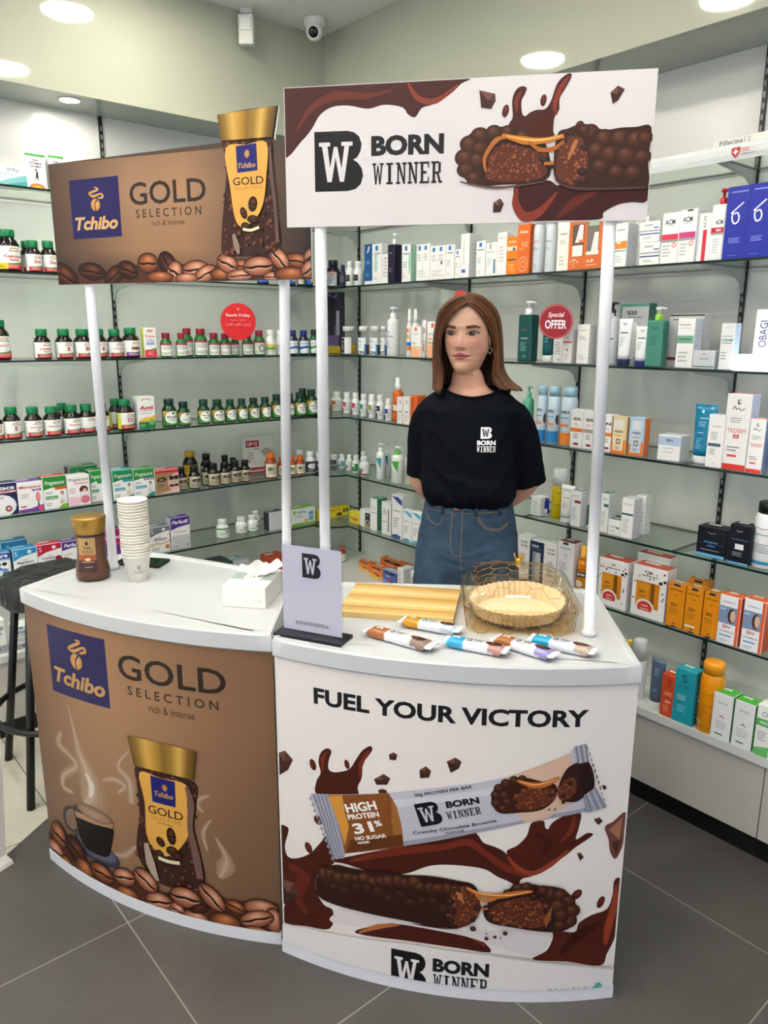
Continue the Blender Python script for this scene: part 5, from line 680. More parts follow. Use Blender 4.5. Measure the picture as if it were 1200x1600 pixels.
def face_art(art, ops, w, h, u0, v0, mono=1.):
    """ops in 0..1 of a face w by h whose lower left is (u0, v0)"""
    U = lambda u: u0+u*w
    V = lambda v: v0+v*h
    art.clip = (u0, v0, u0+w, v0+h)
    for op in ops:
        if isinstance(op, int): op = OPS[op]
        k = op[0]
        if k == 'r': art.rect(U(op[1]), V(op[2]), U(op[3]), V(op[4]), op[5])
        elif k == 't':
            if not op[1]: continue
            body, u, v, s, col, wd, bold = op[1:8]; sh = op[8] if len(op) > 8 else 0.
            tw = wd*w if wd else None
            art.text(body, U(u), V(v), tw, s*h, col, bold, sh)
        elif k == 'v': vtext(art, op, U, V, w, h)
        elif k == 'e': art.ell(U(op[1]), V(op[2]), op[3]*w, op[4]*h, op[5], n=14)
        elif k == 'p': art.poly([(U(a), V(b)) for a, b in op[1]], op[2])
        elif k == 'c': art.line([(U(a), V(b)) for a, b in spline(op[1], 4)], op[2]*h, op[3])
        elif k == 'l':
            _, a, b, c, d, n, col = op; rr = random.Random(len(ops)*7+n)
            for i in range(n):
                y = b+(d-b)*(i+.5)/n; t = (d-b)/n*.22
                e = a+(c-a)*(1 if n == 1 else rr.uniform(.6, 1))
                art.rect(U(a), V(y-t), U(e), V(y+t), col)
    art.clip = None
def vtext(art, op, U, V, w, h):
    body, u, v, s, col, ln = op[1:7]
    vs, fs, x0, x1, y0, y1 = text_geo(body, .0, 0.); sx = ln*h/(x1-x0); sy = s*w/(y1-y0); c = lin(col); art.z += art.dz
    T = [(U(u)-((y-y0)*sy-s*w/2), V(v)+(x-x0)*sx-ln*h/2)+c for x, y in vs]
    for f in fs: art._emit([T[i] for i in f])
def circle_map(r, ang=2.6): return lambda u, v, off: ((r+off)*math.sin(u/r), -(r+off)*math.cos(u/r), v)
def ulines(r, a, n=16): return [r*(-a/2+a*i/n) for i in range(n+1)]
def wrap(name, r, z0, h, ops, parent, mat, ang=2.9, base=None, sx=1., sy=1.):
    """printed sleeve around a round body"""
    mp0 = circle_map(r); mp = (lambda u, v, o: (lambda p: (p[0]*sx, p[1]*sy, p[2]))(mp0(u, v, o)))
    art = Art(mp, ulines(r, ang), dz=2e-5, z0=1.5e-4); w = r*ang
    ops = [OPS[o] if isinstance(o, int) else o for o in ops]
    if base: art.rect(-w/2, z0, w/2, z0+h, base)
    face_art(art, ops, w, h, -w/2, z0)
    if not art.b.f: return None
    return art.b.build(name, mat, parent)
def mat_for(col):
    return M['amber'] if col == 'amber' else (M['acrylic'] if col == 'clear' else M['pill'])
M['lit'] = node_mat('lit_display', .5, base='f4f6fa', emis=('e6eeff', 2.2))
NAMES = dict(pill='supplement_bottle bottle', box='carton box', pump='pump_bottle bottle', can='spray_can spray can', tube='cream_tube tube', square='pump_bottle bottle', clearjar='gummy_jar jar', spray='spray_bottle bottle')
SHELF = dict(A='top shelf', B='second shelf', C='third shelf', D='fourth shelf', E='fifth shelf', F='lowest glass shelf', G='worktop')
def make_product(kind, wall, t, off, z, w, h, d, yaw, col, cap, side, top, ops, nm=0, lab='', cat=0, group=0, extra=0):
    lab = lab[1:] if lab[0] == '.' else '%s, %s wall %s' % (lab, 'left' if wall[0] == 'L' else 'right', SHELF[wall[1]])
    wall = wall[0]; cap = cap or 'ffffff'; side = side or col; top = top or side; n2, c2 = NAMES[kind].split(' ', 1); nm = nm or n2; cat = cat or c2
    y = off+d/2
    if wall == 'L': loc = (t, (YF if z != .345 else 2.965)+y, z)
    else: loc = ((XF if z != .345 else 2.125)+y, t, z)
    rz = (0 if wall == 'L' else -PI/2)+math.radians(yaw)
    z += .0004; loc = (loc[0], loc[1], z)
    if kind == 'box' or nm == 'product_pouch':
        b = MB(); w2 = w/2; bev = min(.0012, w*.05)
        bm = bmesh.new(); bmesh.ops.create_cube(bm, size=1)
        for v in bm.verts: v.co = Vector((v.co.x*w, v.co.y*d, (v.co.z+.5)*h))
        bmesh.ops.bevel(bm, geom=bm.edges[:], offset=bev, segments=1, affect='EDGES')
        bm.normal_update(); bm.verts.index_update()
        V_ = [v.co.copy() for v in bm.verts]
        for f in bm.faces:
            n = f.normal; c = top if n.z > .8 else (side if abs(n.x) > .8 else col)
            b.add([V_[v.index] for v in f.verts], [tuple(range(len(f.verts)))], c)
        bm.free()
        art = Art(lambda u, v, o: (u, -d/2-o, v), dz=2e-5, z0=1e-4)
        face_art(art, ops, w-2*bev, h-2*bev, -w2+bev, bev)
        # tuck flap line on top and fine print down the near side
        a2 = Art(lambda u, v, o: (u, v, h+o), z0=1e-4); a2.rect(-w*.36, d*.1, w*.1, d*.34, 'e9e9e6') if top != col else a2.rect(-w2+.002, -d/2+.003, w2-.002, -d/2+.0038, 'b9bcbc')
        sx = 1 if wall == 'R' else -1
        a3 = Art(lambda u, v, o: (sx*(w2+o), u, v), z0=1e-4); rr = random.Random(int(t*1e4)); L_ = sum(lin(side))/3
        sc = '9fa4aa' if L_ > .3 else ('e8e8e8' if sum(lin(side)) > .25 else '6a6e78')
        for i in range(7): a3.rect(-d*.32, h*(.15+.1*i), d*(-.1+.4*rr.random()), h*(.15+.1*i)+.0014, sc)
        for A in (art, a2, a3):
            o_ = len(b.v); b.v += A.b.v; b.f += [tuple(i+o_ for i in f) for f in A.b.f]; b.c += A.b.c; b.m += A.b.m; b.s += A.b.s
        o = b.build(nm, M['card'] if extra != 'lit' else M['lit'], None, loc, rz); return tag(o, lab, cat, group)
    e = empty(nm, loc, rz, lab, cat, group); r = w/2
    cm = M['plastic']
    if kind == 'pill':
        ch = min(h*.24, .026); bh = h-ch; cr = r*.66; m = mat_for(col); cc = '9b3a0e' if col == 'amber' else col
        if nm == 'supplement_bottle' and bh < w*1.05: ch = h*.26; bh = h-ch; cr = r*.86
        prof = [(r*.9, 0), (r, .003), (r, bh*.72), (r*.97, bh*.79), (r*.82, bh*.89), (cr*.93, bh*.97), (cr*.9, bh+.002)]
        MB().lathe(prof, 24, cc).build('body', m, e)
        MB().lathe([(cr, bh), (cr*1.02, bh+.001), (cr*1.02, h-.003), (cr*.97, h), (.0001, h)], 24, cap).build('cap', cm, e)
        if ops: wrap('label', r+.0002, bh*.07, bh*.66, ops, e, M['card'])
    elif kind == 'clearjar':
        ch = h*.17; bh = h-ch; cr = r*.8
        MB().lathe([(r*.92, .0), (r, .004), (r, bh*.8), (r*.9, bh*.9), (cr, bh*.96), (cr, bh)], 24).build('body', M['acrylic'], e)
        MB().lathe([(r*.86, .003), (r*.93, .006), (r*.93, bh*.42), (.0001, bh*.44)], 20, extra).build('contents', M['matte'], e)
        MB().lathe([(cr*1.05, bh), (cr*1.05, h-.002), (cr, h), (.0001, h)], 24, cap).build('cap', cm, e)
        wrap('label', r+.0002, bh*.03, bh*.7, ops, e, M['card'], 2.5)
    elif kind in ('pump', 'square', 'spray'):
        bh = h*(.78 if kind != 'spray' else .72); sq = kind == 'square'
        if sq:
            ww, dd = w/2, d/2
            b = MB(); b.box((-ww, -dd, 0), (ww, dd, bh), col, min(ww, dd)*.3, seg=3); b.build('body', M['pill'], e)
            art = Art(lambda u, v, o: (u, -dd-o, v), dz=2e-5, z0=1e-4); face_art(art, ops, w*.86, bh*.92, -w*.43, bh*.04)
            if art.b.f: art.b.build('label', M['card'], e)
            cr = ww*.42
        else:
            MB().lathe([(r*.9, 0), (r, .003), (r, bh*.86), (r*.94, bh*.93), (r*.6, bh*.985), (r*.45, bh)], 24, col).build('body', M['pill'], e)
            if ops: wrap('label', r+.0002, bh*.03, bh*.82, ops, e, M['card'])
            cr = r*.45
        if kind == 'spray':
            MB().lathe([(r*.62, bh), (r*.62, bh+(h-bh)*.45), (r*.5, bh+(h-bh)*.5), (r*.5, h-.002), (r*.42, h), (.0001, h)], 20, cap).build('nozzle_cap', cm, e)
        else:
            cb = extra if isinstance(extra, str) and len(extra) == 6 else cap
            MB().lathe([(cr, bh-.001), (cr*1.05, bh+.001), (cr*1.05, bh+(h-bh)*.42), (cr*.5, bh+(h-bh)*.48)], 16, cb).build('collar', cm, e)
            b = MB(); b.lathe([(cr*.4, bh+(h-bh)*.46), (cr*.4, h-.010), (cr*.95, h-.009), (cr, h-.003), (cr*.8, h), (.0001, h)], 16, cap)
            b.tube([(0, 0, h-.005), (cr*1.4, -.002, h-.004), (cr*2.3, -.003, h-.007)], [.0042, .0036, .0026], 8, cap); b.build('pump_head', cm, e)
    elif kind == 'can':
        ch = h*(.34 if extra == 'tall' else .17); bh = h-ch; cr = r*(.86 if extra != 'tall' else .95)
        sh = [(r*.99, bh*.90), (cr*1.02, bh*.985), (cr*.98, bh)] if extra != 'tall' else [(r, bh*.98), (r*.97, bh)]
        MB().lathe([(r*.94, 0), (r, .003)]+sh, 24, col).build('body', M['pill'], e)
        MB().lathe([(cr, bh), (cr, bh+ch*.8), (cr*.93, bh+ch*.96), (cr*.75, h), (.0001, h)], 24, cap).build('cap', cm, e)
        if ops: wrap('label', r+.0002, .004, bh*.88, ops, e, M['card'])
    elif kind == 'tube':
        ch = h*.15; n = 28; rings = []
        for k in range(9):
            f = k/8; zz = ch*.9+(h-ch*.9)*f; a = r*(.82+.18*f); bb = r*.62*(1-f)**.7+.0012
            rings.append([(a*math.cos(2*PI*i/n), bb*math.sin(2*PI*i/n), zz) for i in range(n)])
        MB().loft(rings, col).build('body', M['pill'], e)
        MB().lathe([(r*.8, 0), (r*.84, .002), (r*.84, ch-.002), (r*.80, ch)], 24, cap, sy=.75).build('cap', cm, e)
        if ops:
            def mp(u, v, o):
                f = min(max((v-ch*.9)/(h-ch*.9), 0), 1); a = r*(.82+.18*f); bb = r*.62*(1-f)**.7+.0012
                x = max(-1, min(1, u/a)); return (u, -bb*math.sqrt(max(0, 1-x*x))-o-.0002, v)
            art = Art(mp, [r*(-.7+1.4*i/12) for i in range(13)], dz=2e-5, z0=2e-4)
            face_art(art, ops, r*1.3, h-ch*1.2, -r*.65, ch*1.1)
            if art.b.f: art.b.build('label', M['card'], e)
    return e
for p in PROD: make_product(*p)

# ---------------------------------------------------------------- printed artwork
ART_LEFT_PANEL = [('p',[(.1146,.7823),(.3477,.788),(.3484,.5955),(.1128,.5864)],'211e50'),
('b',.233,.7017,.0241,.0227,.231,('c79a5c','ab7a3c'),0),
('c',[(.2482,.7247),(.2302,.7037),(.2332,.6811)],.0049,'1f1c52'),
('c',[(.2022,.7334),(.2253,.7296),(.2654,.7478),(.2713,.7374),(.2479,.7278)],[.0026,.0106,.0066,.0106,.0033],'b98a4c'),
('c',[(.2339,.7638),(.2522,.7598),(.2152,.7407),(.2024,.7351)],[.0028,.0091,.0091,.0021],'b98a4c'),
('t','Tchibo',.13,.6426,.2048,.0454,'b48a50',.035,.25,0),
('t','GOLD',.3873,.7256,.3107,.0676,'2a1e18',.012,0,0),
('t','S E L E C T I O N',.4132,.6621,.2618,.0246,'2a1e18',.01,0,0),
('t','rich & intense',.4764,.6254,.1328,.0211,'2a1e18',0,0,0),
('c',[(.1769,.5631),(.1947,.4846),(.2098,.4214),(.2433,.357),(.2406,.3007),(.2084,.2716)],[.0045,.0223,.049,.1025,.1337,.0446],'917359'),
('c',[(.1769,.5631),(.1947,.4846),(.2098,.4214),(.2433,.357),(.2406,.3007),(.2084,.2716)],[.0031,.0154,.0338,.0706,.0921,.0307],'987b63'),
('c',[(.1769,.5631),(.1947,.4846),(.2098,.4214),(.2433,.357),(.2406,.3007),(.2084,.2716)],[.0019,.0094,.0207,.0433,.0565,.0188],'a0866f'),
('c',[(.1769,.5631),(.1947,.4846),(.2098,.4214),(.2433,.357),(.2406,.3007),(.2084,.2716)],[.0009,.0045,.0098,.0205,.0267,.0089],'ac9684'),
('c',[(.1302,.4639),(.1124,.4232),(.1576,.404),(.1894,.3803),(.1244,.329),(.1122,.2887),(.1603,.2856)],[.0189,.033,.0236,.033,.0283,.0236,.0141],'917359'),
('c',[(.1302,.4639),(.1124,.4232),(.1576,.404),(.1894,.3803),(.1244,.329),(.1122,.2887),(.1603,.2856)],[.013,.0227,.0162,.0227,.0195,.0162,.0097],'987b63'),
('c',[(.1302,.4639),(.1124,.4232),(.1576,.404),(.1894,.3803),(.1244,.329),(.1122,.2887),(.1603,.2856)],[.008,.0139,.0099,.0139,.0119,.0099,.006],'a0866f'),
('c',[(.1302,.4639),(.1124,.4232),(.1576,.404),(.1894,.3803),(.1244,.329),(.1122,.2887),(.1603,.2856)],[.0038,.0066,.0047,.0066,.0057,.0047,.0028],'ac9684'),
('c',[(.402,.4897),(.3579,.4323),(.393,.3956),(.3943,.3292)],[.0077,.0231,.0423,.0308],'917359'),
('c',[(.402,.4897),(.3579,.4323),(.393,.3956),(.3943,.3292)],[.0053,.0159,.0291,.0212],'987b63'),
('c',[(.402,.4897),(.3579,.4323),(.393,.3956),(.3943,.3292)],[.0032,.0097,.0179,.013],'a0866f'),
('c',[(.402,.4897),(.3579,.4323),(.393,.3956),(.3943,.3292)],[.0015,.0046,.0085,.0062],'ac9684'),
('c',[(.2935,.3698),(.3371,.3864),(.3759,.3775),(.3493,.3496)],[.0117,.0274,.0274,.0117],'917359'),
('c',[(.2935,.3698),(.3371,.3864),(.3759,.3775),(.3493,.3496)],[.0081,.0189,.0189,.0081],'987b63'),
('c',[(.2935,.3698),(.3371,.3864),(.3759,.3775),(.3493,.3496)],[.005,.0116,.0116,.005],'a0866f'),
('c',[(.2935,.3698),(.3371,.3864),(.3759,.3775),(.3493,.3496)],[.0023,.0055,.0055,.0023],'ac9684'),
('c',[(.6391,.4116),(.5998,.3852),(.6172,.3562)],[.0051,.027,.0051],'917359'),
('c',[(.6391,.4116),(.5998,.3852),(.6172,.3562)],[.0035,.0186,.0035],'987b63'),
('c',[(.6391,.4116),(.5998,.3852),(.6172,.3562)],[.0021,.0114,.0021],'a0866f'),
('c',[(.6391,.4116),(.5998,.3852),(.6172,.3562)],[.001,.0054,.001],'ac9684'),
('c',[(.6482,.2902),(.6737,.2421),(.6721,.2086),(.6546,.1716)],[.0051,.0236,.0574,.0169],'917359'),
('c',[(.6482,.2902),(.6737,.2421),(.6721,.2086),(.6546,.1716)],[.0035,.0163,.0396,.0116],'987b63'),
('c',[(.6482,.2902),(.6737,.2421),(.6721,.2086),(.6546,.1716)],[.0021,.01,.0242,.0071],'a0866f'),
('c',[(.6482,.2902),(.6737,.2421),(.6721,.2086),(.6546,.1716)],[.001,.0047,.0115,.0034],'ac9684'),
('c',[(.6383,.3407),(.6138,.2968),(.6237,.2458)],[.0051,.017,.0068],'917359'),
('c',[(.6383,.3407),(.6138,.2968),(.6237,.2458)],[.0035,.0117,.0047],'987b63'),
('c',[(.6383,.3407),(.6138,.2968),(.6237,.2458)],[.0022,.0072,.0029],'a0866f'),
('c',[(.6383,.3407),(.6138,.2968),(.6237,.2458)],[.001,.0034,.0014],'ac9684'),
('c',[(.3025,.1467),(.3539,.1579),(.3977,.2004)],[.0125,.0293,.0167],'917359'),
('c',[(.3025,.1467),(.3539,.1579),(.3977,.2004)],[.0086,.0202,.0115],'987b63'),
('c',[(.3025,.1467),(.3539,.1579),(.3977,.2004)],[.0053,.0124,.0071],'a0866f'),
('c',[(.3025,.1467),(.3539,.1579),(.3977,.2004)],[.0025,.0059,.0033],'ac9684'),
('c',[(.2267,.3722),(.2472,.3376),(.2357,.299)],[.005,.0248,.0124],'c9bdb4'),
('b',.2396,.1308,.0947,.0392,-.057,('5a5c70','2c2e3c'),0),
('b',.2403,.1363,.0846,.0297,-.054,('7a7f92','484a5a'),0),
('s',[(.1582,.2475),(.2275,.2683),(.2926,.2659),(.3202,.2513),(.3204,.2249),(.3066,.1691),(.2888,.1303),(.2423,.1188),(.199,.121),(.1709,.1491),(.1611,.1912)],'3a2b24'),
('s',[(.1638,.2217),(.248,.2311),(.3183,.2337),(.3066,.1691),(.289,.1317),(.2427,.1216),(.1992,.1224),(.1739,.1503)],'0c0807'),
('p',[(.1591,.2283),(.2489,.2378),(.3211,.2453),(.3186,.2293),(.2463,.2177),(.164,.2107)],'a37c60'),
('b',.2439,.2513,.0755,.0225,-.006,('8d7566','6f5a4e'),0),
('b',.2436,.2487,.0672,.0164,-.002,('a98d78','8a6a52'),0),
('c',[(.1583,.2358),(.1241,.2222),(.1043,.1942),(.1094,.1631),(.1436,.1576),(.164,.166)],[.0092,.0153,.0153,.0153,.0153,.0092],'3a3438'),
('c',[(.1514,.2279),(.1281,.2159),(.1147,.1952),(.1204,.1677),(.1476,.1645)],.0036,'8a8288'),
('s',[(.419,.4484),(.4849,.45),(.5981,.4413),(.6007,.3789),(.5902,.3116),(.6038,.235),(.6135,.1562),(.5909,.127),(.5288,.1075),(.4581,.1148),(.4005,.1804),(.4198,.3095),(.4195,.3895)],'38201a'),
('G',[(.419,.448),(.485,.45),(.598,.441),(.601,.379),(.59,.312),(.604,.235),(.614,.156),(.591,.127),(.529,.108),(.458,.115),(.4,.18),(.42,.309),(.42,.389)],240,.0067),
('s',[(.434,.4359),(.501,.4355),(.5745,.4317),(.5746,.3737),(.577,.3088),(.5682,.2738),(.5372,.2296),(.5008,.2032),(.466,.214),(.4417,.2548),(.4439,.3495)],'d19c48'),
('p',[(.4684,.4358),(.5432,.4331),(.5407,.3586),(.4692,.3594)],'1b1a66'),
('q',[(.4026,.5349),(.4309,.5358),(.4415,.452),(.417,.4512)],('5f4519','8a6a2a','8a6a2a','5f4519')),
('q',[(.4309,.5358),(.4583,.5362),(.4653,.4524),(.4415,.452)],('8a6a2a','c79c4c','c79c4c','8a6a2a')),
('q',[(.4583,.5362),(.485,.5362),(.4886,.4525),(.4653,.4524)],('c79c4c','a9832f','a9832f','c79c4c')),
('q',[(.485,.5362),(.511,.5359),(.5114,.4523),(.4886,.4525)],('a9832f','7e5f20','7e5f20','a9832f')),
('q',[(.511,.5359),(.5364,.5352),(.5338,.4519),(.5114,.4523)],('7e5f20','8f6e2c','8f6e2c','7e5f20')),
('q',[(.5364,.5352),(.5614,.5342),(.5558,.4512),(.5338,.4519)],('8f6e2c','c9a050','c9a050','8f6e2c')),
('q',[(.5614,.5342),(.5858,.533),(.5774,.4502),(.5558,.4512)],('c9a050','7a5a22','7a5a22','c9a050')),
('q',[(.5858,.533),(.6098,.5315),(.5986,.449),(.5774,.4502)],('7a5a22','4a3512','4a3512','7a5a22')),
('c',[(.5767,.4257),(.5864,.3761),(.579,.3093),(.5906,.2321),(.5994,.1598)],[.0115,.0192,.0154,.0231,.0192],'6b5148'),
('c',[(.4378,.2264),(.4476,.1673),(.4656,.1171)],[.0129,.0301,.0129],'a79484'),
('t','Tchibo',.4771,.3864,.0574,.0159,'b48a50',.03,.25,0),
('b',.5106,.4086,.0079,.0095,.221,('b98a4c','a5793c'),0),
('t','GOLD',.4541,.3354,.1065,.0242,'33241a',.01,0,0),
('t','S E L E C T I O N',.4611,.3137,.0919,.0095,'8a6424',0,0,0),
('t','rich & intense',.4837,.3014,.0449,.0061,'33241a',0,0,0),
('B',.5209,.2692,.0135,.0232,.073,2,1),
('B',.4862,.2434,.0116,.0142,.667,2,1),
('B',.5198,.2252,.0172,.0125,.248,2,1),
('B',.4796,.2042,.0133,.0126,-.075,2,1),
('B',.536,.2124,.0128,.0097,.244,2,1),
('c',[(.4751,.1926),(.5068,.1898),(.5415,.1934)],.0103,'d8d0a8'),
('p',[(-.0212,.0828),(.0712,.1261),(.1586,.0973),(.2714,.0844),(.3874,.1014),(.4816,.0872),(.5464,.1057),(.6081,.1273),(.6882,.1131),(.8147,.1261),(.8111,.0018),(.6485,.0047),(.463,.0171),(.1912,-.0031),(-.0456,-.0289)],'4a2617'),
('B',.065,.1096,.0413,.0409,-.198,1,1),
('B',.1494,.1,.0469,.0388,-.445,2,1),
('B',.0389,.0423,.0465,.0375,.051,0,1),
('B',.185,.0516,.0387,.0313,-.259,1,0),
('B',.2615,.0705,.0481,.0296,-.043,1,1),
('B',.35,.0914,.0408,.0263,.227,0,1),
('B',.356,.0395,.0432,.0224,.073,1,0),
('B',.5256,.0747,.0294,.0269,-.668,2,1),
('B',.4658,.0535,.0433,.0288,.219,0,1),
('B',.4264,.108,.0411,.0301,-.57,0,1),
('B',.5236,.0455,.0223,.0227,-.304,0,1),
('B',.5517,.0913,.0459,.0305,-.003,0,1),
('B',.5819,.0361,.0373,.0213,-.137,0,0),
('B',.5928,.0673,.0325,.0122,.399,2,1),
('B',.6307,.1106,.0468,.0252,-.807,0,1),
('B',.6959,.096,.0291,.0187,-.332,1,1),
('B',.6649,.043,.0441,.0277,.044,1,0),
('B',.7654,.1045,.0441,.024,.012,0,0),
('B',.7996,.069,.0218,.0375,.12,0,0),
('B',.7532,.0686,.047,.0243,.327,0,1),
('B',.7543,.0238,.0419,.0209,-.097,0,0),
('B',.0978,.029,.0313,.0252,-.099,1,1)]
ART_LEFT_HEADER = [('p',[(.0662,1.9411),(.228,1.9442),(.2275,1.7945),(.0662,1.7923)],'201c50'),
('b',.1483,1.8767,.0153,.0155,-.051,('c79a5c','ab7a3c'),0),
('c',[(.1579,1.89),(.1464,1.8787),(.1488,1.8619)],.0031,'1f1c52'),
('c',[(.1283,1.9054),(.1429,1.8981),(.1689,1.9032),(.1731,1.8946),(.1576,1.8923)],[.0018,.0071,.0044,.0071,.0022],'b98a4c'),
('c',[(.1478,1.9208),(.1599,1.9144),(.1363,1.9081),(.1284,1.9066)],[.0018,.0058,.0058,.0013],'b98a4c'),
('t','Tchibo',.0762,1.8309,.1409,.0335,'c29a62',.035,.25,0),
('t','GOLD',.2604,1.8965,.2329,.0556,'2c211c',.012,0,0),
('t','S E L E C T I O N',.277,1.8476,.2,.0205,'33271f',.01,0,0),
('t','rich & intense',.3254,1.8233,.0999,.0129,'3a2c24',0,0,0),
('p',[(-.0037,1.6893),(.0778,1.7088),(.2034,1.7059),(.292,1.7274),(.3762,1.7285),(.4725,1.7063),(.5525,1.7236),(.6593,1.7207),(.7837,1.7234),(.7827,1.6709),(-.0049,1.6715)],'4a2a1c'),
('B',.021,1.6995,.0508,.0284,-.449,2,1),
('B',.1187,1.7078,.0441,.0216,-.159,2,1),
('B',.1936,1.6958,.0373,.0209,.536,2,1),
('B',.2387,1.7085,.0332,.0218,-.306,2,1),
('B',.3672,1.7188,.0346,.0243,-1.004,2,1),
('B',.3046,1.7251,.032,.0236,-.027,1,1),
('B',.3866,1.7017,.0216,.0262,-.466,0,1),
('B',.4523,1.7054,.0401,.021,.033,0,1),
('B',.4797,1.693,.0348,.0191,.412,0,1),
('B',.3398,1.6894,.0418,.0135,-.021,1,0),
('B',.4225,1.6844,.0325,.012,-.02,0,0),
('B',.5274,1.692,.0313,.0143,-.022,1,0),
('B',.5905,1.7098,.0304,.0155,-.171,1,1),
('B',.5467,1.7174,.0299,.0217,-.396,0,1),
('B',.5818,1.6876,.0384,.0142,.051,0,1),
('B',.6362,1.7087,.042,.0229,.048,0,1),
('B',.6729,1.6825,.0224,.0114,-.021,0,1),
('B',.744,1.7184,.036,.0174,-.147,1,1),
('B',.6951,1.7247,.0336,.0195,-.819,0,1),
('B',.7838,1.7296,.023,.0169,.514,0,1),
('B',.7249,1.6877,.0437,.0163,-.022,1,0),
('B',.7796,1.6989,.0273,.0196,.519,0,1),
('s',[(.5477,2.0015),(.5965,2.0037),(.6781,1.9997),(.6838,1.957),(.6751,1.9161),(.6857,1.8432),(.7022,1.7876),(.6974,1.7508),(.6598,1.7364),(.5454,1.7366),(.533,1.769),(.5435,1.8503),(.555,1.9236),(.5542,1.9662)],'38201a'),
('G',[(.548,2.002),(.596,2.004),(.678,2),(.684,1.957),(.675,1.916),(.686,1.843),(.702,1.788),(.697,1.751),(.66,1.736),(.545,1.737),(.533,1.769),(.544,1.85),(.555,1.924),(.554,1.966)],240,.006),
('s',[(.5581,1.9839),(.6179,1.9884),(.6712,1.9885),(.6686,1.9165),(.6583,1.8568),(.6369,1.8211),(.5985,1.8011),(.5767,1.8238),(.5671,1.8923)],'d19c48'),
('p',[(.5867,1.9866),(.6437,1.9895),(.6449,1.9288),(.5884,1.9264)],'1b1a66'),
('q',[(.5381,2.0606),(.5591,2.0613),(.5636,2.0014),(.5454,2.0017)],('5f4519','8a6a2a','8a6a2a','5f4519')),
('q',[(.5591,2.0613),(.58,2.062),(.5816,2.0011),(.5636,2.0014)],('8a6a2a','c79c4c','c79c4c','8a6a2a')),
('q',[(.58,2.062),(.6007,2.0626),(.5996,2.0009),(.5816,2.0011)],('c79c4c','a9832f','a9832f','c79c4c')),
('q',[(.6007,2.0626),(.6212,2.0633),(.6174,2.0006),(.5996,2.0009)],('a9832f','7e5f20','7e5f20','a9832f')),
('q',[(.6212,2.0633),(.6416,2.064),(.6351,2.0004),(.6174,2.0006)],('7e5f20','8f6e2c','8f6e2c','7e5f20')),
('q',[(.6416,2.064),(.6618,2.0646),(.6526,2.0001),(.6351,2.0004)],('8f6e2c','c9a050','c9a050','8f6e2c')),
('q',[(.6618,2.0646),(.6818,2.0652),(.6701,1.9998),(.6526,2.0001)],('c9a050','7a5a22','7a5a22','c9a050')),
('q',[(.6818,2.0652),(.7017,2.0659),(.6874,1.9996),(.6701,1.9998)],('7a5a22','4a3512','4a3512','7a5a22')),
('c',[(.6796,1.9809),(.6824,1.9156),(.6896,1.8491),(.6941,1.7633)],[.0064,.0096,.0096,.0096],'5f4a44'),
('t','Tchibo',.5905,1.9421,.0491,.012,'b48a50',.03,.25,0),
('b',.617,1.9677,.0071,.0091,-.071,('b98a4c','a5793c'),0),
('t','GOLD',.5754,1.907,.0848,.0181,'33241a',.01,0,0),
('t','S E L E C T I O N',.5806,1.8903,.0761,.0067,'8a6424',0,0,0),
('B',.6285,1.8534,.0119,.016,-.166,2,1),
('B',.6022,1.8338,.0086,.0131,.395,2,1),
('B',.6271,1.8185,.0149,.0086,-.045,2,1),
('B',.6062,1.8039,.012,.0075,-.186,2,1),
('c',[(.5983,1.7967),(.6208,1.7933),(.6435,1.7992)],.0066,'d8d0a8'),
('c',[(.5711,1.7865),(.5775,1.7611),(.5842,1.7387)],[.0067,.0168,.0067],'8c7868')]
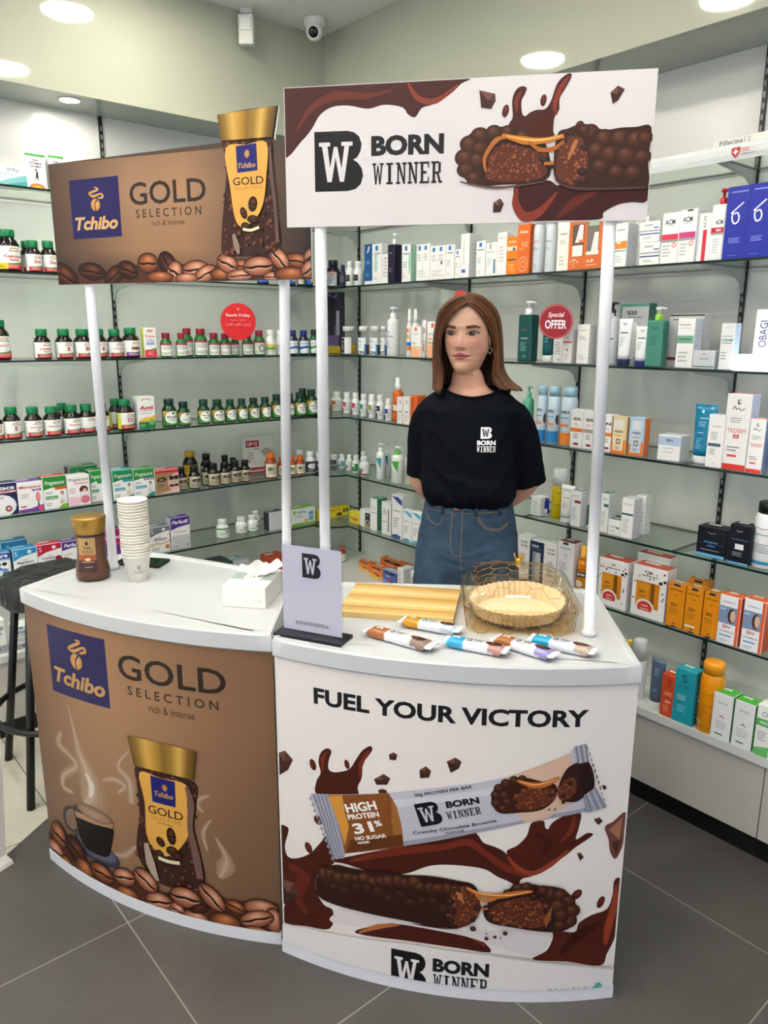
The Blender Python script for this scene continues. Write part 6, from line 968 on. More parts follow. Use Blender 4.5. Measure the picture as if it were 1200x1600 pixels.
ART_RIGHT_HEADER = [('s',[(-.0009,2.0673),(.1855,2.0663),(.3882,2.0627),(.3818,2.0517),(.3557,2.0303),(.3225,2.0149),(.3014,2.0097),(.2872,1.9925),(.2717,1.9986),(.2587,2.013),(.22,2.0193),(.1854,2.013),(.1418,2.0211),(.1066,2.0195),(.0798,2.0049),(.0615,1.9786),(.0386,1.9555),(-.0049,1.9263)],'3c1512'),
('c',[(.0254,1.9736),(.0623,2.0198),(.1157,2.0409),(.1855,2.0378),(.2371,2.047)],[.0026,.0132,.0185,.0106,.0026],'5c241a'),
('c',[(.271,2.0584),(.2926,2.0292),(.3308,2.0222),(.3761,2.0505)],[.0039,.0116,.0116,.0039],'7a3424'),
('m',.0664,1.8504,.1082,.1215,0,'cbc6c8'),
('t','BORN',.1924,1.9393,.1571,.0409,'17171c',.05,0,0),
('w','WINNER',.1959,1.8833,.1531,.0432,'17171c',0,0,0),
('s',[(.4845,1.9687),(.491,1.9841),(.4887,2.0151),(.4951,2.0346),(.5066,2.0415),(.5172,2.038),(.5144,2.0272),(.5079,2.0143),(.5098,1.9922),(.5163,1.9853),(.5256,1.9915),(.5396,1.9962),(.5561,1.9969),(.5671,2.0117),(.5772,2.0417),(.5903,2.0562),(.603,2.0612),(.6053,2.0533),(.594,2.0323),(.5843,2.0154),(.5845,1.9935),(.5759,1.9806),(.5749,1.9541),(.5777,1.9474),(.5594,1.9346),(.5108,1.9498)],'40170f'),
('c',[(.5803,1.9849),(.5753,2.007),(.5868,2.037),(.6006,2.0557)],[.0025,.0098,.0098,.0025],'7a3020'),
('c',[(.4993,1.9926),(.4973,2.0148),(.5071,2.0319)],[.0025,.0088,.0025],'6e2a1c'),
('s',[(.5044,1.8546),(.4989,1.8339),(.505,1.8058),(.5182,1.7868),(.5332,1.7808),(.5917,1.7806),(.678,1.7812),(.6866,1.7949),(.7139,1.8094),(.7416,1.8137),(.7704,1.8144),(.7713,1.8496),(.7112,1.8467),(.6359,1.8442),(.6021,1.8519),(.5878,1.85),(.5729,1.8596),(.5391,1.8605)],'391413'),
('c',[(.5057,1.8476),(.5046,1.8151),(.5254,1.789),(.5567,1.8),(.5886,1.8362)],[.0052,.0157,.021,.0157,.0039],'7c3020'),
('c',[(.5914,1.7853),(.6281,1.8169),(.6697,1.8342)],[.0038,.0205,.0051],'5a2018'),
('b',.4761,1.9967,.0068,.0123,-.2,('6a2a1a','3c140e'),(-.3,-.4)),
('b',.552,2.0133,.0062,.0113,-.124,('6a2a1a','3c140e'),(-.3,-.4)),
('b',.6274,1.9654,.0081,.0064,.301,('6a2a1a','3c140e'),(-.3,-.4)),
('p',[(.4206,2.038),(.4536,2.0299),(.4551,2.0166),(.446,2.0015),(.4256,2.0046)],'3a221b'),
('p',[(.4206,2.038),(.4536,2.0299),(.4469,2.024),(.4402,2.0181)],'6a4638'),
('p',[(.4536,2.0299),(.4551,2.0166),(.4402,2.0181)],'4e3128'),
('p',[(.6838,2.0217),(.6975,2.034),(.7117,2.0269),(.6995,2.006),(.6898,2.0012)],'3a221b'),
('p',[(.6838,2.0217),(.6975,2.034),(.697,2.026),(.6965,2.018)],'6a4638'),
('p',[(.6975,2.034),(.7117,2.0269),(.6965,2.018)],'4e3128'),
('p',[(.4576,1.8186),(.4711,1.8276),(.48,1.8166),(.4732,1.7994),(.4573,1.7998)],'3a221b'),
('p',[(.4576,1.8186),(.4711,1.8276),(.4695,1.82),(.4679,1.8124)],'6a4638'),
('p',[(.4711,1.8276),(.48,1.8166),(.4679,1.8124)],'4e3128'),
('s',[(.3824,1.9057),(.3876,1.9329),(.4038,1.9556),(.441,1.9642),(.4904,1.9669),(.5238,1.9511),(.5615,1.9292),(.5729,1.8687),(.5283,1.8559),(.4785,1.8541),(.428,1.8531),(.3936,1.8699)],'33180f'),
('b',.3967,1.9092,.0241,.019,-.032,1,(-.25,-.4)),
('b',.4043,1.9362,.0218,.0171,-.035,1,(-.25,-.4)),
('b',.4247,1.9525,.0195,.0153,-.037,1,(-.25,-.4)),
('b',.4536,1.9576,.0172,.0136,-.037,1,(-.25,-.4)),
('b',.3974,1.8856,.0198,.0157,-.03,1,(-.25,-.4)),
('b',.4148,1.8693,.0176,.014,-.028,1,(-.25,-.4)),
('b',.4221,1.9045,.0218,.0173,-.032,1,(-.25,-.4)),
('b',.4256,1.9277,.0174,.0137,-.034,1,(-.25,-.4)),
('b',.4825,1.958,.015,.0118,-.038,1,(-.25,-.4)),
('b',.5117,1.9478,.0149,.0118,-.037,1,(-.25,-.4)),
('s',[(.4428,1.9116),(.467,1.9325),(.5168,1.9261),(.5583,1.9139),(.5672,1.8998),(.5567,1.8653),(.4949,1.8592),(.4487,1.8644),(.4353,1.8884)],'5a2c1c'),
('R',[(.4428,1.9116),(.467,1.9325),(.5168,1.9261),(.5583,1.9139),(.5672,1.8998),(.5567,1.8653),(.4949,1.8592),(.4487,1.8644),(.4353,1.8884)],90,.0062,5),
('s',[(.5825,1.9452),(.6043,1.958),(.6358,1.9658),(.6762,1.953),(.7075,1.9555),(.7387,1.9558),(.7683,1.9547),(.7671,1.8934),(.7691,1.8401),(.7079,1.8417),(.6597,1.843),(.6108,1.8482),(.5811,1.8685)],'341a12'),
('b',.6487,1.9503,.0186,.015,-.037,1,(-.25,-.4)),
('b',.6773,1.9379,.0206,.0167,-.036,1,(-.25,-.4)),
('b',.7089,1.9368,.0225,.0183,-.036,1,(-.25,-.4)),
('b',.7406,1.9319,.0244,.0199,-.036,1,(-.25,-.4)),
('b',.7575,1.935,.0162,.0132,-.036,1,(-.25,-.4)),
('b',.6629,1.9158,.0207,.0168,-.034,1,(-.25,-.4)),
('b',.6913,1.9072,.0227,.0185,-.033,1,(-.25,-.4)),
('b',.7232,1.9024,.0246,.0201,-.033,1,(-.25,-.4)),
('b',.7549,1.8998,.0183,.015,-.033,1,(-.25,-.4)),
('b',.6729,1.885,.0187,.0152,-.031,1,(-.25,-.4)),
('b',.7057,1.8725,.0186,.0152,-.03,1,(-.25,-.4)),
('b',.7391,1.87,.0205,.0169,-.029,1,(-.25,-.4)),
('b',.6365,1.9545,.0124,.01,-.038,1,(-.25,-.4)),
('s',[(.5899,1.9282),(.6052,1.9428),(.6336,1.9372),(.6481,1.8972),(.6425,1.859),(.6229,1.8494),(.5852,1.8683)],'5a2c1c'),
('R',[(.5899,1.9282),(.6052,1.9428),(.6336,1.9372),(.6481,1.8972),(.6425,1.859),(.6229,1.8494),(.5852,1.8683)],50,.0061,6),
('b',.4466,1.9231,.0085,.0061,-.353,('4a302c','120a0c'),(-.3,-.4)),
('b',.4628,1.9357,.0076,.0055,-.354,('4a302c','120a0c'),(-.3,-.4)),
('b',.5415,1.9237,.0083,.006,-.354,('4a302c','120a0c'),(-.3,-.4)),
('b',.559,1.9001,.01,.0073,-.354,('4a302c','120a0c'),(-.3,-.4)),
('b',.5719,1.8881,.0083,.0061,-.353,('4a302c','120a0c'),(-.3,-.4)),
('b',.5975,1.937,.0082,.006,-.356,('4a302c','120a0c'),(-.3,-.4)),
('b',.6375,1.8745,.0099,.0072,-.354,('4a302c','120a0c'),(-.3,-.4)),
('b',.6386,1.9204,.0082,.0059,-.356,('4a302c','120a0c'),(-.3,-.4)),
('b',.6306,1.8554,.0075,.0055,-.353,('4a302c','120a0c'),(-.3,-.4)),
('b',.4367,1.8962,.0076,.0056,-.351,('4a302c','120a0c'),(-.3,-.4)),
('c',[(.4397,1.8804),(.4363,1.9079),(.4584,1.9405),(.4789,1.9451)],[.0038,.0077,.0103,.0038],'a5602c'),
('c',[(.4704,1.9508),(.5162,1.9384),(.5571,1.9369),(.5971,1.9446)],[.0051,.0164,.0114,.0076],'b36a28'),
('c',[(.4788,1.949),(.5202,1.9398),(.557,1.9385),(.593,1.9448)],[.0013,.0038,.0038,.0013],'eab060'),
('c',[(.5245,1.9358),(.5498,1.9196),(.5782,1.9209),(.5976,1.9355)],[.0038,.0088,.0088,.0038],'a05a20'),
('c',[(.5594,1.8923),(.5797,1.8933)],.0064,'a5622c'),
('c',[(.6078,1.8985),(.6183,1.9249),(.6233,1.9361)],[.0038,.01,.005],'a5663c'),
('c',[(.3853,1.8622),(.4619,1.8482),(.5612,1.8573)],[.0026,.0052,.0026],'5a423c'),
('c',[(.584,1.8606),(.6274,1.8423),(.7675,1.8402)],[.0026,.0064,.0038],'4a332e')]
ART_RIGHT_PANEL = [('t','FUEL YOUR VICTORY',.1041,.738,.6196,.0414,'15161b',.035,0,0),
('s',[(.1052,.4834),(.1076,.5186),(.1187,.5419),(.1135,.569),(.1196,.5947),(.1359,.6104),(.1478,.6051),(.1411,.582),(.1392,.559),(.151,.5521),(.1747,.5591),(.1941,.5713),(.2096,.5983),(.2247,.6232),(.2433,.6376),(.2485,.6291),(.2381,.6101),(.2261,.5897),(.223,.5533),(.213,.5272),(.2106,.4984),(.1501,.4842)],'42180f'),
('c',[(.2185,.5524),(.2216,.5888),(.2411,.6263)],[.0032,.0113,.0048],'6e2a1a'),
('c',[(.1245,.5474),(.125,.5799),(.1366,.6018)],[.0034,.0102,.0034],'6e2a1a'),
('s',[(.0011,.3599),(.0153,.369),(.0259,.3596),(.0134,.3116),(.0217,.2836),(.0491,.2887),(.0848,.3136),(.1153,.3532),(.1323,.3751),(.1563,.3393),(.1477,.3026),(.1096,.2692),(.1,.2176),(.1208,.1801),(.1459,.1705),(.1368,.1154),(.0711,.099),(.0013,.0849),(.0078,.1385),(.0229,.1719),(.001,.2178),(-.0013,.2886)],'42180f'),
('c',[(.021,.2612),(.0656,.2414),(.0461,.1807),(.072,.1359)],[.0117,.0391,.0274,.0157],'5c2216'),
('s',[(.152,.3167),(.3216,.3943),(.4701,.445),(.4924,.4454),(.5055,.4264),(.5337,.4163),(.5551,.4038),(.5807,.3741),(.6206,.3465),(.5965,.3354),(.5867,.3186),(.5651,.3284),(.5401,.3394),(.5078,.3576),(.4443,.3611),(.3875,.3518),(.337,.3241),(.3,.3135),(.2469,.3075),(.1843,.3128)],'42180f'),
('c',[(.1923,.3235),(.2996,.3735),(.415,.4049),(.4708,.4234),(.5063,.4023),(.5566,.3649),(.6067,.3422)],[.0062,.0218,.0156,.0187,.0156,.0187,.0047],'6a2618'),
('s',[(.5585,.4056),(.5821,.4227),(.6018,.4472),(.6076,.4712),(.6139,.4832),(.6379,.4873),(.6422,.4715),(.6495,.4659),(.659,.4833),(.6893,.5024),(.7207,.5053),(.7195,.4698),(.7144,.4381),(.7384,.4529),(.7529,.4497),(.7464,.4405),(.7157,.418),(.6955,.3986),(.6549,.3653),(.6207,.344),(.5958,.3517),(.5772,.374)],'491a10'),
('c',[(.5624,.3937),(.5847,.3645),(.6204,.3506),(.6615,.375),(.6984,.4106)],[.0047,.0126,.0126,.0126,.0047],'8a3824'),
('c',[(.7071,.4979),(.7023,.4625),(.6795,.4312)],[.0047,.0125,.0047],'6e2a1a'),
('c',[(.6222,.4555),(.6514,.4316),(.639,.3995)],[.0047,.0187,.0062],'3a130e'),
('s',[(.6319,.116),(.6635,.1401),(.6762,.1743),(.6786,.1956),(.7266,.1892),(.736,.2142),(.7643,.2333),(.8008,.2467),(.8115,.2834),(.8119,.3167),(.8185,.3285),(.828,.3232),(.8283,.2814),(.8286,.2307),(.828,.1708),(.8102,.1209),(.7957,.0893),(.7131,.1078)],'4a1b12'),
('c',[(.8183,.3119),(.8188,.2573),(.8081,.1991),(.8044,.1478)],[.0034,.017,.0204,.0085],'8e3a26'),
('c',[(.697,.1304),(.7382,.1799),(.7884,.2098)],[.0067,.03,.0067],'351009'),
('s',[(.2055,.1247),(.2469,.156),(.3009,.1782),(.3757,.1892),(.4488,.1835),(.4924,.1757),(.5145,.1606),(.5314,.1317),(.45,.136),(.3391,.1359)],'42170f'),
('c',[(.2151,.1294),(.2625,.1584),(.3161,.1773)],[.0052,.0139,.0052],'b06a3c'),
('c',[(.4198,.1819),(.478,.1742),(.5185,.148)],[.0049,.0098,.0049],'7a3020'),
('b',.0985,.5588,.0085,.0148,.244,('6a2a1a','3c140e'),(-.3,-.4)),
('b',.1865,.58,.0063,.012,.208,('6a2a1a','3c140e'),(-.3,-.4)),
('b',.1097,.4136,.0113,.013,.572,('6a2a1a','3c140e'),(-.3,-.4)),
('b',.0817,.3291,.01,.0149,.304,('6a2a1a','3c140e'),(-.3,-.4)),
('b',.273,.5271,.0105,.0064,.181,('6a2a1a','3c140e'),(-.3,-.4)),
('b',.7259,.2922,.0104,.0147,-.604,('6a2a1a','3c140e'),(-.3,-.4)),
('b',.7843,.2669,.0086,.0165,-.284,('6a2a1a','3c140e'),(-.3,-.4)),
('p',[(.0018,.5641),(.0219,.5764),(.0442,.5577),(.0292,.5263),(.0015,.5031)],'3a221b'),
('p',[(.0018,.5641),(.0219,.5764),(.0209,.5611),(.0199,.5457)],'6a4638'),
('p',[(.0219,.5764),(.0442,.5577),(.0199,.5457)],'4e3128'),
('p',[(.2871,.624),(.2979,.6312),(.3072,.6264),(.3038,.6119),(.2894,.6112)],'3a221b'),
('p',[(.2871,.624),(.2979,.6312),(.2975,.6261),(.2971,.621)],'6a4638'),
('p',[(.2979,.6312),(.3072,.6264),(.2971,.621)],'4e3128'),
('p',[(.2522,.5551),(.275,.5727),(.2911,.5644),(.2839,.5466),(.2582,.5419)],'3a221b'),
('p',[(.2522,.5551),(.275,.5727),(.2736,.5645),(.2721,.5562)],'6a4638'),
('p',[(.275,.5727),(.2911,.5644),(.2721,.5562)],'4e3128'),
('p',[(.3579,.5958),(.3724,.607),(.3844,.5969),(.3799,.5793),(.3596,.575)],'3a221b'),
('p',[(.3579,.5958),(.3724,.607),(.3716,.5989),(.3709,.5909)],'6a4638'),
('p',[(.3724,.607),(.3844,.5969),(.3709,.5909)],'4e3128'),
('p',[(.4185,.6239),(.4374,.6357),(.4512,.6271),(.4462,.6098),(.4281,.5965)],'3a221b'),
('p',[(.4185,.6239),(.4374,.6357),(.4368,.6272),(.4363,.6187)],'6a4638'),
('p',[(.4374,.6357),(.4512,.6271),(.4363,.6187)],'4e3128'),
('p',[(.7635,.5724),(.772,.5734),(.7769,.5653),(.7701,.5603)],'3a221b'),
('p',[(.7635,.5724),(.772,.5734),(.7713,.5706),(.7706,.5679)],'6a4638'),
('p',[(.772,.5734),(.7769,.5653),(.7706,.5679)],'4e3128'),
('p',[(.7517,.4879),(.7643,.4926),(.7736,.4825),(.7636,.4721)],'3a221b'),
('p',[(.7517,.4879),(.7643,.4926),(.7638,.4882),(.7633,.4838)],'6a4638'),
('p',[(.7643,.4926),(.7736,.4825),(.7633,.4838)],'4e3128'),
('p',[(.7189,.4017),(.7273,.4037),(.7354,.3903),(.7273,.3818)],'3a221b'),
('p',[(.7189,.4017),(.7273,.4037),(.7273,.3991),(.7272,.3944)],'6a4638'),
('p',[(.7273,.4037),(.7354,.3903),(.7272,.3944)],'4e3128'),
('p',[(-.0086,.2141),(.038,.2137),(.0507,.1824),(.0175,.1469),(-.0067,.1326)],'3a221b'),
('p',[(-.0086,.2141),(.038,.2137),(.0283,.1961),(.0185,.1783)],'6a4638'),
('p',[(.038,.2137),(.0507,.1824),(.0185,.1783)],'4e3128'),
('s',[(.7792,.4662),(.7979,.479),(.8256,.5002),(.8271,.4458),(.8252,.4137),(.8115,.3802),(.7966,.4004),(.7904,.4332)],'6a4034'),
('p',[(.7886,.4574),(.8193,.4865),(.8164,.4308)],'9a6a52'),
('p',[(.7984,.4245),(.8201,.4304),(.8121,.3907)],'4a2a22'),
('s',[(.15,.1629),(.1914,.1916),(.3757,.1849),(.4776,.187),(.5777,.1974),(.668,.1916),(.6657,.1659),(.6314,.1273),(.5363,.1538),(.4491,.1749),(.3009,.1782),(.2232,.1495),(.1413,.1376)],'d6cdcf'),
('p',[(.092,.4808),(.1428,.4919),(.2875,.5265),(.3877,.5543),(.4842,.5765),(.5493,.5954),(.6253,.6276),(.6866,.6558),(.6965,.6714),(.7214,.6779),(.7273,.636),(.7469,.5745),(.7778,.5192),(.742,.5097),(.6988,.506),(.5964,.4822),(.4882,.4504),(.3239,.3942),(.1798,.3421),(.1762,.3276),(.1512,.3191),(.1339,.3705),(.1165,.4214)],'b9b8c2'),
('p',[(.2941,.5087),(.4848,.5575),(.6381,.611),(.6855,.6239),(.6898,.6037),(.5212,.5498),(.3006,.4908)],'c9c8d0'),
('p',[(.3231,.4071),(.4879,.4609),(.644,.5021),(.7352,.519),(.7389,.5099),(.5964,.4822),(.4882,.4504),(.3245,.3943)],'9594a2'),
('p',[(.092,.4808),(.1357,.4886),(.1597,.4329),(.1798,.3421),(.1762,.3276),(.1512,.3191),(.1339,.3705),(.1165,.4214)],'8b8d9c'),
('c',[(.0942,.4799),(.1165,.4214),(.1373,.3603),(.1526,.321)],.0019,'b0b2be'),
('c',[(.0994,.4813),(.1209,.4226),(.1411,.3613),(.1555,.3219)],.0019,'6a6c7c'),
('c',[(.1045,.4827),(.1253,.4238),(.1448,.3624),(.1584,.3227)],.0019,'b0b2be'),
('c',[(.1097,.484),(.1297,.425),(.1486,.3634),(.1613,.3235)],.0019,'6a6c7c'),
('c',[(.1148,.4854),(.134,.4261),(.1523,.3644),(.1641,.3243)],.0019,'b0b2be'),
('c',[(.1199,.4867),(.1383,.4273),(.156,.3655),(.167,.3251)],.0019,'6a6c7c'),
('c',[(.1249,.488),(.1426,.4284),(.1598,.3665),(.1698,.3259)],.0019,'b0b2be'),
('c',[(.13,.4893),(.1469,.4296),(.1635,.3675),(.1727,.3266)],.0019,'6a6c7c'),
('c',[(.135,.4906),(.1512,.4307),(.1671,.3685),(.1755,.3274)],.0019,'b0b2be'),
('p',[(.1357,.4886),(.2875,.5265),(.307,.4933),(.3189,.4458),(.3239,.3942),(.1798,.3421),(.1732,.3775),(.1584,.4398)],'7e4a22'),
('p',[(.1378,.487),(.1744,.4974),(.1808,.4527),(.1909,.4188),(.18,.3644),(.1665,.4126)],'c98c3a'),
('p',[(.294,.5178),(.307,.4933),(.3189,.4458),(.3219,.3996),(.3013,.3921),(.2943,.4627)],'96602e'),
('p',[(.1941,.3828),(.3204,.4246),(.3232,.3963),(.1834,.3445)],'5a3014'),
('p',[(.5494,.5941),(.6195,.6256),(.6866,.6558),(.7013,.6034),(.7069,.5353),(.6443,.4952),(.5976,.4822),(.577,.5079),(.5537,.5618)],'cfae9a'),
('t','HIGH',.1823,.4639,.0797,.0237,'f0e9e4',.035,0,.33),
('t','PROTEIN',.1877,.442,.0808,.0144,'f0e9e4',.035,0,.322),
('t','31',.2012,.4132,.0523,.0276,'f0e9e4',.035,0,.373),
('t','%',.2538,.4389,.0185,.0158,'f0e9e4',.035,0,.394),
('t','NO SUGAR',.2059,.3887,.0806,.0102,'f0e9e4',.035,0,.325),
('t','ADDED',.2113,.3783,.0324,.0059,'f0e9e4',.035,0,.341),
('t','20g PROTEIN PER BAR',.3477,.5294,.1342,.0096,'1a1a20',.025,0,.279),
('t','BORN',.4192,.5153,.0762,.0172,'15151b',.05,0,.26),
('w','WINNER',.4247,.4881,.0794,.0187,'15151b',0,0,.288),
('t','Crunchy Chocolate Brownie',.3459,.4318,.1948,.0105,'22222a',.01,0,.277),
('t','FLAVOUR',.4208,.4433,.0432,.0063,'33333a',.01,0,.274),
('m',.3645,.4518,.0547,.0585,.317,'b9b8c2'),
('s',[(.521,.5532),(.5322,.5743),(.5791,.5966),(.6274,.5874),(.6611,.5772),(.66,.5432),(.6311,.5159),(.5831,.5081),(.5409,.5049),(.522,.5259)],'38190f'),
('b',.5302,.5504,.0125,.012,.054,1,(-.25,-.4)),
('b',.5355,.5677,.0117,.0112,.05,1,(-.25,-.4)),
('b',.5499,.5806,.0116,.0112,.043,1,(-.25,-.4)),
('b',.5675,.5894,.0109,.0104,.034,1,(-.25,-.4)),
('b',.5852,.5934,.0093,.0089,.026,1,(-.25,-.4)),
('b',.5309,.5299,.0117,.0113,.055,1,(-.25,-.4)),
('b',.5465,.5169,.011,.0106,.047,1,(-.25,-.4)),
('b',.5481,.5513,.0125,.012,.045,1,(-.25,-.4)),
('b',.5548,.5345,.0109,.0106,.042,1,(-.25,-.4)),
('s',[(.5691,.5522),(.5863,.5697),(.6281,.5739),(.6588,.5637),(.6569,.5432),(.6308,.5214),(.5827,.5163),(.5688,.5317)],'5a2c1c'),
('R',[(.5691,.5522),(.5863,.5697),(.6281,.5739),(.6588,.5637),(.6569,.5432),(.6308,.5214),(.5827,.5163),(.5688,.5317)],70,.0055,8),
('s',[(.6647,.567),(.6746,.604),(.6914,.6271),(.7292,.6345),(.7469,.5745),(.721,.5451),(.7032,.5355),(.6722,.5417)],'2c1410'),
('s',[(.6661,.5636),(.6785,.5905),(.6993,.5967),(.7072,.5694),(.6933,.546),(.6721,.5431)],'5a2c1c'),
('R',[(.6661,.5636),(.6785,.5905),(.6993,.5967),(.7072,.5694),(.6933,.546),(.6721,.5431)],30,.0054,9),
('p',[(.7045,.6301),(.7292,.6345),(.7469,.5745),(.7263,.5585),(.7124,.5828)],'22100e'),
('c',[(.5734,.5896),(.6098,.5784),(.6397,.5827),(.666,.5974)],[.0045,.015,.0135,.006],'b5662c'),
('c',[(.5795,.5885),(.6158,.5798),(.6631,.594)],[.0015,.003,.0015],'f0b070'),
('b',.5776,.5627,.0054,.0052,.031,('3c2824','120a0a'),(-.3,-.4)),
('b',.5728,.5352,.0054,.0052,.034,('3c2824','120a0a'),(-.3,-.4)),
('b',.6503,.5535,.0055,.0052,-.006,('3c2824','120a0a'),(-.3,-.4)),
('b',.6776,.5532,.0055,.0052,-.02,('3c2824','120a0a'),(-.3,-.4)),
('b',.691,.5834,.0055,.0052,-.026,('3c2824','120a0a'),(-.3,-.4)),
('b',.632,.5214,.0036,.0035,.004,('3c2824','120a0a'),(-.3,-.4)),
('b',.648,.5179,.0024,.0023,-.004,('3c2824','120a0a'),(-.3,-.4)),
('b',.6613,.5185,.0024,.0023,-.011,('3c2824','120a0a'),(-.3,-.4)),
('b',.6786,.5361,.0043,.0041,-.021,('3c2824','120a0a'),(-.3,-.4)),
('p',[(.6965,.6714),(.7214,.6779),(.7247,.656),(.7273,.636),(.7063,.63)],'8c8d9c'),
('p',[(.7237,.5518),(.749,.571),(.7778,.5192),(.742,.5097),(.7328,.5081)],'8c8d9c'),
('c',[(.6983,.6714),(.7069,.6313)],.0017,'6a6b7a'),
('c',[(.7279,.5536),(.7445,.5096)],.0017,'6a6b7a'),
('c',[(.7036,.6728),(.7123,.6322)],.0017,'c4c5ce'),
('c',[(.7332,.5575),(.7519,.5116)],.0017,'c4c5ce'),
('c',[(.7089,.6743),(.7177,.6331)],.0017,'6a6b7a'),
('c',[(.7385,.5613),(.7593,.5137)],.0017,'6a6b7a'),
('c',[(.7143,.6757),(.7231,.634)],.0017,'c4c5ce'),
('c',[(.7438,.5651),(.7667,.5157)],.0017,'c4c5ce'),
('c',[(.7196,.6771),(.7286,.6348)],.0017,'6a6b7a'),
('c',[(.7491,.5689),(.7741,.5176)],.0017,'6a6b7a'),
('p',[(.7221,.6759),(.7269,.6685),(.7249,.662)],'8c8d9c'),
('p',[(.0934,.4782),(.088,.4679),(.0968,.463)],'8b8d9c'),
('p',[(.7271,.6619),(.7319,.6544),(.7299,.6478)],'8c8d9c'),
('p',[(.099,.4636),(.0936,.4533),(.1024,.4484)],'8b8d9c'),
('p',[(.7321,.6477),(.7369,.6402),(.7349,.6336)],'8c8d9c'),
('p',[(.1046,.449),(.0993,.4387),(.108,.4337)],'8b8d9c'),
('p',[(.7371,.6335),(.7419,.626),(.7399,.6194)],'2c1410'),
('p',[(.1102,.4344),(.1049,.424),(.1136,.419)],'8b8d9c'),
('p',[(.7421,.6193),(.747,.6116),(.745,.605)],'2c1410'),
('p',[(.1158,.4197),(.1105,.4093),(.1192,.4043)],'8b8d9c'),
('p',[(.7472,.6049),(.7521,.5972),(.7501,.5906)],'2c1410'),
('p',[(.1213,.4049),(.1161,.3945),(.1247,.3895)],'8b8d9c'),
('p',[(.7523,.5905),(.7572,.5827),(.7552,.5761)],'2c1410'),
('p',[(.1269,.3901),(.1216,.3797),(.1303,.3747)],'8b8d9c'),
('p',[(.7575,.5759),(.7624,.5682),(.7604,.5615)],'2c1410'),
('p',[(.1325,.3753),(.1272,.3649),(.1359,.3598)],'8b8d9c'),
('p',[(.7626,.5614),(.7676,.5535),(.7656,.5468)],'8c8d9c'),
('p',[(.138,.3605),(.1328,.35),(.1414,.3449)],'8b8d9c'),
('p',[(.7678,.5467),(.7728,.5388),(.7708,.5321)],'8c8d9c'),
('p',[(.1436,.3456),(.1384,.335),(.147,.33)],'8b8d9c'),
('p',[(.7731,.5319),(.7781,.524),(.776,.5172)],'8c8d9c'),
('p',[(.1492,.3306),(.144,.3201),(.1526,.315)],'8b8d9c'),
('s',[(.1051,.2546),(.1267,.2859),(.1559,.3067),(.1922,.309),(.247,.3135),(.2774,.3204),(.3297,.321),(.3734,.3271),(.4167,.327),(.4524,.3233),(.4844,.3184),(.4993,.2949),(.5031,.2449),(.4876,.2137),(.4486,.192),(.405,.1917),(.3159,.1946),(.2233,.1936),(.1421,.1942),(.1067,.2066)],'2b130d'),
('b',.1345,.2508,.0195,.019,.119,0,(-.2,-.4)),
('b',.1582,.2518,.0202,.0191,.104,0,(-.2,-.4)),
('b',.1815,.2523,.0178,.0203,.09,0,(-.2,-.4)),
('b',.2043,.2525,.0227,.0223,.073,0,(-.2,-.4)),
('b',.2269,.2524,.0215,.0191,.059,0,(-.2,-.4)),
('b',.2492,.2519,.0198,.0192,.045,0,(-.2,-.4)),
('b',.2711,.251,.0174,.0182,.032,0,(-.2,-.4)),
('b',.2929,.2499,.0175,.0225,.018,0,(-.2,-.4)),
('b',.3144,.2485,.0209,.0217,.002,0,(-.2,-.4)),
('b',.3357,.2467,.0206,.0184,-.012,0,(-.2,-.4)),
('b',.3569,.2447,.0176,.0206,-.025,0,(-.2,-.4)),
('b',.3779,.2423,.0199,.0217,-.039,0,(-.2,-.4)),
('b',.3988,.2397,.0207,.0176,-.053,0,(-.2,-.4)),
('b',.4196,.2368,.019,.0206,-.067,0,(-.2,-.4)),
('b',.4404,.2337,.0184,.018,-.08,0,(-.2,-.4)),
('b',.1248,.2717,.0171,.0221,.007,1,(-.3,-.45)),
('b',.147,.2749,.0203,.0209,.158,1,(-.3,-.45)),
('b',.1687,.2751,.0276,.0171,.23,1,(-.3,-.45)),
('b',.1902,.2813,.0221,.0141,.277,1,(-.3,-.45)),
('b',.2113,.2821,.016,.0137,.089,1,(-.3,-.45)),
('b',.2321,.2903,.0225,.0164,.234,1,(-.3,-.45)),
('b',.2526,.2853,.0184,.0156,.301,1,(-.3,-.45)),
('b',.2729,.2911,.0179,.016,-.024,1,(-.3,-.45)),
('b',.293,.2961,.0225,.019,.334,1,(-.3,-.45)),
('b',.3128,.3002,.0173,.0188,.029,1,(-.3,-.45)),
('b',.3326,.2997,.0185,.014,.11,1,(-.3,-.45)),
('b',.3521,.3026,.022,.0199,-.21,1,(-.3,-.45)),
('b',.3716,.2964,.0258,.0126,.186,1,(-.3,-.45)),
('b',.3909,.2946,.0227,.016,-.227,1,(-.3,-.45)),
('b',.41,.2984,.024,.0145,.222,1,(-.3,-.45)),
('b',.429,.3002,.0155,.0155,-.261,1,(-.3,-.45)),
('b',.448,.3012,.0145,.0126,.215,1,(-.3,-.45)),
('b',.1552,.2434,.0238,.0154,.403,0,(-.25,-.45)),
('b',.1837,.2424,.024,.0147,.411,0,(-.25,-.45)),
('b',.2117,.2603,.0202,.018,.352,0,(-.25,-.45)),
('b',.2392,.2619,.0211,.0164,-.155,0,(-.25,-.45)),
('b',.2662,.2612,.0226,.0191,.183,0,(-.25,-.45)),
('b',.2929,.2467,.0217,.0154,.169,0,(-.25,-.45)),
('b',.3191,.2627,.02,.0158,-.142,0,(-.25,-.45)),
('b',.3453,.2486,.0217,.0137,.229,0,(-.25,-.45)),
('b',.3709,.2575,.0176,.0155,-.163,0,(-.25,-.45)),
('b',.3964,.2577,.0162,.0199,.011,0,(-.25,-.45)),
('b',.4221,.2415,.0196,.0198,-.061,0,(-.25,-.45)),
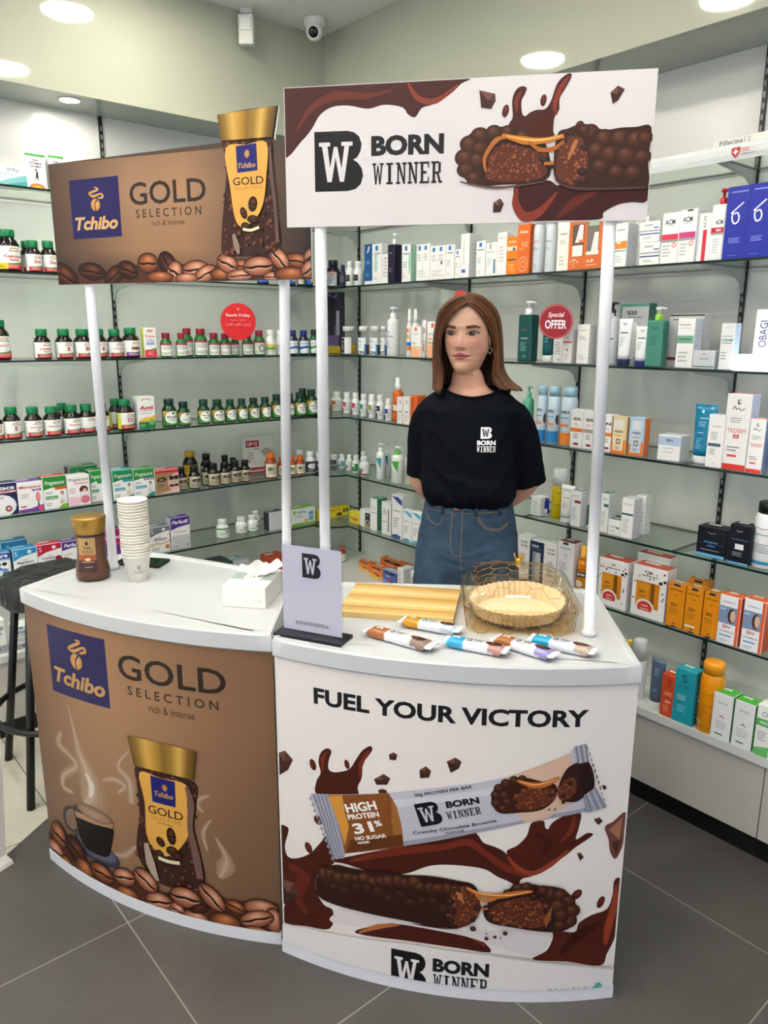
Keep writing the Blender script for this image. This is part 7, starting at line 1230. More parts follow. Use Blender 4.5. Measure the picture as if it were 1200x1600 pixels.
('s',[(.4355,.2878),(.4458,.3042),(.474,.3132),(.4972,.2947),(.503,.2491),(.4841,.2134),(.4485,.1963),(.4299,.2194),(.4325,.2622)],'5a2c1c'),
('R',[(.4355,.2878),(.4458,.3042),(.474,.3132),(.4972,.2947),(.503,.2491),(.4841,.2134),(.4485,.1963),(.4299,.2194),(.4325,.2622)],80,.0067,11),
('b',.4338,.2666,.0106,.0111,-.285,('4a2c26','160b0c'),(-.3,-.4)),
('b',.4402,.2421,.0099,.0104,-.288,('4a2c26','160b0c'),(-.3,-.4)),
('b',.4372,.2162,.0092,.0098,-.285,('4a2c26','160b0c'),(-.3,-.4)),
('b',.4495,.298,.0084,.0088,-.295,('4a2c26','160b0c'),(-.3,-.4)),
('b',.4885,.3022,.0077,.008,-.318,('4a2c26','160b0c'),(-.3,-.4)),
('b',.4984,.2571,.0085,.0088,-.323,('4a2c26','160b0c'),(-.3,-.4)),
('b',.4484,.2006,.0071,.0075,-.291,('4a2c26','160b0c'),(-.3,-.4)),
('b',.4874,.2222,.0064,.0067,-.315,('4a2c26','160b0c'),(-.3,-.4)),
('p',[(.4459,.2975),(.4618,.2911),(.4683,.2625),(.4536,.2776)],'a5663c'),
('s',[(.5116,.2457),(.5181,.2647),(.5457,.2859),(.5737,.2916),(.6154,.3094),(.636,.3219),(.6789,.3173),(.709,.2956),(.7257,.2613),(.7241,.2277),(.7074,.203),(.6641,.1968),(.5772,.2093),(.5268,.2198)],'30160f'),
('s',[(.5458,.2818),(.5692,.3146),(.6003,.3289),(.6432,.3195),(.6299,.3012),(.5742,.2816)],'30160f'),
('b',.662,.3011,.0205,.0202,-.021,1,(-.25,-.4)),
('b',.6837,.2965,.0188,.0184,-.034,1,(-.25,-.4)),
('b',.7028,.2792,.0189,.0185,-.047,1,(-.25,-.4)),
('b',.7152,.2535,.0191,.0186,-.057,1,(-.25,-.4)),
('b',.7096,.2259,.0191,.0188,-.054,1,(-.25,-.4)),
('b',.6883,.2166,.0171,.0169,-.039,1,(-.25,-.4)),
('b',.6818,.2674,.0226,.0222,-.035,1,(-.25,-.4)),
('b',.6905,.2419,.0189,.0187,-.041,1,(-.25,-.4)),
('b',.5868,.3153,.0147,.0146,.029,1,(-.25,-.4)),
('b',.6078,.3191,.0129,.0127,.016,1,(-.25,-.4)),
('b',.5663,.2995,.0128,.0128,.043,1,(-.25,-.4)),
('b',.6437,.3095,.0148,.0146,-.007,1,(-.25,-.4)),
('s',[(.5223,.2466),(.5461,.2751),(.6091,.2927),(.6485,.2863),(.6647,.251),(.6593,.2173),(.6274,.2089),(.5626,.2171),(.528,.2259)],'5a2c1c'),
('R',[(.5223,.2466),(.5461,.2751),(.6091,.2927),(.6485,.2863),(.6647,.251),(.6593,.2173),(.6274,.2089),(.5626,.2171),(.528,.2259)],130,.0067,12),
('b',.5183,.2589,.0092,.0095,-.335,('4a2c26','160b0c'),(-.3,-.4)),
('b',.5284,.2739,.0078,.0079,-.34,('4a2c26','160b0c'),(-.3,-.4)),
('b',.6232,.2945,.0102,.0099,-.389,('4a2c26','160b0c'),(-.3,-.4)),
('b',.6448,.2888,.0096,.0091,-.399,('4a2c26','160b0c'),(-.3,-.4)),
('b',.6571,.2595,.0097,.0092,-.406,('4a2c26','160b0c'),(-.3,-.4)),
('b',.6659,.2299,.0098,.0092,-.412,('4a2c26','160b0c'),(-.3,-.4)),
('b',.656,.2131,.0075,.0071,-.408,('4a2c26','160b0c'),(-.3,-.4)),
('b',.5263,.2342,.0086,.0088,-.339,('4a2c26','160b0c'),(-.3,-.4)),
('b',.5492,.2861,.0064,.0064,-.351,('4a2c26','160b0c'),(-.3,-.4)),
('p',[(.6491,.2343),(.6621,.2594),(.6684,.276),(.6656,.2341),(.656,.2131)],'8a4c2c'),
('c',[(.4705,.3104),(.5029,.2952),(.5453,.2942),(.5873,.3045),(.621,.3094)],[.0048,.0111,.0143,.0127,.0064],'b5662a'),
('c',[(.474,.3108),(.5099,.2975),(.5664,.2979),(.6154,.3094)],[.0016,.0035,.0035,.0016],'f0b068'),
('c',[(.4923,.2943),(.5105,.2792),(.5386,.2855)],[.0048,.008,.0048],'b8702e'),
('c',[(.5056,.2553),(.5218,.2592)],.0048,'b06a38'),
('b',.4895,.2011,.0071,.0071,.101,('5a3a34','2a1512'),0),
('b',.5211,.1767,.005,.005,.081,('5a3a34','2a1512'),0),
('b',.5403,.1824,.0043,.0043,.068,('5a3a34','2a1512'),0),
('b',.5533,.1807,.0021,.0021,.06,('5a3a34','2a1512'),0),
('b',.5635,.1941,.0057,.0057,.051,('5a3a34','2a1512'),0),
('b',.5206,.1912,.0021,.0021,.082,('5a3a34','2a1512'),0),
('p',[(-.0133,.0805),(.0712,.1017),(.3391,.1359),(.5314,.1317),(.7131,.1078),(.8336,.079),(.8352,.0199),(.6738,.0167),(.4531,.0171),(-.0166,-.0128)],'dedad9'),
('c',[(.5372,.1313),(.7132,.1061),(.8302,.0831)],.005,'c4bcc0'),
('m',.2982,.0036,.0862,.1105,0,'dedad9'),
('t','BORN',.3983,.088,.132,.0386,'15151b',.05,0,0),
('w','WINNER',.4006,.0412,.1299,.0427,'15151b',0,0,0),
('p',[(.6566,.0632),(.8389,.0328),(.8386,.0158),(.6582,.0313)],'dfdada'),
('t','ﻝﻼﺤﻠﻟ ﻱﺩﻮﻌﺴﻟﺍ ﺰﻛﺮﻤﻟﺍ',.6638,.0347,.0981,.0152,'3a3d4c',.012,0,0),
('c',[(.7749,.026),(.7854,.04),(.8134,.0276)],[.0035,.0087,.0017],'4ab09a'),
('p',[(.7811,.0467),(.7924,.0508),(.8025,.0388)],'3aa088')]
HDR_CUT = [(.6908,1.9941),(.6896,2),(.7032,2.0669),(.6214,2.0673),(.5366,2.0613),(.5431,2.0007),(.5461,1.9992)]

GRAD = [None, ('65402f', '472719', '2c150d'), ('9a5a3a', '6b3520', '4a2014'), ('b9744c', '7c432a', '55281a'), ('d0a083', 'b0745a', '6e3a26'), ('c07e4e', '8e5030', '4c2412'), ('6a3a28', '42200f', '1f0e08')]
GRAD[0] = ('4a2c22', '33190f', '26110b')
def inside(x, y, poly):
    c = False; N = len(poly)
    for i in range(N):
        x0, y0 = poly[i]; x1, y1 = poly[(i+1) % N]
        if (y0 > y) != (y1 > y) and x < (x1-x0)*(y-y0)/(y1-y0)+x0: c = not c
    return c
def run_art(art, ops):
    for o in ops:
        k = o[0]
        if k == 'p': art.poly(o[1], o[2])
        elif k == 's': art.poly(spline(o[1], 4, closed=True), o[2])
        elif k == 'q': art.poly(o[1], None, o[2])
        elif k == 'b':
            c = o[6]; c = GRAD[c if c < 10 else 0] if isinstance(c, int) else c
            art.ell(o[1], o[2], o[3], o[4], list(c), o[5], 16, (o[7][0], -o[7][1]) if o[7] else (0, 0))
        elif k == 'B':
            _, x, y, rx, ry, rot, kind, slit = o; ca, sa = math.cos(rot), math.sin(rot)
            T = lambda u, v: (x+rx*u*ca-ry*v*sa, y+rx*u*sa+ry*v*ca)
            art.ell(x, y, rx*1.07, ry*1.12, ['241009', '241009'], rot, 18)
            art.ell(x, y, rx, ry, list(GRAD[4+kind]), rot, 20, (.1, .45))
            if slit:
                art.curve([T(-.96, 0), T(-.5, -.12), T(0, -.02), T(.5, -.12), T(.97, 0)], [ry*w for w in (.1, .28, .22, .28, .1)], '180a06', 4)
                art.curve([T(-.9, -.18), T(-.5, -.34), T(0, -.22), T(.5, -.34), T(.9, -.2)], [ry*w for w in (.03, .09, .1, .09, .03)], ['c99a7c', '96603e', '6a3c26'][kind], 4)
        elif k in 'GR':
            P = o[1]; r_ = random.Random(o[4] if k == 'R' else 3); xs = [p[0] for p in P]; ys = [p[1] for p in P]; n = 0
            while n < o[2]:
                x = r_.uniform(min(xs), max(xs)); y = r_.uniform(min(ys), max(ys))
                if not inside(x, y, P): continue
                n += 1; s_ = r_.uniform(.6, 1.2)*o[3]
                if k == 'G': art.ell(x, y, s_, s_*.75, ['7a4a34', '5a3424'] if r_.random() < .45 else ['432417', '33190e'], r_.uniform(0, 3), 7)
                else: art.ell(x, y, s_, s_*.7, list(GRAD[2 if r_.random() < .6 else 3]), r_.uniform(0, 3), 8, (-.2, .4))
        elif k == 'c': art.curve(o[1], o[2], o[3], 5)
        elif k == 't': art.text(o[1], o[2], o[3], o[4], o[5], o[6], o[7], o[8], o[9], 'l')
        elif k == 'w': slab_word(art, o[1], o[2], o[3]-o[5]/2 if not o[9] else o[3]-o[5]/2, o[4], o[5], o[6], o[9])
        elif k == 'm': monogram(art, o[1], o[2], o[3], o[4], '0d0d12', o[6], o[5])
def grad_bg(art, us, vs, table):
    """printed background: grid of tones, table[row][col]"""
    for j in range(len(vs)-1):
        for i in range(len(us)-1):
            art.z = 1e-4
            art.poly([(us[i], vs[j]), (us[i+1], vs[j]), (us[i+1], vs[j+1]), (us[i], vs[j+1])], None, [table[j][i], table[j][i+1], table[j+1][i+1], table[j+1][i]])
# ---------------------------------------------------------------- the two curved counters
def counter(name, C0, R, A, B, back, label, art_ops, bg):
    """C0, R: centre and radius of the front arc from A to B; back: the rest of the plan outline"""
    e = empty(name, ((A[0]+B[0])/2, (A[1]+B[1])/2, 0), 0, label, 'counter'); ox, oy = e.location[0], e.location[1]
    a0 = math.atan2(A[1]-C0[1], A[0]-C0[0]) % (2*PI); a1 = math.atan2(B[1]-C0[1], B[0]-C0[0]) % (2*PI); N = 44
    def arc(r, e0=0., e1=0.): return [(C0[0]+r*math.cos(a0+e0+(a1-a0-e0-e1)*i/N)-ox, C0[1]+r*math.sin(a0+e0+(a1-a0-e0-e1)*i/N)-oy) for i in range(N+1)]
    bk = [(x-ox, y-oy) for x, y in back]
    out = arc(R)+bk; n = len(out); cx = sum(p[0] for p in out)/n; cy = sum(p[1] for p in out)/n
    def inset(P, d):
        r = []; m = len(P)
        for i in range(m):
            a, b, c = Vector(P[i-1]), Vector(P[i]), Vector(P[(i+1) % m])
            t = (b-a).normalized()+(c-b).normalized(); t.normalize(); nn = Vector((-t.y, t.x))
            if nn.dot(Vector((cx, cy))-b) < 0: nn = -nn
            r.append((b.x+nn.x*d, b.y+nn.y*d))
        return r
    # top slab: rounded lip all round, sunken tray inside, open-fronted rim at the curved side
    b = MB(); rings = []
    for d, z in ((.004, .816), (0, .820), (0, .857), (.0035, .862), (.016, .862), (.0205, .8585), (.024, .8555)):
        P = inset(out, d) if d else out
        rings.append([(x, y, z) for x, y in P])
    fs = []; vs = [p for r in rings for p in r]
    for k in range(len(rings)-1):
        for i in range(n):
            j = (i+1) % n; fs.append((k*n+i, k*n+j, (k+1)*n+j, (k+1)*n+i))
    b.add(vs, fs, sm=True); 
    for R_, w_ in ((rings[0], -1), (rings[-1], 1)): b.add(R_+[(cx, cy, R_[0][2])], [(i, (i+1) % n, n)[::w_] for i in range(n)])
    top = b.build('top', M['white_plastic'], e); top.data.set_sharp_from_angle(angle=math.radians(33))
    # printed front, curved sheet with real thickness
    Rp = R-.008; inner = arc(Rp-.003, .003, .003); outer = arc(Rp, .003, .003); b = MB()
    P = outer+inner[::-1]
    L_ = Rp*(a1-a0); ul = [L_*i/N for i in range(N+1)]
    pts = arc(Rp)
    def mp(u, v, off):
        t = u/L_*N; i = min(max(int(t), 0), N-1); f = t-i
        p, q = pts[i], pts[i+1]; x = p[0]+(q[0]-p[0])*f; y = p[1]+(q[1]-p[1])*f
        dx, dy = q[0]-p[0], q[1]-p[1]; l = math.hypot(dx, dy); nx, ny = dy/l, -dx/l
        if nx*(C0[0]-ox-x)+ny*(C0[1]-oy-y) > 0: nx, ny = -nx, -ny
        return (x+nx*off, y+ny*off, v)
    b = MB(); b.prism(P, .012, .8158, 'e9e5e6')
    b.build('front_shell', M['white_plastic'], e)
    art = Art(mp, ul, dz=1.5e-5, z0=1e-4)
    bg(art, L_); art.clip = (.004, .036, L_-.004, .813); run_art(art, art_ops); art.clip = None
    art.b.build('printed_front', M['print'], e)
    # base strip
    b = MB(); o2 = arc(R-.001); i2 = arc(R-.012); P = o2+i2[::-1]; b.prism(P, .0, .034); b.build('base_strip', M['pole'], e)
    # side cheeks and inner shelf
    for q, p0, p1 in ((0, out[N], bk[0]), (1, bk[-1], out[0])):
        c = Vector((cx, cy)); a_ = Vector(p0); d_ = Vector(p1); s = ((a_+d_)/2-c).normalized()*-.014
        t_ = (d_-a_).normalized()*.012; a_ = a_+t_; d_ = d_-t_
        b = MB(); b.prism([tuple(a_+s*.8), tuple(d_+s*.8), tuple(d_+s*1.4), tuple(a_+s*1.4)], .0, .8158); b.build('side_panel', M['white_plastic'], e)
    ins = inset(out, .03); b = MB(); b.prism(ins, .40, .412); b.build('inner_shelf', M['white_plastic'], e)
    return e
def bg_brown(art, L_):
    cols = ['6a4f3b', '7b5d46', '8a694e', '8f6d50', '8a684c', '826248', '785a43', '735640']; us = [L_*i/7 for i in range(8)]
    lite = lambda c, k: '%02x%02x%02x' % tuple(min(255, int(int(c[i:i+2], 16)*k)) for i in (0, 2, 4))
    tb = [[lite(c, .92) for c in cols], [lite(c, 1.0) for c in cols], [lite(c, 1.1) for c in cols], [lite(c, 1.06) for c in cols]]
    art.clip = (0, .036, L_, .8135); grad_bg(art, us, [.034, .3, .62, .815], tb); art.clip = None
def bg_white(art, L_):
    art.clip = (0, .036, L_, .8135); art.rect(0, .034, L_, .815, 'dfd9d5'); art.clip = None
counter('promotion_counter', (1.912, 2.385), 1.419, (.508, 2.155), (.864, 1.424),
        [(1.168, 1.768), (1.150, 1.80), (.985, 2.17), (.957, 2.222), (.93, 2.262), (.90, 2.285), (.86, 2.300), (.82, 2.300)],
        'curved white topped counter with a printed brown coffee front', ART_LEFT_PANEL, bg_brown)
counter('promotion_counter', (2.075, 1.901), 1.315, (.8575, 1.408), (1.388, .782),
        [(1.700, 1.105), (1.712, 1.135), (1.706, 1.16), (1.235, 1.625), (1.208, 1.645), (1.180, 1.640)],
        'curved white counter with a printed white front showing a chocolate bar', ART_RIGHT_PANEL, bg_white)
# ---------------------------------------------------------------- header boards on their poles
def header(A, B, z0, z1, poles, label, ops, bg, cut=None, base='cbc6c8'):
    A, B = Vector(A), Vector(B); d = (B-A).normalized(); n = Vector((d.y, -d.x)); W_ = (B-A).length
    e = empty('header_sign', (A.x, A.y, z0), 0, label, 'sign'); O = Vector((A.x, A.y, 0))
    def P3(u, v, off): p = d*u+n*off; return (p.x, p.y, v-z0)
    b = MB(); outl = [(0, z0), (W_, z0), (W_, z1)]+(cut or [])+[(0, z1)]
    F = [P3(u, v, 0) for u, v in outl]; K = [P3(u, v, -.006) for u, v in outl]; m = len(outl)
    for t in tessellate_polygon([[Vector((u, v, 0)) for u, v in outl]]):
        b.add([F[i] for i in t], [(0, 1, 2)], base); b.add([K[i] for i in t][::-1], [(0, 1, 2)], 'f2f2f4')
    for i in range(m): b.add([F[i], K[i], K[(i+1) % m], F[(i+1) % m]], [(0, 1, 2, 3)], 'f4f4f6')
    b.build('board', M['print'], e)
    art = Art(P3, None, dz=1.5e-5, z0=1e-4); bg(art, W_); art.clip = (.0012, z0+.0012, W_-.0012, z1-.0012 if not cut else 9); run_art(art, ops); art.clip = None
    art.b.build('artwork', M['print'], e)
    for (fx, fy), (tx, ty) in poles:
        f = Vector((fx-A.x, fy-A.y, .8562-z0)); t = Vector((tx-A.x, ty-A.y, z1-.03-z0)); mid = f.lerp(t, .32)
        w_ = (t-f).normalized(); b = MB(); b.tube([f, f+w_*.012, f+w_*.0125, mid-w_*.0002, mid, t], [.0175, .0172, .0130, .0130, .0136, .0136], 20); b.build('pole', M['pole'], e)
    return e
def bgl(art, W_):
    us = [0, W_*.12, W_*.35, W_*.55, W_*.8, W_]
    tb = [['33261f', '3a2c24', '4a372c', '4e3a2d', '3a2c26', '241d1c'], ['43332a', '5c4738', '8a6a4e', '8f6c50', '5c4638', '2e2625'], ['4a392f', '664f3f', '95745a', '987558', '66503f', '352b29'], ['44362d', '5e4a3c', '86684f', '8c6a50', '5e4a3c', '322a28']]
    art.clip = (0, 1.675, W_, 1.986); grad_bg(art, us, [1.674, 1.76, 1.90, 1.987], tb); art.clip = None
def bgr(art, W_): art.rect(.0005, 1.7785, W_-.0005, 2.0615, 'cbc6c8')
header((.995, 1.513), (1.489, .918), 1.778, 2.062, [((1.036, 1.442), (1.061, 1.477)), ((1.450, .960), (1.462, .993))],
       'white rectangular header board on two white poles showing a broken chocolate bar', ART_RIGHT_HEADER, bgr)
header((.727, 2.263), (1.106, 1.579), 1.675, 1.986, [((.783, 2.178), (.791, 2.202)), ((1.103, 1.721), (1.088, 1.664))],
       'brown header board with a coffee jar rising above its upper edge', ART_LEFT_HEADER, bgl, HDR_CUT, '4a3a30')

# ---------------------------------------------------------------- things on the counters
TZ = .8559
M['paper'] = node_mat('white_paper', .7); M['wrapper'] = node_mat('foil_wrapper', .24, spec=.7, bump=(90, .25, .001))
M['tint'] = pane_mat('amber_tinted_acrylic', 'fcf7ee', .2, .03); M['jarglass'] = pane_mat('jar_glass', 'f2ede4', .25)
def merge(b, A):
    o_ = len(b.v); b.v += A.b.v; b.f += [tuple(i+o_ for i in f) for f in A.b.f]; b.c += A.b.c; b.m += A.b.m; b.s += A.b.s
# coffee jar
e = empty('coffee_jar', (.707, 2.132, TZ), math.radians(-18), 'glass jar of instant coffee with gold lid on the brown counter', 'jar')
R0 = .0475
body = [(.040, .0), (.0475, .004), (.0485, .014), (.0465, .035), (.0415, .060), (.039, .085), (.040, .110), (.0415, .128), (.041, .136), (.036, .139)]
MB().lathe(body, 40).build('glass_body', M['jarglass'], e)
MB().lathe([(r-.0022 if r > .01 else r, max(z, .005)) for r, z in body[:-2]]+[(.0001, .128)], 40, '5f3c28').build('coffee_granules', node_mat('coffee_granules', .8, base='6b4530', attr=False, noise_mix=(420, .75, 1), bump=(420, 1., .003)), e)
MB().lathe([(.041, .136), (.0425, .1365), (.0470, .180), (.0465, .1835), (.044, .185), (.0001, .1855)], 40, 'b58f45').build('lid', M['gold'], e)
def jr(v):
    for (r0, z0), (r1, z1) in zip(body, body[1:]):
        if z0 <= v <= z1: return r0+(r1-r0)*(v-z0)/(z1-z0+1e-9)
    return .04
art = Art(lambda u, v, o: ((jr(v)+.0003+o)*math.sin(u/.042), -(jr(v)+.0003+o)*math.cos(u/.042), v), [.006*i-.06 for i in range(21)], dz=2e-5)
for k in range(12):
    z0 = .03+k*.0082; art.rect(-.040, z0, .012, z0+.0083, 'b08d5c' if k > 5 else ('9a4f28' if k > 3 else '40241f'))
art.rect(-.034, .030, .012, .052, '3a1f20'); art.ell(-.012, .113, .004, .006, '2a1a10'); art.text('Tchibo', -.012, .1, .024, .007, '2a1a10', .02, .25)
art.text('GOLD', -.012, .088, .034, .0085, '3a2612', .01); art.rect(-.02, .078, -.004, .0795, '5a3a1c'); art.ell(-.012, .066, .008, .004, 'e8c8a0'); art.rect(-.03, .058, .006, .0595, 'e6b080'); art.rect(-.02, .044, .0, .0455, 'c9a080')
art.b.build('label', M['card'], e)
# stack of paper cups, each one a thing
M['cup'] = node_mat('cream_paper_cup', .6, base='f3eee2')
cupm = None
for i in range(20):
    if cupm is None:
        b = MB(); r0, r1, h = .0262, .0392, .0765
        b.lathe([(r0, .002), (r0, 0), (r0+.0006, 0), (r1, h-.0015), (r1+.0016, h-.001), (r1+.002, h+.0006), (r1+.0012, h+.0018), (r1, h+.0012), (r1-.0006, h), (r0+.0002, .004), (.0001, .004)], 36, 'f3eee2')
        o = b.build('paper_cup', M['cup'], None, (.799, 2.034, TZ), math.radians(-12)); cupm = o
        tag(o, 'lowest cream paper cup of the stack, its coffee logo showing', 'cup', 'stacked cream paper cups')
        art = Art(lambda u, v, o: ((r0+(r1-r0)*v/h+.0003+o)*math.sin(u/.034), -(r0+(r1-r0)*v/h+.0003+o)*math.cos(u/.034), v), [.004*i-.03 for i in range(16)])
        art.text('Tchibo', -.002, .030, .030, .008, '8a8072', .0, .25); art.ell(-.002, .0425, .004, .0055, '9a9080'); art.curve([(-.006, .049), (.0, .051), (.004, .048)], .0012, '9a9080')
        art.b.build('logo', M['card'], o)
    else:
        o = bpy.data.objects.new('paper_cup', cupm.data); COL.objects.link(o); o.location = (.799+.0006*math.sin(i*1.7), 2.034+.0006*math.cos(i*2.3), TZ+.0083*i); o.rotation_euler = (0, 0, i*.7)
        tag(o, 'uppermost cream paper cup of the stack, open rim on top' if i == 19 else 'plain cream paper cup nested in the stack on the brown counter', 'cup', 'stacked cream paper cups')
# phone lying behind the cups
e = empty('phone', (.872, 2.176, TZ), math.radians(-52), 'black phone lying flat behind the stack of paper cups', 'phone')
MB().box((-.075, -.038, 0), (.075, .038, .009), '0c0d0f', .006, seg=3).build('case', M['plastic'], e)
MB().box((-.068, -.032, .0088), (.068, .032, .0094), '1a1512', .0).build('screen', M['lens'], e)
# tissue box with its pulled tissue
e = empty('tissue_box', (.977, 1.690, TZ), math.radians(-49), 'white tissue box with a tissue pulled out of its top', 'tissue box')
b = MB(); b.box((-.0575, -.08, 0), (.0575, .08, .056), 'f0ede6', .0015)
art = Art(lambda u, v, o: (u, v, .056+o)); art.rect(-.0565, -.02, .0565, .04, '9fb0ab'); art.ell(0, .01, .025, .055, 'e9e6e0'); merge(b, art)
art = Art(lambda u, v, o: (u, -.08-o, v)); art.rect(.02, .022, .034, .0232, 'b9b6ae'); art.rect(.036, .018, .045, .0192, '8a8880'); merge(b, art); b.build('box', M['card'], e)
b = MB(); rr = random.Random(5)
for s_ in (0, 1):
    n = 14; P = []
    for k in range(9):
        f = k/8; row = []
        for i in range(n):
            a = i/(n-1)-.5; w = .012+.05*f if not s_ else .012+.03*f
            x = a*w*1.7+(.028*f*f if s_ else -.004*f)+.022*f; y = .004*math.sin(a*9+s_)*(.4+f)+(.055*f if s_ else -.014*f); z = .056+(.052*f if not s_ else .034*f)*(1-.35*abs(a)*2)+.004*math.sin(a*14+k)
            row.append((x, y, z))
        P += row
    b.add(P, [(k*n+i, k*n+i+1, (k+1)*n+i+1, (k+1)*n+i) for k in range(8) for i in range(n-1)], 'f4f2ee', sm=True)
b.build('tissue', M['paper'], e)
# acrylic sign stand
A_ = Vector((.905, 1.432, 0)); B_ = Vector((.976, 1.288, 0)); ang = math.atan2(B_.y-A_.y, B_.x-A_.x)
e = empty('sign_stand', ((A_.x+B_.x)/2-.003, (A_.y+B_.y)/2, TZ), ang, 'acrylic table sign on black base with a black monogram', 'sign')
b = MB(); b.box((-.088, -.030, 0), (.088, .034, .003), 'f4f4f6'); b.box((-.088, -.030, .003), (.088, .034, .011), '17181c', .0015); b.build('base', M['plastic'], e)
b = MB(); b.box((-.080, -.0035, .011), (.080, -.0012, .226), bev=.0006); b.box((-.080, .0012, .011), (.080, .0035, .226), bev=.0006); b.build('acrylic_holder', M['acrylic'], e)
b = MB(); b.box((-.0765, -.0007, .014), (.0765, .0007, .219), 'c9c6d6')
art = Art(lambda u, v, o: (u, -.0008-o, v), z0=1e-4)
monogram(art, -.0235, .146, .048, .058, '111218', 'c9c6d6'); art.text('BORNWINNERMENA', 0, .034, .086, .0095, '26262e', .0); merge(b, art); b.build('printed_sheet', M['paper'], e)
# bamboo board
e_ang = math.atan2(1.195-1.423, 1.272-1.084)
M['bamboo'] = node_mat('bamboo_wood', .4, noise_mix=(9, .05, 4)); b = MB(); n = 13; L_, D_ = .290, .225
for i in range(n):
    y0 = -D_/2+D_*i/n; b.box((-L_/2, y0, 0), (L_/2, y0+D_/n, .014), ['dcbc7c', 'c49852', 'e4cb92', 'd0a962', 'd9b773'][(i*3) % 5])
c = Vector((1.243, 1.393)); o = b.build('serving_board', M['bamboo'], None, (c.x, c.y, TZ), e_ang); tag(o, 'striped bamboo serving board at the back of the white counter', 'board')
# clear cake dish with lid
e = empty('cake_dish', (1.413, 1.150, TZ), -PI/4, 'clear square lidded dish with gold honeycomb lines on the white counter', 'dish')
def sq_ring(a, z, rc, n=6, drop=0.):
    P = []
    for q, (sx, sy) in enumerate(((1, -1), (1, 1), (-1, 1), (-1, -1))):
        a0 = (-PI/2, 0, PI/2, PI)[q]
        for i in range(n+1):
            t = a0+PI/2*i/n; P.append(((a-rc)*sx+rc*math.cos(t), (a-rc)*sy+rc*math.sin(t), z))
    return P
rings = [sq_ring(.118, .0, .02), sq_ring(.124, .003, .022), sq_ring(.134, .060, .026), sq_ring(.142, .062, .028), sq_ring(.142, .065, .028), sq_ring(.132, .0635, .025), sq_ring(.1215, .006, .021)]
M['tint2'] = pane_mat('amber_dish_acrylic', 'fbf4e6', .3, .05); MB().loft(rings, cap=True).build('dish_body', M['tint2'], e)
lr = [sq_ring(.139, .0655, .028), sq_ring(.140, .070, .028), sq_ring(.132, .082, .03), sq_ring(.112, .100, .04), sq_ring(.082, .116, .04), sq_ring(.045, .127, .03), sq_ring(.010, .130, .008)]
MB().loft(lr, cap=False).build('lid', M['tint'], e)
def hexline(b, mp, u0, u1, v0, v1, s, r):
    h = s*math.sqrt(3)/2; row = 0; v = v0
    segs = set()
    for j in range(-1, int((v1-v0)/h)+2):
        for i in range(-1, int((u1-u0)/(1.5*s))+2):
            cx = u0+i*1.5*s; cy = v0+j*2*h*.5*2/2+(h if i % 2 else 0)
            cy = v0+j*2*h+(h if i % 2 else 0)
            pts = [(cx+s*math.cos(k*PI/3), cy+s*math.sin(k*PI/3)) for k in range(6)]
            for k in range(6):
                p, q = pts[k], pts[(k+1) % 6]
                if all(u0-1e-6 <= x <= u1+1e-6 and v0-1e-6 <= y <= v1+1e-6 for x, y in (p, q)):
                    key = tuple(sorted(((round(p[0], 4), round(p[1], 4)), (round(q[0], 4), round(q[1], 4)))))
                    segs.add(key)
    for p, q in sorted(segs): b.tube([mp(*p), mp((p[0]+q[0])/2, (p[1]+q[1])/2), mp(*q)], r, 5, 'b98a44')
b = MB()
for k in range(4):
    c_, s_ = math.cos(k*PI/2), math.sin(k*PI/2)
    def mpw(u, v, c_=c_, s_=s_):
        d = -(.1242+.010*(v/.06)+.0008); return (u*c_-d*s_, u*s_+d*c_, v)
    hexline(b, mpw, -.122, .122, .002, .062, .0200, .0008)
b.build('gold_lattice', M['gold'], e)
b = MB()
def lidz(u, v):
    a = max(abs(u), abs(v)); T = [(.01, .130), (.045, .127), (.082, .116), (.112, .100), (.132, .082), (.14, .07)]
    a = max(a, .0101)
    for (a0, z0), (a1, z1) in zip(T, T[1:]):
        if a <= a1: return z0+(z1-z0)*(a-a0)/(a1-a0)+.0009
    return .07
hexline(b, lambda u, v: (u, v, lidz(u, v)), -.122, .122, -.122, .122, .026, .0006); b.build('lid_lattice', M['gold'], e)
b = MB(); n = 96; rg = []
for (r, z) in ((.104, .012), (.108, .028), (.118, .046)):
    rg.append([((r+.0035*(1 if i % 2 else -1))*math.cos(2*PI*i/n), (r+.0035*(1 if i % 2 else -1))*math.sin(2*PI*i/n)*1.0, z+.012*max(0, math.sin(2*PI*i/n+.6))*(z/.06)) for i in range(n)])
b.loft(rg, 'eedcbc', cap=False, sm=False); b.add(rg[0], [tuple(range(n))], 'eedcbc'); b.build('pleated_paper_liner', M['paper'], e)
b = MB(); b.lathe([(.005, .130), (.006, .1335), (.003, .136), (.005, .141), (.0085, .146), (.0075, .150), (.003, .152)], 16, 'e0b040')
for k in range(5):
    a = 2*PI*k/5; b.tube([(.006*math.cos(a), .006*math.sin(a), .146), (.012*math.cos(a), .012*math.sin(a), .156), (.0135*math.cos(a), .0135*math.sin(a), .163)], [.0022, .0018, .0006], 6, 'e0b040')
b.build('crown_handle', M['gold'], e)
MB().lathe([(.0001, .151), (.007, .153), (.0095, .157), (.007, .162), (.003, .1655), (.0001, .166)], 8, sm=False).build('crystal_knob', M['jarglass'], e)
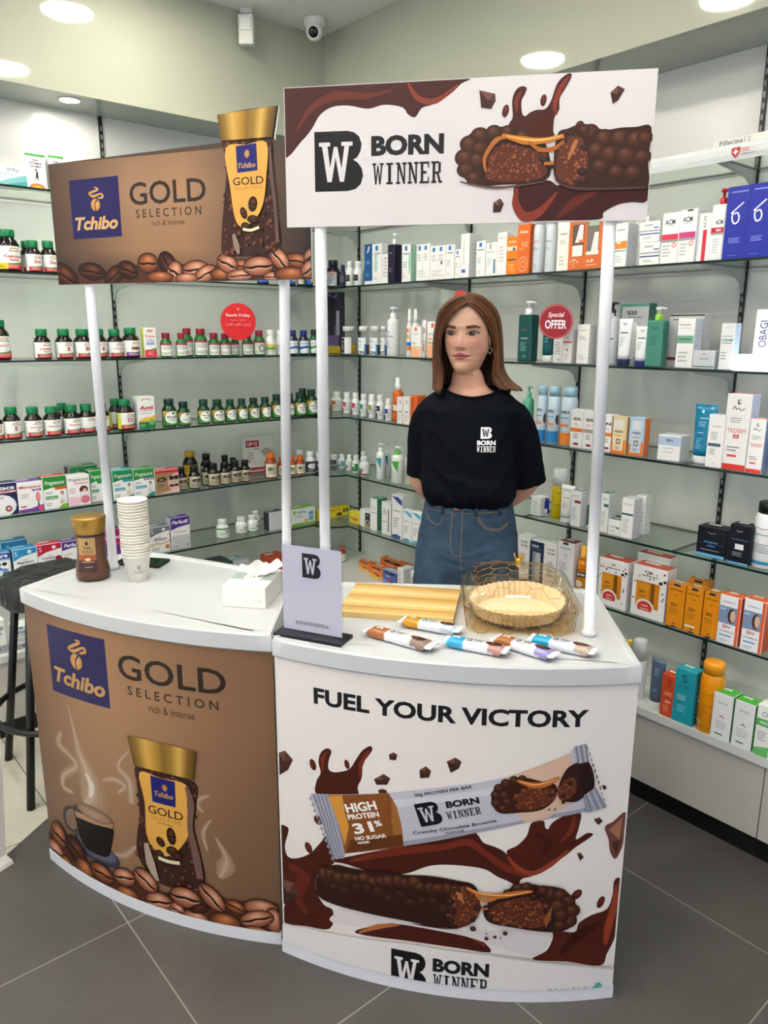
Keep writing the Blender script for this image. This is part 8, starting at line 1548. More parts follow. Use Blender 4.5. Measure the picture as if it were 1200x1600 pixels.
# wrapped bars
def bar(p0, p1, cols, txt, lab, roll=0.):
    p0, p1 = Vector(p0), Vector(p1); d = p1-p0; L_ = d.length; ang = math.atan2(d.y, d.x); c = (p0+p1)/2
    e = empty('protein_bar', (c.x, c.y, TZ), ang, lab, 'snack bar', 'wrapped protein bars fanned out on the white counter')
    n = 20; ns = 46; rings = []; vc = []; rr = random.Random(int(L_*1e5)); hb = .0185
    def col(f, a):
        up = math.sin(a)
        if f < .07 or f > .93: return lin('dfe2e8')
        if f < .33: return lin(cols[0])
        if f > .70: return lin(cols[2]) if up > -.2 or f > .8 else lin(cols[1])
        return lin(cols[1])
    for k in range(ns+1):
        f = k/ns; x = -L_/2+L_*f; t = min(f, 1-f)
        q = min(1, max(0, (t-.055)/.07)); q = q*q*(3-2*q)
        hw = .0225-.0045*q+.0016*math.sin(k*1.9)*(1-q); hh = .0009+.0105*q
        row = []
        for i in range(n):
            a = 2*PI*i/n; ca, sa = math.cos(a), math.sin(a); pw = .62
            y = hw*math.copysign(abs(ca)**pw, ca); z = hh*math.copysign(abs(sa)**pw, sa)
            wv = .0014*math.sin(k*2.7+i)*(1-q)+.0006*rr.uniform(-1, 1)
            lift = .006*(1-q)
            row.append((x, y, .0118+z+wv*.6+lift*.5)); vc.append(col(f, a))
        rings.append(row)
    b = MB(); b.loft(rings, vcol=vc, sm=True)
    mz = min(v[2] for v in b.v); b.v = [(v[0], v[1], v[2]-mz+.0002) for v in b.v]; b.build('wrapper', M['wrapper'], e)
    art = Art(lambda u, v, o: (u, v, .0236+o-.0006*(v/.012)**2), z0=2e-4)
    monogram(art, -L_*.13, -.005, .012, .013, '16161c', cols[1]); art.text('BORN', -L_*.13+.026, .005, .020, .0048, '16161c', .03); art.text('WINNER', -L_*.13+.026, -.0015, .020, .004, '16161c', .02)
    art.text(txt, -L_*.30, .003, .018, .009, 'f4f4f4', .03); art.rect(-L_*.13, -.0105, .008, -.0092, '6a6d76')
    art.ell(L_*.27, .002, .019, .009, ['6a4030', '2a1610'], 0, 14); art.ell(L_*.24, .004, .006, .0035, ['a5705a', '4a281c'], 0, 10)
    art.b.build('print', M['print'], e)
    return e
bar((1.050, 1.300), (1.098, 1.120), ('a8683c', 'd9dce2', '8d7468'), '31%', 'copper and silver wrapped bar, frontmost left of the row')
bar((1.150, 1.292), (1.214, 1.148), ('c98f24', 'd6dbe2', 'b9c6d4'), '33%', 'gold and silver wrapped bar lying before the bamboo board')
bar((1.146, 1.138), (1.208, .998), ('2a9ccc', 'd9dde4', 'b5857c'), '35%', 'blue and silver wrapped bar with pink end in the middle')
bar((1.243, 1.072), (1.268, .915), ('a5683a', 'dcdde4', '8f86b8'), '31%', 'copper and silver wrapped bar with violet end')
bar((1.305, 1.020), (1.352, .872), ('1f9cc4', 'd9dde6', 'b9a594'), '33%', 'turquoise and silver wrapped bar lying before the clear dish')
# ---------------------------------------------------------------- discs, notices, ceiling fittings
def disc(loc, r, rz, ops, lab, col, stem):
    e = empty('shelf_wobbler', loc, rz, lab, 'sign')
    b = MB(); n = 40; ring = [(r*math.cos(2*PI*i/n), r*math.sin(2*PI*i/n)) for i in range(n)]
    b.add([(x, -.001, y) for x, y in ring]+[(x, .0, y) for x, y in ring], [tuple(range(n)), tuple(range(n, 2*n))[::-1]]+[(i, n+i, n+(i+1) % n, (i+1) % n) for i in range(n)], col)
    art = Art(lambda u, v, o: (u, -.001-o, v), z0=1e-4)
    for o in ops:
        if o[0] == 't': art.text(o[1], o[2]*r, o[3]*r, o[4]*r, o[5]*r, o[6], o[7], o[8] if len(o) > 8 else 0.)
        elif o[0] == 'ring':
            art.ell(0, 0, r*.95, r*.95, o[1], n=40); art.ell(0, 0, r*.925, r*.925, col, n=40)
    merge(b, art); b.build('disc', M['card'], e)
    b = MB(); P = spline(stem, 5); w = .009
    b.add([(x-w, y, z) for x, y, z in P]+[(x+w, y, z) for x, y, z in P]+[(x-w, y+.0006, z) for x, y, z in P]+[(x+w, y+.0006, z) for x, y, z in P],
          [(i, i+1, len(P)+i+1, len(P)+i) for i in range(len(P)-1)]+[(2*len(P)+i, 2*len(P)+i+1, 3*len(P)+i+1, 3*len(P)+i) for i in range(len(P)-1)], sm=True)
    b.build('plastic_strip', M['acrylic'], e)
disc((2.215, 1.687, 1.588), .059, math.radians(-58), [('ring', 'e8a0a0'), ('t', 'Special', 0, .36, .95, .36, 'f6ecec', .02, .25), ('t', 'OFFER', 0, -.16, 1.25, .52, 'ffffff', .03)],
     'dark red round shelf sign reading Special OFFER', '9c1f2c', [(0, .001, .055), (-.004, .006, .10), (.004, .022, .14), (.016, .038, .167), (.020, .045, .1715)])
disc((1.717, 3.015, 1.592), .079, math.radians(-14), [('t', 'Rawhi Friday', 0, .33, 1.36, .21, 'f8d8d4', .02), ('t', 'Up to 50%', 0, .07, .8, .12, 'f0a098', .0), ('t', '\uFE93\uFEAE\uFE98\uFED4\uFEDF \uFEBE\uFE8E\uFEA7 \uFEBD\uFEAE\uFECB', 0, -.14, 1.4, .17, 'f6c8c2', .0), ('t', 'v', 0, .66, .14, .1, 'f6dcd8', .03)],
     'bright red round shelf sign on the left wall reading Rawhi Friday', 'd8242a', [(0, .001, -.075), (0, .006, -.11), (0, .02, -.135), (0, .05, -.148)])
disc((2.235, 2.170, 1.682), .03, math.radians(-50), [], 'small red disc peeking out above the head of the person', 'd2382f', [(0, .001, .028), (0, .01, .05), (0, .02, .086)])
e = empty('acrylic_notice', (1.921, 3.235, .8605), math.radians(-6), 'clear framed notice with red heading UP-12 on the fifth shelf', 'notice')
MB().box((-.086, .002, 0), (.086, .006, .195), bev=.0008).build('holder', M['acrylic'], e)
b = MB(); b.box((-.080, -.001, .003), (.080, .001, .188), 'dcdcd6'); art = Art(lambda u, v, o: (u, -.001-o, v), z0=1e-4)
art.rect(-.062, .135, .008, .168, 'b4303a'); art.text('UP-12', -.027, .152, .05, .018, 'f4e4e4', .03); art.rect(-.02, .122, .01, .127, '8a8a88')
for i in range(3): art.rect(-.055, .105-i*.014, -.02, .109-i*.014, 'c08088')
art.ell(-.045, .066, .005, .005, '4a4a48')
for x, y, r in [(.03, .11, .013), (.048, .118, .014), (.064, .112, .012), (.04, .096, .013), (.058, .098, .012)]: art.ell(x, y, r, r*.9, ['e6e2d4', '9a9684'], 0, 12); art.ell(x, y, r*.5, r*.45, ['4a4a40', 'b9b4a4'], 0, 10)
art.rect(-.075, .02, .075, .034, 'b8404a'); art.rect(-.075, .004, .075, .012, 'b8404a'); merge(b, art); b.build('printed_sheet', M['paper'], e)
# clear bent strip along the top right shelf front
b = MB(); pr = [(2.2498, 2.0675), (2.2445, 2.0685), (2.2380, 2.056), (2.2358, 2.040), (2.2400, 2.0255), (2.2425, 2.0265), (2.2385, 2.040), (2.2408, 2.054), (2.2460, 2.0655), (2.2498, 2.0648)]
n = len(pr); vs = [(x, .70, z) for x, z in pr]+[(x, 1.46, z) for x, z in pr]
M['frost'] = node_mat('frosted_acrylic', .12, base='eef2f4', attr=False, alpha=.62)
b.add(vs, [(i, (i+1) % n, n+(i+1) % n, n+i) for i in range(n)]+[tuple(range(n))[::-1], tuple(range(n, 2*n))], sm=False)
o = b.build('shelf_display_rail', M['frost']);  tag(o, 'clear curved display rail along the top right shelf front', 'display rail')
art = Art(lambda u, v, o: (2.2352-o, 1.115-u, v-.0375), z0=3e-4)
art.poly([(-.012, 2.094), (.012, 2.096), (.012, 2.08), (0, 2.066), (-.012, 2.08)], 'b01c2c'); art.rect(-.007, 2.081, .007, 2.085, 'f4f4f4'); art.rect(-.002, 2.076, .002, 2.090, 'f4f4f4')
art.rect(.017, 2.088, .036, 2.091, 'c87878'); art.rect(.017, 2.081, .040, 2.084, 'c87878'); art.rect(.017, 2.074, .055, 2.077, '8a9094')
k_ = art.b.build('crest_print', M['card'], o); k_.location = (0, 0, 0)
# motion sensor and dome camera on the ceiling
e = empty('motion_sensor', (1.847, 3.075, CEIL-.0005), math.radians(-42), 'small white motion sensor under the ceiling left of the dome camera', 'sensor')
b = MB(); b.box((-.024, -.012, -.022), (.024, .014, 0), 'dcdcd2', .003); b.tube([(0, 0, -.02), (0, -.004, -.035)], .012, 12, 'd5d5cb'); b.build('bracket', M['plastic'], e)
b = MB(); b.box((-.031, -.032, -.145), (.031, .008, -.032), 'e9e9de', .006, seg=3); b.build('housing', M['plastic'], e)
b = MB(); b.box((-.023, -.037, -.094), (.023, -.028, -.044), 'f4f4ee', .005, seg=3); b.build('lens', M['plastic'], e)
e = empty('dome_camera', (2.13, 2.985, CEIL-.0005), math.radians(-46), 'white security camera with dark lens in the ceiling corner', 'security camera')
MB().lathe([(.046, 0), (.047, -.004), (.046, -.02), (.042, -.03), (.03, -.034)], 32, 'e9e6e2').build('base', M['plastic'], e)
b = MB(); b.lathe([(.0001, .036), (.015, .033), (.027, .024), (.034, .010), (.036, -.004), (.034, -.018), (.030, -.026), (.024, -.029), (.022, -.0275), (.0001, -.0275)][::-1], 32, 'eae7e3')
o = b.build('camera_ball', M['plastic'], e); o.location = (0, -.008, -.052); o.rotation_euler = (math.radians(-62), 0, 0)
o.rotation_euler = (math.radians(-72+0), 0, 0)
l_ = MB().lathe([(.0001, -.0335), (.012, -.0325), (.0195, -.030), (.0215, -.0275)], 24).build('lens', M['lens'], e); l_.location = (0, -.008, -.052); l_.rotation_euler = o.rotation_euler
# ---------------------------------------------------------------- bar stool and the white post at the left
e = empty('bar_stool', (.738, 2.62, 0), math.radians(-4), 'black metal bar stool with crumpled black seat behind the brown counter', 'stool')
b = MB(); n = 40; rings = []
for (r, z) in ((.150, .655), (.178, .66), (.188, .675), (.190, .70), (.186, .722), (.172, .738), (.13, .748), (.06, .752), (.001, .752)):
    rings.append([((r+.004*noise.noise(Vector((math.cos(2*PI*i/n)*3, math.sin(2*PI*i/n)*3, z*30))))*math.cos(2*PI*i/n), (r+.004*noise.noise(Vector((math.cos(2*PI*i/n)*3, 5+math.sin(2*PI*i/n)*3, z*30))))*math.sin(2*PI*i/n), z+.012*noise.noise(Vector((math.cos(2*PI*i/n)*r*18, math.sin(2*PI*i/n)*r*18, 3))))for i in range(n)])
b.loft(rings, '141518'); sm = node_mat('crumpled_black_vinyl', .28, base='121316', attr=False, bump=(14, .9, .03))
b.build('seat', sm, e)
for k in range(4):
    a = PI/4+k*PI/2; MB().tube([(.155*math.cos(a), .155*math.sin(a), .665), (.262*math.cos(a), .262*math.sin(a), .0)], .0135, 14).build('leg', M['black'], e)
MB().tube([(.234*math.cos(2*PI*i/40), .234*math.sin(2*PI*i/40), .262) for i in range(40)], .011, 10, closed=True).build('foot_ring', M['black'], e)
b = MB(); b.loft([[(x*s+dx, y*s, z) for x, y in ((-.028, -.03), (.028, -.03), (.028, .03), (-.028, .03))] for s, dx, z in ((1.25, .016, 0), (1.2, .015, .012), (.85, .014, .035), (.8, .026, .15), (.8, .042, .36), (.8, .05, .62))], 'e6e2da', sm=False)
tag(b.build('display_leg', node_mat('worn_white_paint', .5, noise_mix=(30, .12, 4)), None, (.362, 2.222, 0), math.radians(20)), 'white flared leg of a fitting at the left photo edge', 'stand leg')

# ---------------------------------------------------------------- the person behind the counters
PR = empty('person', (1.715, 1.640, 0), math.radians(-46.3), 'person in dark navy t-shirt and blue jeans standing behind the white counter, hands behind back', 'person')
def sstep(a, b, x): t = min(1, max(0, (x-a)/(b-a))); return t*t*(3-2*t)
def g(x, s): return math.exp(-x*x/(2*s*s))
def mix(a, b, t): return tuple(p+(q-p)*t for p, q in zip(a, b))
def interp(T, z):
    if z <= T[0][0]: return T[0][1:]
    for p, q in zip(T, T[1:]):
        if z <= q[0]:
            t = (z-p[0])/(q[0]-p[0]); t = t*t*(3-2*t)*.35+t*.65
            return tuple(a+(b-a)*t for a, b in zip(p[1:], q[1:]))
    return T[-1][1:]
# head slices: z, half width, front, back, exponent of the front half, x shift, y shift of the axis
HT = [(1.425, .046, .040, .052, 2.0), (1.4325, .029, .066, .054, 1.8), (1.437, .034, .0785, .056, 1.7), (1.445, .0400, .0835, .060, 1.75), (1.458, .0470, .0835, .066, 1.85), (1.475, .0540, .0840, .074, 2.0), (1.495, .0625, .0845, .084, 2.1),
      (1.515, .0655, .0845, .092, 2.2), (1.54, .0675, .0845, .098, 2.3), (1.565, .0685, .0865, .100, 2.3), (1.59, .0680, .0865, .099, 2.2), (1.615, .0640, .0800, .092, 2.1), (1.635, .0550, .0670, .080, 2.0), (1.650, .040, .047, .058, 2.0), (1.657, .022, .026, .034, 2.0), (1.660, .002, .002, .003, 2.0)]
YAW = math.radians(-14); HX, HY = .006, .004       # head turned towards image left
SK = lin('d9a78d'); SKL = lin('e2b59b'); LIP = lin('a84f5c'); BROW = lin('2c1810')
def face_disp(x, z):
    d = 0.
    if 1.497 < z < 1.565:      # nose
        h = .0205*sstep(1.562, 1.513, z) if z > 1.511 else .0225*sstep(1.499, 1.5105, z)
        w = .0050+.0038*sstep(1.545, 1.512, z); d += h*g(x, w)
    for s_ in (-1, 1): d += .0052*g(x-s_*.0118, .0042)*g(z-1.5065, .0046)
    for s_ in (-1, 1):
        d -= .0105*g(x-s_*.031, .0135)*g(z-1.549, .0095); d += .0062*g(x-s_*.033, .0125)*g(z-1.5465, .0068)
        d += .0028*g(x-s_*.028, .018)*g(z-1.5665, .006); d += .0030*g(x-s_*.043, .014)*g(z-1.517, .014)
        d -= .0016*g(x-s_*.029, .006)*g(z-1.490, .010)
    d += .0050*g(x, .0165)*g(z-1.4865, .0040)+.0058*g(x, .0145)*g(z-1.4765, .0046)-.0040*g(x, .026)*g(z-1.4812, .0016)
    d -= .0016*g(x, .004)*g(z-1.494, .005); d -= .0030*g(x, .016)*g(z-1.4665, .0045); d += .0038*g(x, .014)*g(z-1.449, .0085)
    return d
def face_col(x, z):
    c = mix(SK, SKL, g(x, .03)*g(z-1.60, .03))
    for s_ in (-1, 1): c = mix(c, lin('c67a6e'), .55*g(x-s_*.040, .014)*g(z-1.515, .012))
    c = mix(c, lin('c98278'), .35*g(x, .010)*g(z-1.510, .008))
    c = mix(c, lin('4a2c1c'), sstep(1.6245, 1.632, z))
    for s_ in (-1, 1): c = mix(c, lin('6a362c'), .7*g(x-s_*.0075, .0032)*g(z-1.5005, .0016))
    # lips
    zc = 1.4812+1.3*x*x; up = zc+.0066*(g(x-.006, .006)+g(x+.006, .006))*.62+.0042*g(x, .018); lo = zc-.0096*sstep(.0305, .004, abs(x))
    k = sstep(.0300, .0265, abs(x)); up = zc+(up-zc)*k
    m_ = sstep(up+.0007, up-.0005, z)*sstep(lo-.0009, lo+.0006, z)*k
    c = mix(c, LIP, m_*.92); c = mix(c, lin('5c2228'), .85*g(z-zc, .0008)*sstep(.0310, .027, abs(x)))
    c = mix(c, lin('c77f80'), m_*.35*g(z-1.4765, .002)*g(x, .010))
    for s_ in (-1, 1):
        u = (x-s_*.0325)*s_           # outward positive
        # brow
        bz = 1.5645+.0028*sstep(-.016, .010, u)-.0040*sstep(.008, .024, u); bw = .0040*(1-.55*sstep(.004, .022, u))
        b = sstep(-.0185, -.0145, u)*sstep(.0235, .0195, u)*sstep(bw+.0011, bw-.0005, abs(z-bz)); c = mix(c, BROW, .9*b)
        # eye
        ez = 1.5462+.0012*u/.015; e_ = 1-(u/.0168)**2; hu = .0070*max(0, e_)**.7; hl = .0050*max(0, e_)**.8; v = z-ez
        c = mix(c, lin('8a5648'), .45*g(u, .014)*g(v-.0095, .0035)); c = mix(c, lin('9a685a'), .35*g(u, .012)*g(v+.0085, .0028))
        if e_ > 0:
            ins = sstep(hu+.0004, hu-.0004, v)*sstep(-hl-.0004, -hl+.0004, v)
            w_ = lin('a3928a'); r = math.hypot(u+(.0015 if s_ > 0 else -.0015), v-.0006)
            w_ = mix(w_, lin('1a0d08'), sstep(.0088, .0076, r)); w_ = mix(w_, lin('080505'), sstep(.0038, .0030, r)); w_ = mix(w_, lin('f4f4f4'), .9*g(u-.0012, .0008)*g(v-.0028, .0008))  # iris, pupil, then a catchlight painted into the eye colour
            c = mix(c, w_, ins)
        lid = hu if e_ > 0 else 0
        if abs(u) < .0200: c = mix(c, lin('150c0b'), .95*g(v-lid-.0008*sstep(.01, .018, u), .0016)*sstep(.0200, .0175, abs(u))); c = mix(c, lin('3a211c'), .55*g(v+(hl if e_ > 0 else 0), .0008)*sstep(.0170, .0140, abs(u)))
        if u > .012: c = mix(c, lin('150c0b'), .8*g(u-.0175, .002)*g(v-.0026, .0012))
    return c
NA, NZ = 300, 250
def head_pt(a, z):
    """a: angle, 0 = image right, going through the front; returns local point and face coords"""
    hw, f, b_, ex = interp(HT, z); ca, sa = math.cos(a), math.sin(a)
    if sa > 0:
        k = 2/ex; x = hw*math.copysign(abs(ca)**k, ca); y = f*abs(sa)**k; d = face_disp(x, z)*sstep(0.05, .5, sa); y += d
    else: x = hw*ca; y = b_*sa
    return x, y
def to_body(x, y, z): # face frame (y towards the viewer) to body frame (-y towards the viewer), with the head yaw
    X, Y = x, -y; return (HX+X*math.cos(YAW)-Y*math.sin(YAW), HY+X*math.sin(YAW)+Y*math.cos(YAW), z)
angs = []
for i in range(NA):
    t = i/NA; angs.append(PI*(t/.72) if t < .72 else PI+PI*(t-.72)/.28)
zs = [1.425+(1.660-1.425)*(k/(NZ-1)) for k in range(NZ)]
b = MB(); vs, vc = [], []
for z in zs:
    for a in angs:
        x, y = head_pt(a, z); vs.append(to_body(x, y, z)); vc.append(face_col(x, z) if (math.sin(a) > .12) else mix(SK, lin('3a2218'), sstep(1.55, 1.58, z)))
fs = [(k*NA+i, k*NA+(i+1) % NA, (k+1)*NA+(i+1) % NA, (k+1)*NA+i) for k in range(NZ-1) for i in range(NA)]
fs = [f[::-1] for f in fs]
b.add(vs, fs+[tuple((NZ-1)*NA+i for i in range(NA))], vcol=vc, sm=True)
# neck, shoulders and torso: z, cx, half width, front, back, cy
BT = [(.84, .022, .155, .10, .115, .01), (.95, .022, .140, .095, .10, .01), (1.05, .022, .118, .088, .085, .01), (1.18, .02, .128, .098, .09, .01), (1.28, .02, .142, .095, .10, .012), (1.325, .02, .145, .078, .095, .014), (1.352, .019, .118, .062, .080, .016),
      (1.368, .018, .088, .049, .068, .018), (1.382, .014, .064, .043, .060, .018), (1.398, .011, .053, .042, .058, .016), (1.415, .010, .0495, .043, .056, .012), (1.432, .008, .0440, .044, .056, .008), (1.45, .004, .034, .036, .050, .006)]
rings = []; n = 72; z = .84
while z <= 1.4501:
    cx, hw, f, bk, cy = interp(BT, z); r = []
    for i in range(n):
        a = 2*PI*i/n; ca, sa = math.cos(a), math.sin(a)
        x = cx+hw*ca; y = cy-(f if sa > 0 else bk)*sa
        if sa > 0 and 1.35 < z < 1.385:
            for s_ in (-1, 1): y -= .004*g(z-(1.372+abs(x-cx)*.10), .004)*g(x-cx-s_*.035, .02)   # collar bones
            y += .004*g(x-cx, .008)*g(z-1.373, .006)
        if sa > 0 and z > 1.385:
            for s_ in (-1, 1): y -= .0022*g(x-cx-s_*(.010+(z-1.385)*.35), .006)
        r.append((x, y, z))
    rings.append(r[::-1]); z += .0061
b.loft(rings, 'd9a78d', cap=True)
# arms, hands clasped behind the back
def arm(sh, el, wr):
    P = spline([sh, tuple((Vector(sh)+Vector(el))/2), el, tuple((Vector(el)+Vector(wr))/2), wr], 5)
    R_ = [lerp_list([.036, .042, .040, .040, .036, .027, .025], i/(len(P)-1)) for i in range(len(P))]; b.tube(P, R_, 20, 'd9a78d')
arm((-.112, .020, 1.285), (-.134, .068, 1.085), (-.015, .150, .935)); arm((.158, .02, 1.285), (.212, .066, 1.085), (.060, .150, .915))
def hand(w, d, up):
    w, d, up = Vector(w), Vector(d).normalized(), Vector(up).normalized(); s = d.cross(up)
    b.tube([w, w+d*.02, w+d*.055, w+d*.082], [.022, .026, .034, .030], 14, 'd9a78d')
    for k, (o, L_) in enumerate(((-.024, .062), (-.008, .072), (.008, .068), (.024, .052))):
        p = w+d*.078+s*o; b.tube([p, p+d*L_*.4-up*.004, p+d*L_*.72-up*.016, p+d*L_*.85-up*.030], [.0092, .0086, .0078, .0062], 8, 'd9a78d')
    p = w+d*.028-s*.026; b.tube([p, p-s*.018+d*.022, p-s*.022+d*.045-up*.008, p-s*.016+d*.060-up*.014], [.0115, .0105, .0095, .007], 8, 'd9a78d')
hand((-.015, .150, .935), (1, .12, -.25), (0, 1, .2)); hand((.060, .152, .915), (-1, .10, -.12), (0, 1, .2))
# ears
for s_ in (-1, 1):
    n2 = 16; rg = []
    for k in range(9):
        t = k/8; rr_ = math.sin(PI*min(max(t, .06), .94))
        rg.append([to_body(s_*(.0665+.004*(1-t)+.0065*math.cos(2*PI*i/n2)*rr_*.6), -.004+.0145*math.sin(2*PI*i/n2)*rr_*(.75+.4*t), 1.507+.052*t) for i in range(n2)])
    b.loft(rg, 'd9a78d')
M['skin'] = node_mat('skin', .48, spec=.4); P_ = M['skin'].node_tree.nodes['Principled BSDF']
P_.inputs['Subsurface Weight'].default_value = .10; P_.inputs['Subsurface Radius'].default_value = (.012, .005, .003); P_.inputs['Subsurface Scale'].default_value = .5
b.build('body', M['skin'], PR)
# ---------------------------------------------------------------- hair
CP = [  # guide curves around the head, from the parting down: (x, y towards viewer, z)
 [(.010, .074, 1.637), (-.022, .084, 1.618), (-.050, .072, 1.590), (-.070, .048, 1.552), (-.075, .038, 1.500), (-.066, .040, 1.440), (-.066, .052, 1.395), (-.074, .060, 1.372)],
 [(.010, .055, 1.654), (-.030, .056, 1.641), (-.066, .040, 1.610), (-.084, .022, 1.550), (-.088, .016, 1.490), (-.086, .020, 1.430), (-.086, .032, 1.395), (-.090, .040, 1.376)],
 [(.008, .030, 1.665), (-.038, .028, 1.648), (-.076, .014, 1.612), (-.092, -.004, 1.550), (-.096, -.010, 1.490), (-.096, -.006, 1.430), (-.096, .004, 1.400), (-.097, .010, 1.385)],
 [(.004, -.010, 1.668), (-.040, -.030, 1.650), (-.076, -.050, 1.612), (-.090, -.060, 1.550), (-.092, -.062, 1.490), (-.090, -.060, 1.430), (-.088, -.060, 1.395), (-.086, -.062, 1.375)],
 [(.004, -.045, 1.665), (-.012, -.080, 1.648), (-.020, -.112, 1.605), (-.020, -.122, 1.550), (-.020, -.118, 1.480), (-.015, -.108, 1.420), (-.010, -.108, 1.360), (-.01, -.112, 1.300)],
 [(.004, -.045, 1.665), (.030, -.078, 1.648), (.046, -.104, 1.605), (.050, -.112, 1.550), (.055, -.108, 1.480), (.060, -.100, 1.420), (.070, -.098, 1.370), (.085, -.098, 1.330)],
 [(.004, -.010, 1.668), (.048, -.026, 1.652), (.088, -.044, 1.612), (.104, -.052, 1.550), (.109, -.054, 1.490), (.116, -.052, 1.440), (.136, -.045, 1.405), (.160, -.040, 1.378)],
 [(.002, .028, 1.666), (.050, .024, 1.650), (.090, .008, 1.608), (.106, -.008, 1.550), (.112, -.012, 1.490), (.118, -.010, 1.440), (.142, -.002, 1.405), (.176, .004, 1.379)],
 [(.002, .055, 1.655), (.044, .052, 1.634), (.080, .032, 1.598), (.096, .014, 1.545), (.101, .008, 1.490), (.103, .010, 1.435), (.125, .020, 1.402), (.150, .026, 1.382)],
 [(.000, .075, 1.638), (.034, .078, 1.612), (.063, .058, 1.575), (.081, .026, 1.532), (.086, .006, 1.485), (.083, .008, 1.435), (.092, .024, 1.400), (.112, .034, 1.384)]]
NG, NT = 460, 90; prng = random.Random(11)
streak = [prng.random() for _ in range(NG+8)]; wide = [prng.random() for _ in range(60)]
cols_t = [spline(c, 12) for c in CP]
def guide(fu, ft):
    k = fu*(len(CP)-1); i = min(int(k), len(CP)-2); f = k-i
    def at(c): x = ft*(len(c)-1); j = min(int(x), len(c)-2); h = x-j; return [c[j][q]+(c[j+1][q]-c[j][q])*h for q in range(3)]
    p0, p1, p2, p3 = at(cols_t[max(i-1, 0)]), at(cols_t[i]), at(cols_t[i+1]), at(cols_t[min(i+2, len(CP)-1)])
    return Vector([.5*((2*b_)+(-a+c)*f+(2*a-5*b_+4*c-d)*f*f+(-a+3*b_-3*c+d)*f**3) for a, b_, c, d in zip(p0, p1, p2, p3)])
def push(p, m):
    """keep a point outside the skull; p in body frame with y towards viewer"""
    q = Vector((p.x-HX, -p.y-HY)); x = q.x*math.cos(-YAW)-q.y*math.sin(-YAW); y = -(q.x*math.sin(-YAW)+q.y*math.cos(-YAW))
    if 1.44 < p.z < 1.652:
        hw, f, b_, ex = interp(HT, min(p.z, 1.656)); yy = f if y > 0 else b_
        r = math.hypot(x/(hw+m), y/(yy+m))
        if r < 1 and r > 1e-6:
            x, y = x/r, y/r; X, Y = x, -y
            return Vector((HX+X*math.cos(YAW)-Y*math.sin(YAW), -(HY+X*math.sin(YAW)+Y*math.cos(YAW)), p.z))
    return p
b = MB(); vs, vc = [], []
c0 = Vector((.004, .0, 1.55))
D0, D1, D2 = lin('2c170e'), lin('6a4226'), lin('94653c')
for j in range(NT):
    ft = j/(NT-1)
    for i in range(NG):
        fu = i/(NG-1); w_ = fu+.012*math.sin(ft*5+fu*9)*ft
        p = guide(min(max(w_, 0), 1), ft)
        ridge = .0016*math.sin(fu*520+2.2*math.sin(ft*4+fu*20))+.0028*(noise.noise(Vector((fu*46, ft*1.6, 0))))+.0012*noise.noise(Vector((fu*150, ft*2.4, 4)))
        axis = Vector((c0.x, c0.y-.01, p.z if p.z < 1.58 else 1.58)); o = (p-axis); o.normalize()
        p = p+o*ridge*sstep(0, .12, ft)*1.15
        p.z += (.010*noise.noise(Vector((fu*60, 7, 1))))*sstep(.85, 1, ft)
        p = push(p, .0045); vs.append((p.x, -p.y, p.z))
        s = streak[int(fu*NG*.5+3*math.sin(ft*3))] ; t = .45*s+.55*(.5+.9*noise.noise(Vector((fu*38, ft*1.2, 9))))
        c = mix(D0, D1, sstep(.12, .6, t)); c = mix(c, D2, .75*sstep(.55, .95, t))
        c = mix(c, lin('3a2218'), .6*sstep(.07, .0, ft)*sstep(.02, .1, min(fu, 1-fu)+.03))
        vc.append(c)
b.add(vs, [(j*NG+i, j*NG+i+1, (j+1)*NG+i+1, (j+1)*NG+i) for j in range(NT-1) for i in range(NG-1)], vcol=vc, sm=True)
M['hair'] = node_mat('brown_hair', .42, spec=.35)
hair = b.build('hair', M['hair'], PR)
so = hair.modifiers.new('thickness', 'SOLIDIFY'); so.thickness = .0035; so.offset = -1
# ---------------------------------------------------------------- t-shirt
def fuse(b, voxel, smooth, name):
    """join overlapping pieces into one skin"""
    o = b.build(name+'_raw', M['matte']); m = o.modifiers.new('r', 'REMESH'); m.mode = 'VOXEL'; m.voxel_size = voxel
    m = o.modifiers.new('s', 'SMOOTH'); m.iterations = smooth; m.factor = .5
    dg = bpy.context.evaluated_depsgraph_get(); me = bpy.data.meshes.new_from_object(o.evaluated_get(dg))
    bpy.data.objects.remove(o); return me
b = MB(); ST = [(1.012, .024, .132, .090, .105), (1.022, .024, .138, .100, .108), (1.040, .024, .147, .118, .115), (1.065, .022, .150, .124, .118), (1.12, .021, .151, .120, .118), (1.20, .02, .152, .122, .116), (1.27, .02, .157, .117, .118), (1.315, .02, .162, .102, .114), (1.338, .02, .152, .088, .102), (1.355, .021, .128, .077, .092), (1.368, .023, .106, .069, .082), (1.3765, .024, .094, .063, .074), (1.374, .024, .086, .056, .068), (1.350, .024, .080, .046, .062)]
rings = []; n = 64
for z, cx, hw, f, bk in ST:
    r = []
    for i in range(n):
        a = -2*PI*i/n; ca, sa = math.cos(a), math.sin(a); y = .012+(f if sa < 0 else bk)*sa; up = sstep(1.33, 1.372, z)
        r.append((cx+hw*math.copysign(abs(ca)**.88, ca), y, z+up*(.007*abs(ca)-.019*max(0, -sa)**2+.006*max(0, sa))))
    rings.append(r[::-1])
b.loft(rings)
def sleeve(P, R_): b.tube(spline(P, 4), [lerp_list(R_, i/(4*(len(P)-1))) for i in range(4*(len(P)-1)+1)], 28)
sleeve([(-.055, .015, 1.322), (-.100, .020, 1.292), (-.118, .033, 1.235), (-.126, .048, 1.160), (-.130, .056, 1.096)], [.038, .056, .057, .053, .049])
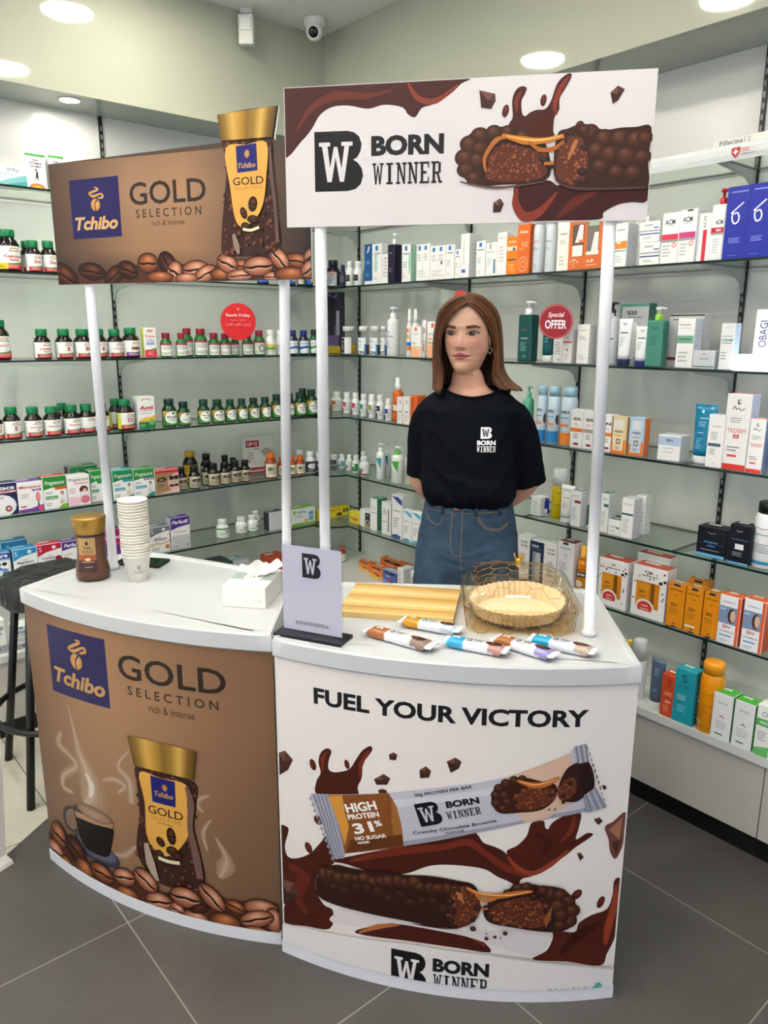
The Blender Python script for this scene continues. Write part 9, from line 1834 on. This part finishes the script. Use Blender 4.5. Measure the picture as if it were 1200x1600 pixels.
sleeve([(.100, .015, 1.325), (.146, .020, 1.293), (.176, .033, 1.230), (.200, .046, 1.150), (.218, .053, 1.074)], [.040, .058, .060, .057, .054])
me = fuse(b, .0055, 5, 'tshirt')
me.update(); nv = [v.normal.copy() for v in me.vertices]
for v, nn in zip(me.vertices, nv):
    p = v.co; d = .0030*noise.noise(Vector((p.x*16, p.y*16, p.z*7)))+.0012*noise.noise(p*42)
    low = sstep(1.16, 1.04, p.z); d += low*.0050*noise.noise(Vector((p.x*34, p.y*20, p.z*14+3)))
    # long soft creases from the armpits and across the belly
    for (x0, z0, x1, z1, w) in ((-.10, 1.27, -.02, 1.20, .007), (.14, 1.27, .06, 1.18, .008), (-.05, 1.12, .10, 1.085, .008), (-.09, 1.16, .0, 1.07, .007), (.15, 1.16, .09, 1.06, .008), (.19, 1.22, .215, 1.10, .006), (.02, 1.10, .05, 1.04, .006), (-.06, 1.08, -.03, 1.035, .005), (.11, 1.10, .12, 1.04, .005)):
        dx, dz = x1-x0, z1-z0; L2 = dx*dx+dz*dz; t = ((p.x-x0)*dx+(p.z-z0)*dz)/L2
        if -.2 < t < 1.2 and p.y < .06:
            q = abs((p.x-x0)*dz-(p.z-z0)*dx)/math.sqrt(L2); d += .0042*g(q, w)*sstep(-.2, .2, t)*sstep(1.2, .8, t)
    v.co = p+nn*d
for p in me.polygons: p.use_smooth = True
M['cotton'] = node_mat('dark_navy_cotton', .82, base='070b13', attr=False, spec=.12, bump=(700, .12, .0006)); M['cotton'].node_tree.nodes['Principled BSDF'].inputs['Sheen Weight'].default_value = .0
me.materials.clear(); me.materials.append(M['cotton'])
shirt = bpy.data.objects.new('tshirt', me); COL.objects.link(shirt); shirt.parent = PR
bv = BVHTree.FromPolygons([v.co for v in me.vertices], [tuple(p.vertices) for p in me.polygons])
def onto(bvh, lift=.0006):
    def f(u, v, off):
        h = bvh.ray_cast(Vector((u, -.5, v)), Vector((0, 1, 0))); y = h[0].y if h[0] else -.1
        return (u, y-off-lift, v)
    return f
art = Art(onto(bv, .0012), [.037+.003*i for i in range(26)], dz=2.2e-4)
monogram(art, .0525, 1.2405, .034, .0345, 'f2f2f4', '0b1019'); art.text('BORN', .0425, 1.2285, .0555, .0145, 'f2f2f4', .05, 0, 0, 'l'); slab_word(art, 'WINNER', .0425, 1.2015, .0575, .0175, 'f2f2f4')
art.b.build('chest_print', M['card'], shirt)
b = MB(); ring = []
for i in range(48):
    a = 2*PI*i/48; ca, sa = math.cos(a), math.sin(a); ring.append((.024+.0915*math.copysign(abs(ca)**.88, ca), .012+(.061 if sa < 0 else .072)*sa, 1.3755+.0065*abs(ca)-.0185*max(0, -sa)**2+.0055*max(0, sa)))
b.tube(ring, .0042, 8, closed=True); b.build('collar_rib', M['cotton'], shirt)
# ---------------------------------------------------------------- jeans and shoes
b = MB(); JT = [(.74, .022, .150, .095, .120), (.80, .022, .167, .104, .128), (.86, .023, .166, .106, .125), (.92, .024, .160, .104, .118), (.98, .024, .148, .100, .108), (1.025, .024, .1395, .094, .100), (1.040, .024, .1375, .091, .097)]
rings = []
for z, cx, hw, f, bk in JT:
    rings.append([(cx+hw*math.cos(a), .012+(f if math.sin(a) < 0 else bk)*math.sin(a), z) for a in [2*PI*i/n for i in range(n)]])
b.loft(rings)
for s_ in (-1, 1):
    P = [(.022+s_*.078, .015, .84), (.022+s_*.082, .012, .70), (.022+s_*.086, .008, .48), (.022+s_*.09, .012, .25), (.022+s_*.092, .015, .05)]
    b.tube(spline(P, 4), [lerp_list([.088, .096, .088, .090, .098], i/16) for i in range(17)], 28)
me = fuse(b, .007, 4, 'jeans'); me.update(); nv = [v.normal.copy() for v in me.vertices]
at = me.color_attributes.new('Col', 'FLOAT_COLOR', 'POINT')
for i, (v, nn) in enumerate(zip(me.vertices, nv)):
    p = v.co; d = .0022*noise.noise(Vector((p.x*9, p.y*9, p.z*30)))+.0010*noise.noise(p*45)
    if p.y < .02:
        d -= .0035*g(p.x-.022, .004)*sstep(.93, .86, p.z)
        for zz, w in ((.845, .006), (.82, .006), (.87, .005)): d += .003*g(p.z-zz-.25*abs(p.x-.02), w)*sstep(.12, .03, abs(p.x-.02))
    v.co = p+nn*d
    k = .5+.5*noise.noise(Vector((p.x*5, p.y*5, p.z*4)))+.5*noise.noise(Vector((p.x*22, p.y*20, p.z*55)))+.3*noise.noise(p*80); th = g(p.x+.07, .05)+g(p.x-.12, .05)
    c = mix(lin('1e2f43'), lin('566f88'), min(1, max(0, .15+.35*k+.30*th*sstep(.98, .85, p.z))))
    if p.z > 1.02: c = mix(c, lin('223446'), .5)
    at.data[i].color = (*c, 1)
for p in me.polygons: p.use_smooth = True
me.materials.clear(); M['denim'] = node_mat('blue_denim', .85, spec=.2, bump=(900, .35, .0008)); me.materials.append(M['denim'])
jeans = bpy.data.objects.new('jeans', me); COL.objects.link(jeans); jeans.parent = PR
bj = BVHTree.FromPolygons([v.co for v in me.vertices], [tuple(p.vertices) for p in me.polygons]); oj = onto(bj, .0)
def seam(pts, r, col, name, lift=.0012, mat='matte'):
    P = [oj(u, v, lift) for u, v in spline(pts, 8)]; o = MB().tube(P, r, 6, col); return o
b = MB()
for pts in ([(-.113, 1.0), (-.098, .972), (-.070, .962), (-.058, .985), (-.054, 1.018)], [(.052, 1.02), (.058, .988), (.082, .962), (.120, .955), (.150, .972)], [(.052-.004, 1.02), (.054, .984), (.080, .957), (.120, .950), (.150, .966)],
            [(-.026, 1.005), (-.030, .93), (-.026, .885), (-.012, .868), (.002, .872)], [(.004, 1.01), (.004, .95), (.003, .87), (.006, .82)], [(-.11, 1.006), (-.02, 1.004)], [(0, 1.004), (.15, 1.008)]):
    P = [oj(u, v, .0006) for u, v in spline(pts, 8)]; b.tube(P, .0008, 5, 'a8875e')
b.build('stitching', M['matte'], jeans)
for x in (-.060, .045, .118):
    b = MB(); b.tube([oj(x+.004*t, 1.040-.042*t, .003) for t in (0, .33, .66, 1)], .0045, 8, '2a3f54'); b.build('belt_loop', M['denim'], jeans)
q = oj(-.014, 1.018, .0); b = MB(); b.lathe([(.0085, 0), (.0085, .002), (.006, .0032), (.0001, .0026)], 20, 'b98a6a', xf=Matrix.Translation((q[0], q[1], q[2])) @ Matrix.Rotation(PI/2, 4, 'X')); b.build('button', M['gold'], jeans)
for s_ in (-1, 1):
    b = MB(); rg = []
    for y, w, h, z in ((.11, .030, .03, .035), (.08, .040, .045, .045), (.0, .042, .045, .045), (-.08, .046, .032, .034), (-.13, .038, .022, .026), (-.15, .012, .012, .022)):
        rg.append([(.022+s_*.09+w*math.cos(2*PI*i/20), y, max(0.001, z+h*math.sin(2*PI*i/20)-.004)) for i in range(20)])
    b.loft(rg, 'e4e2de'); b.build('shoe', M['matte'], PR)
# earrings and thin necklace
for s_ in (1,):
    c = Vector(to_body(s_*.0705, .0035, 1.4975)); b = MB(); b.tube([(c.x+.0062*math.cos(t), c.y-.002, c.z+.0085*math.sin(t)) for t in [2*PI*i/18 for i in range(18)]], .0009, 6, 'e0c090', closed=True)
    b.tube([(c.x, c.y-.003, c.z-.006), (c.x, c.y-.003, c.z-.013)], .0011, 6, 'e0c090'); b.build('earring', M['gold'], PR)
b = MB(); P = []
for i in range(41):
    t = i/40; x = -.050+.126*t; z = 1.384-.032*math.sin(PI*t)**.8+(.012*(t-.5)); 
    cx, hw, f, bk, cy = interp(BT, z); k = max(-1, min(1, (x-cx)/hw)); P.append((x, cy-f*math.sqrt(max(0, 1-k*k))-.0012, z))
b.tube(P, .0006, 5, 'd9b070'); b.build('necklace', M['gold'], PR)
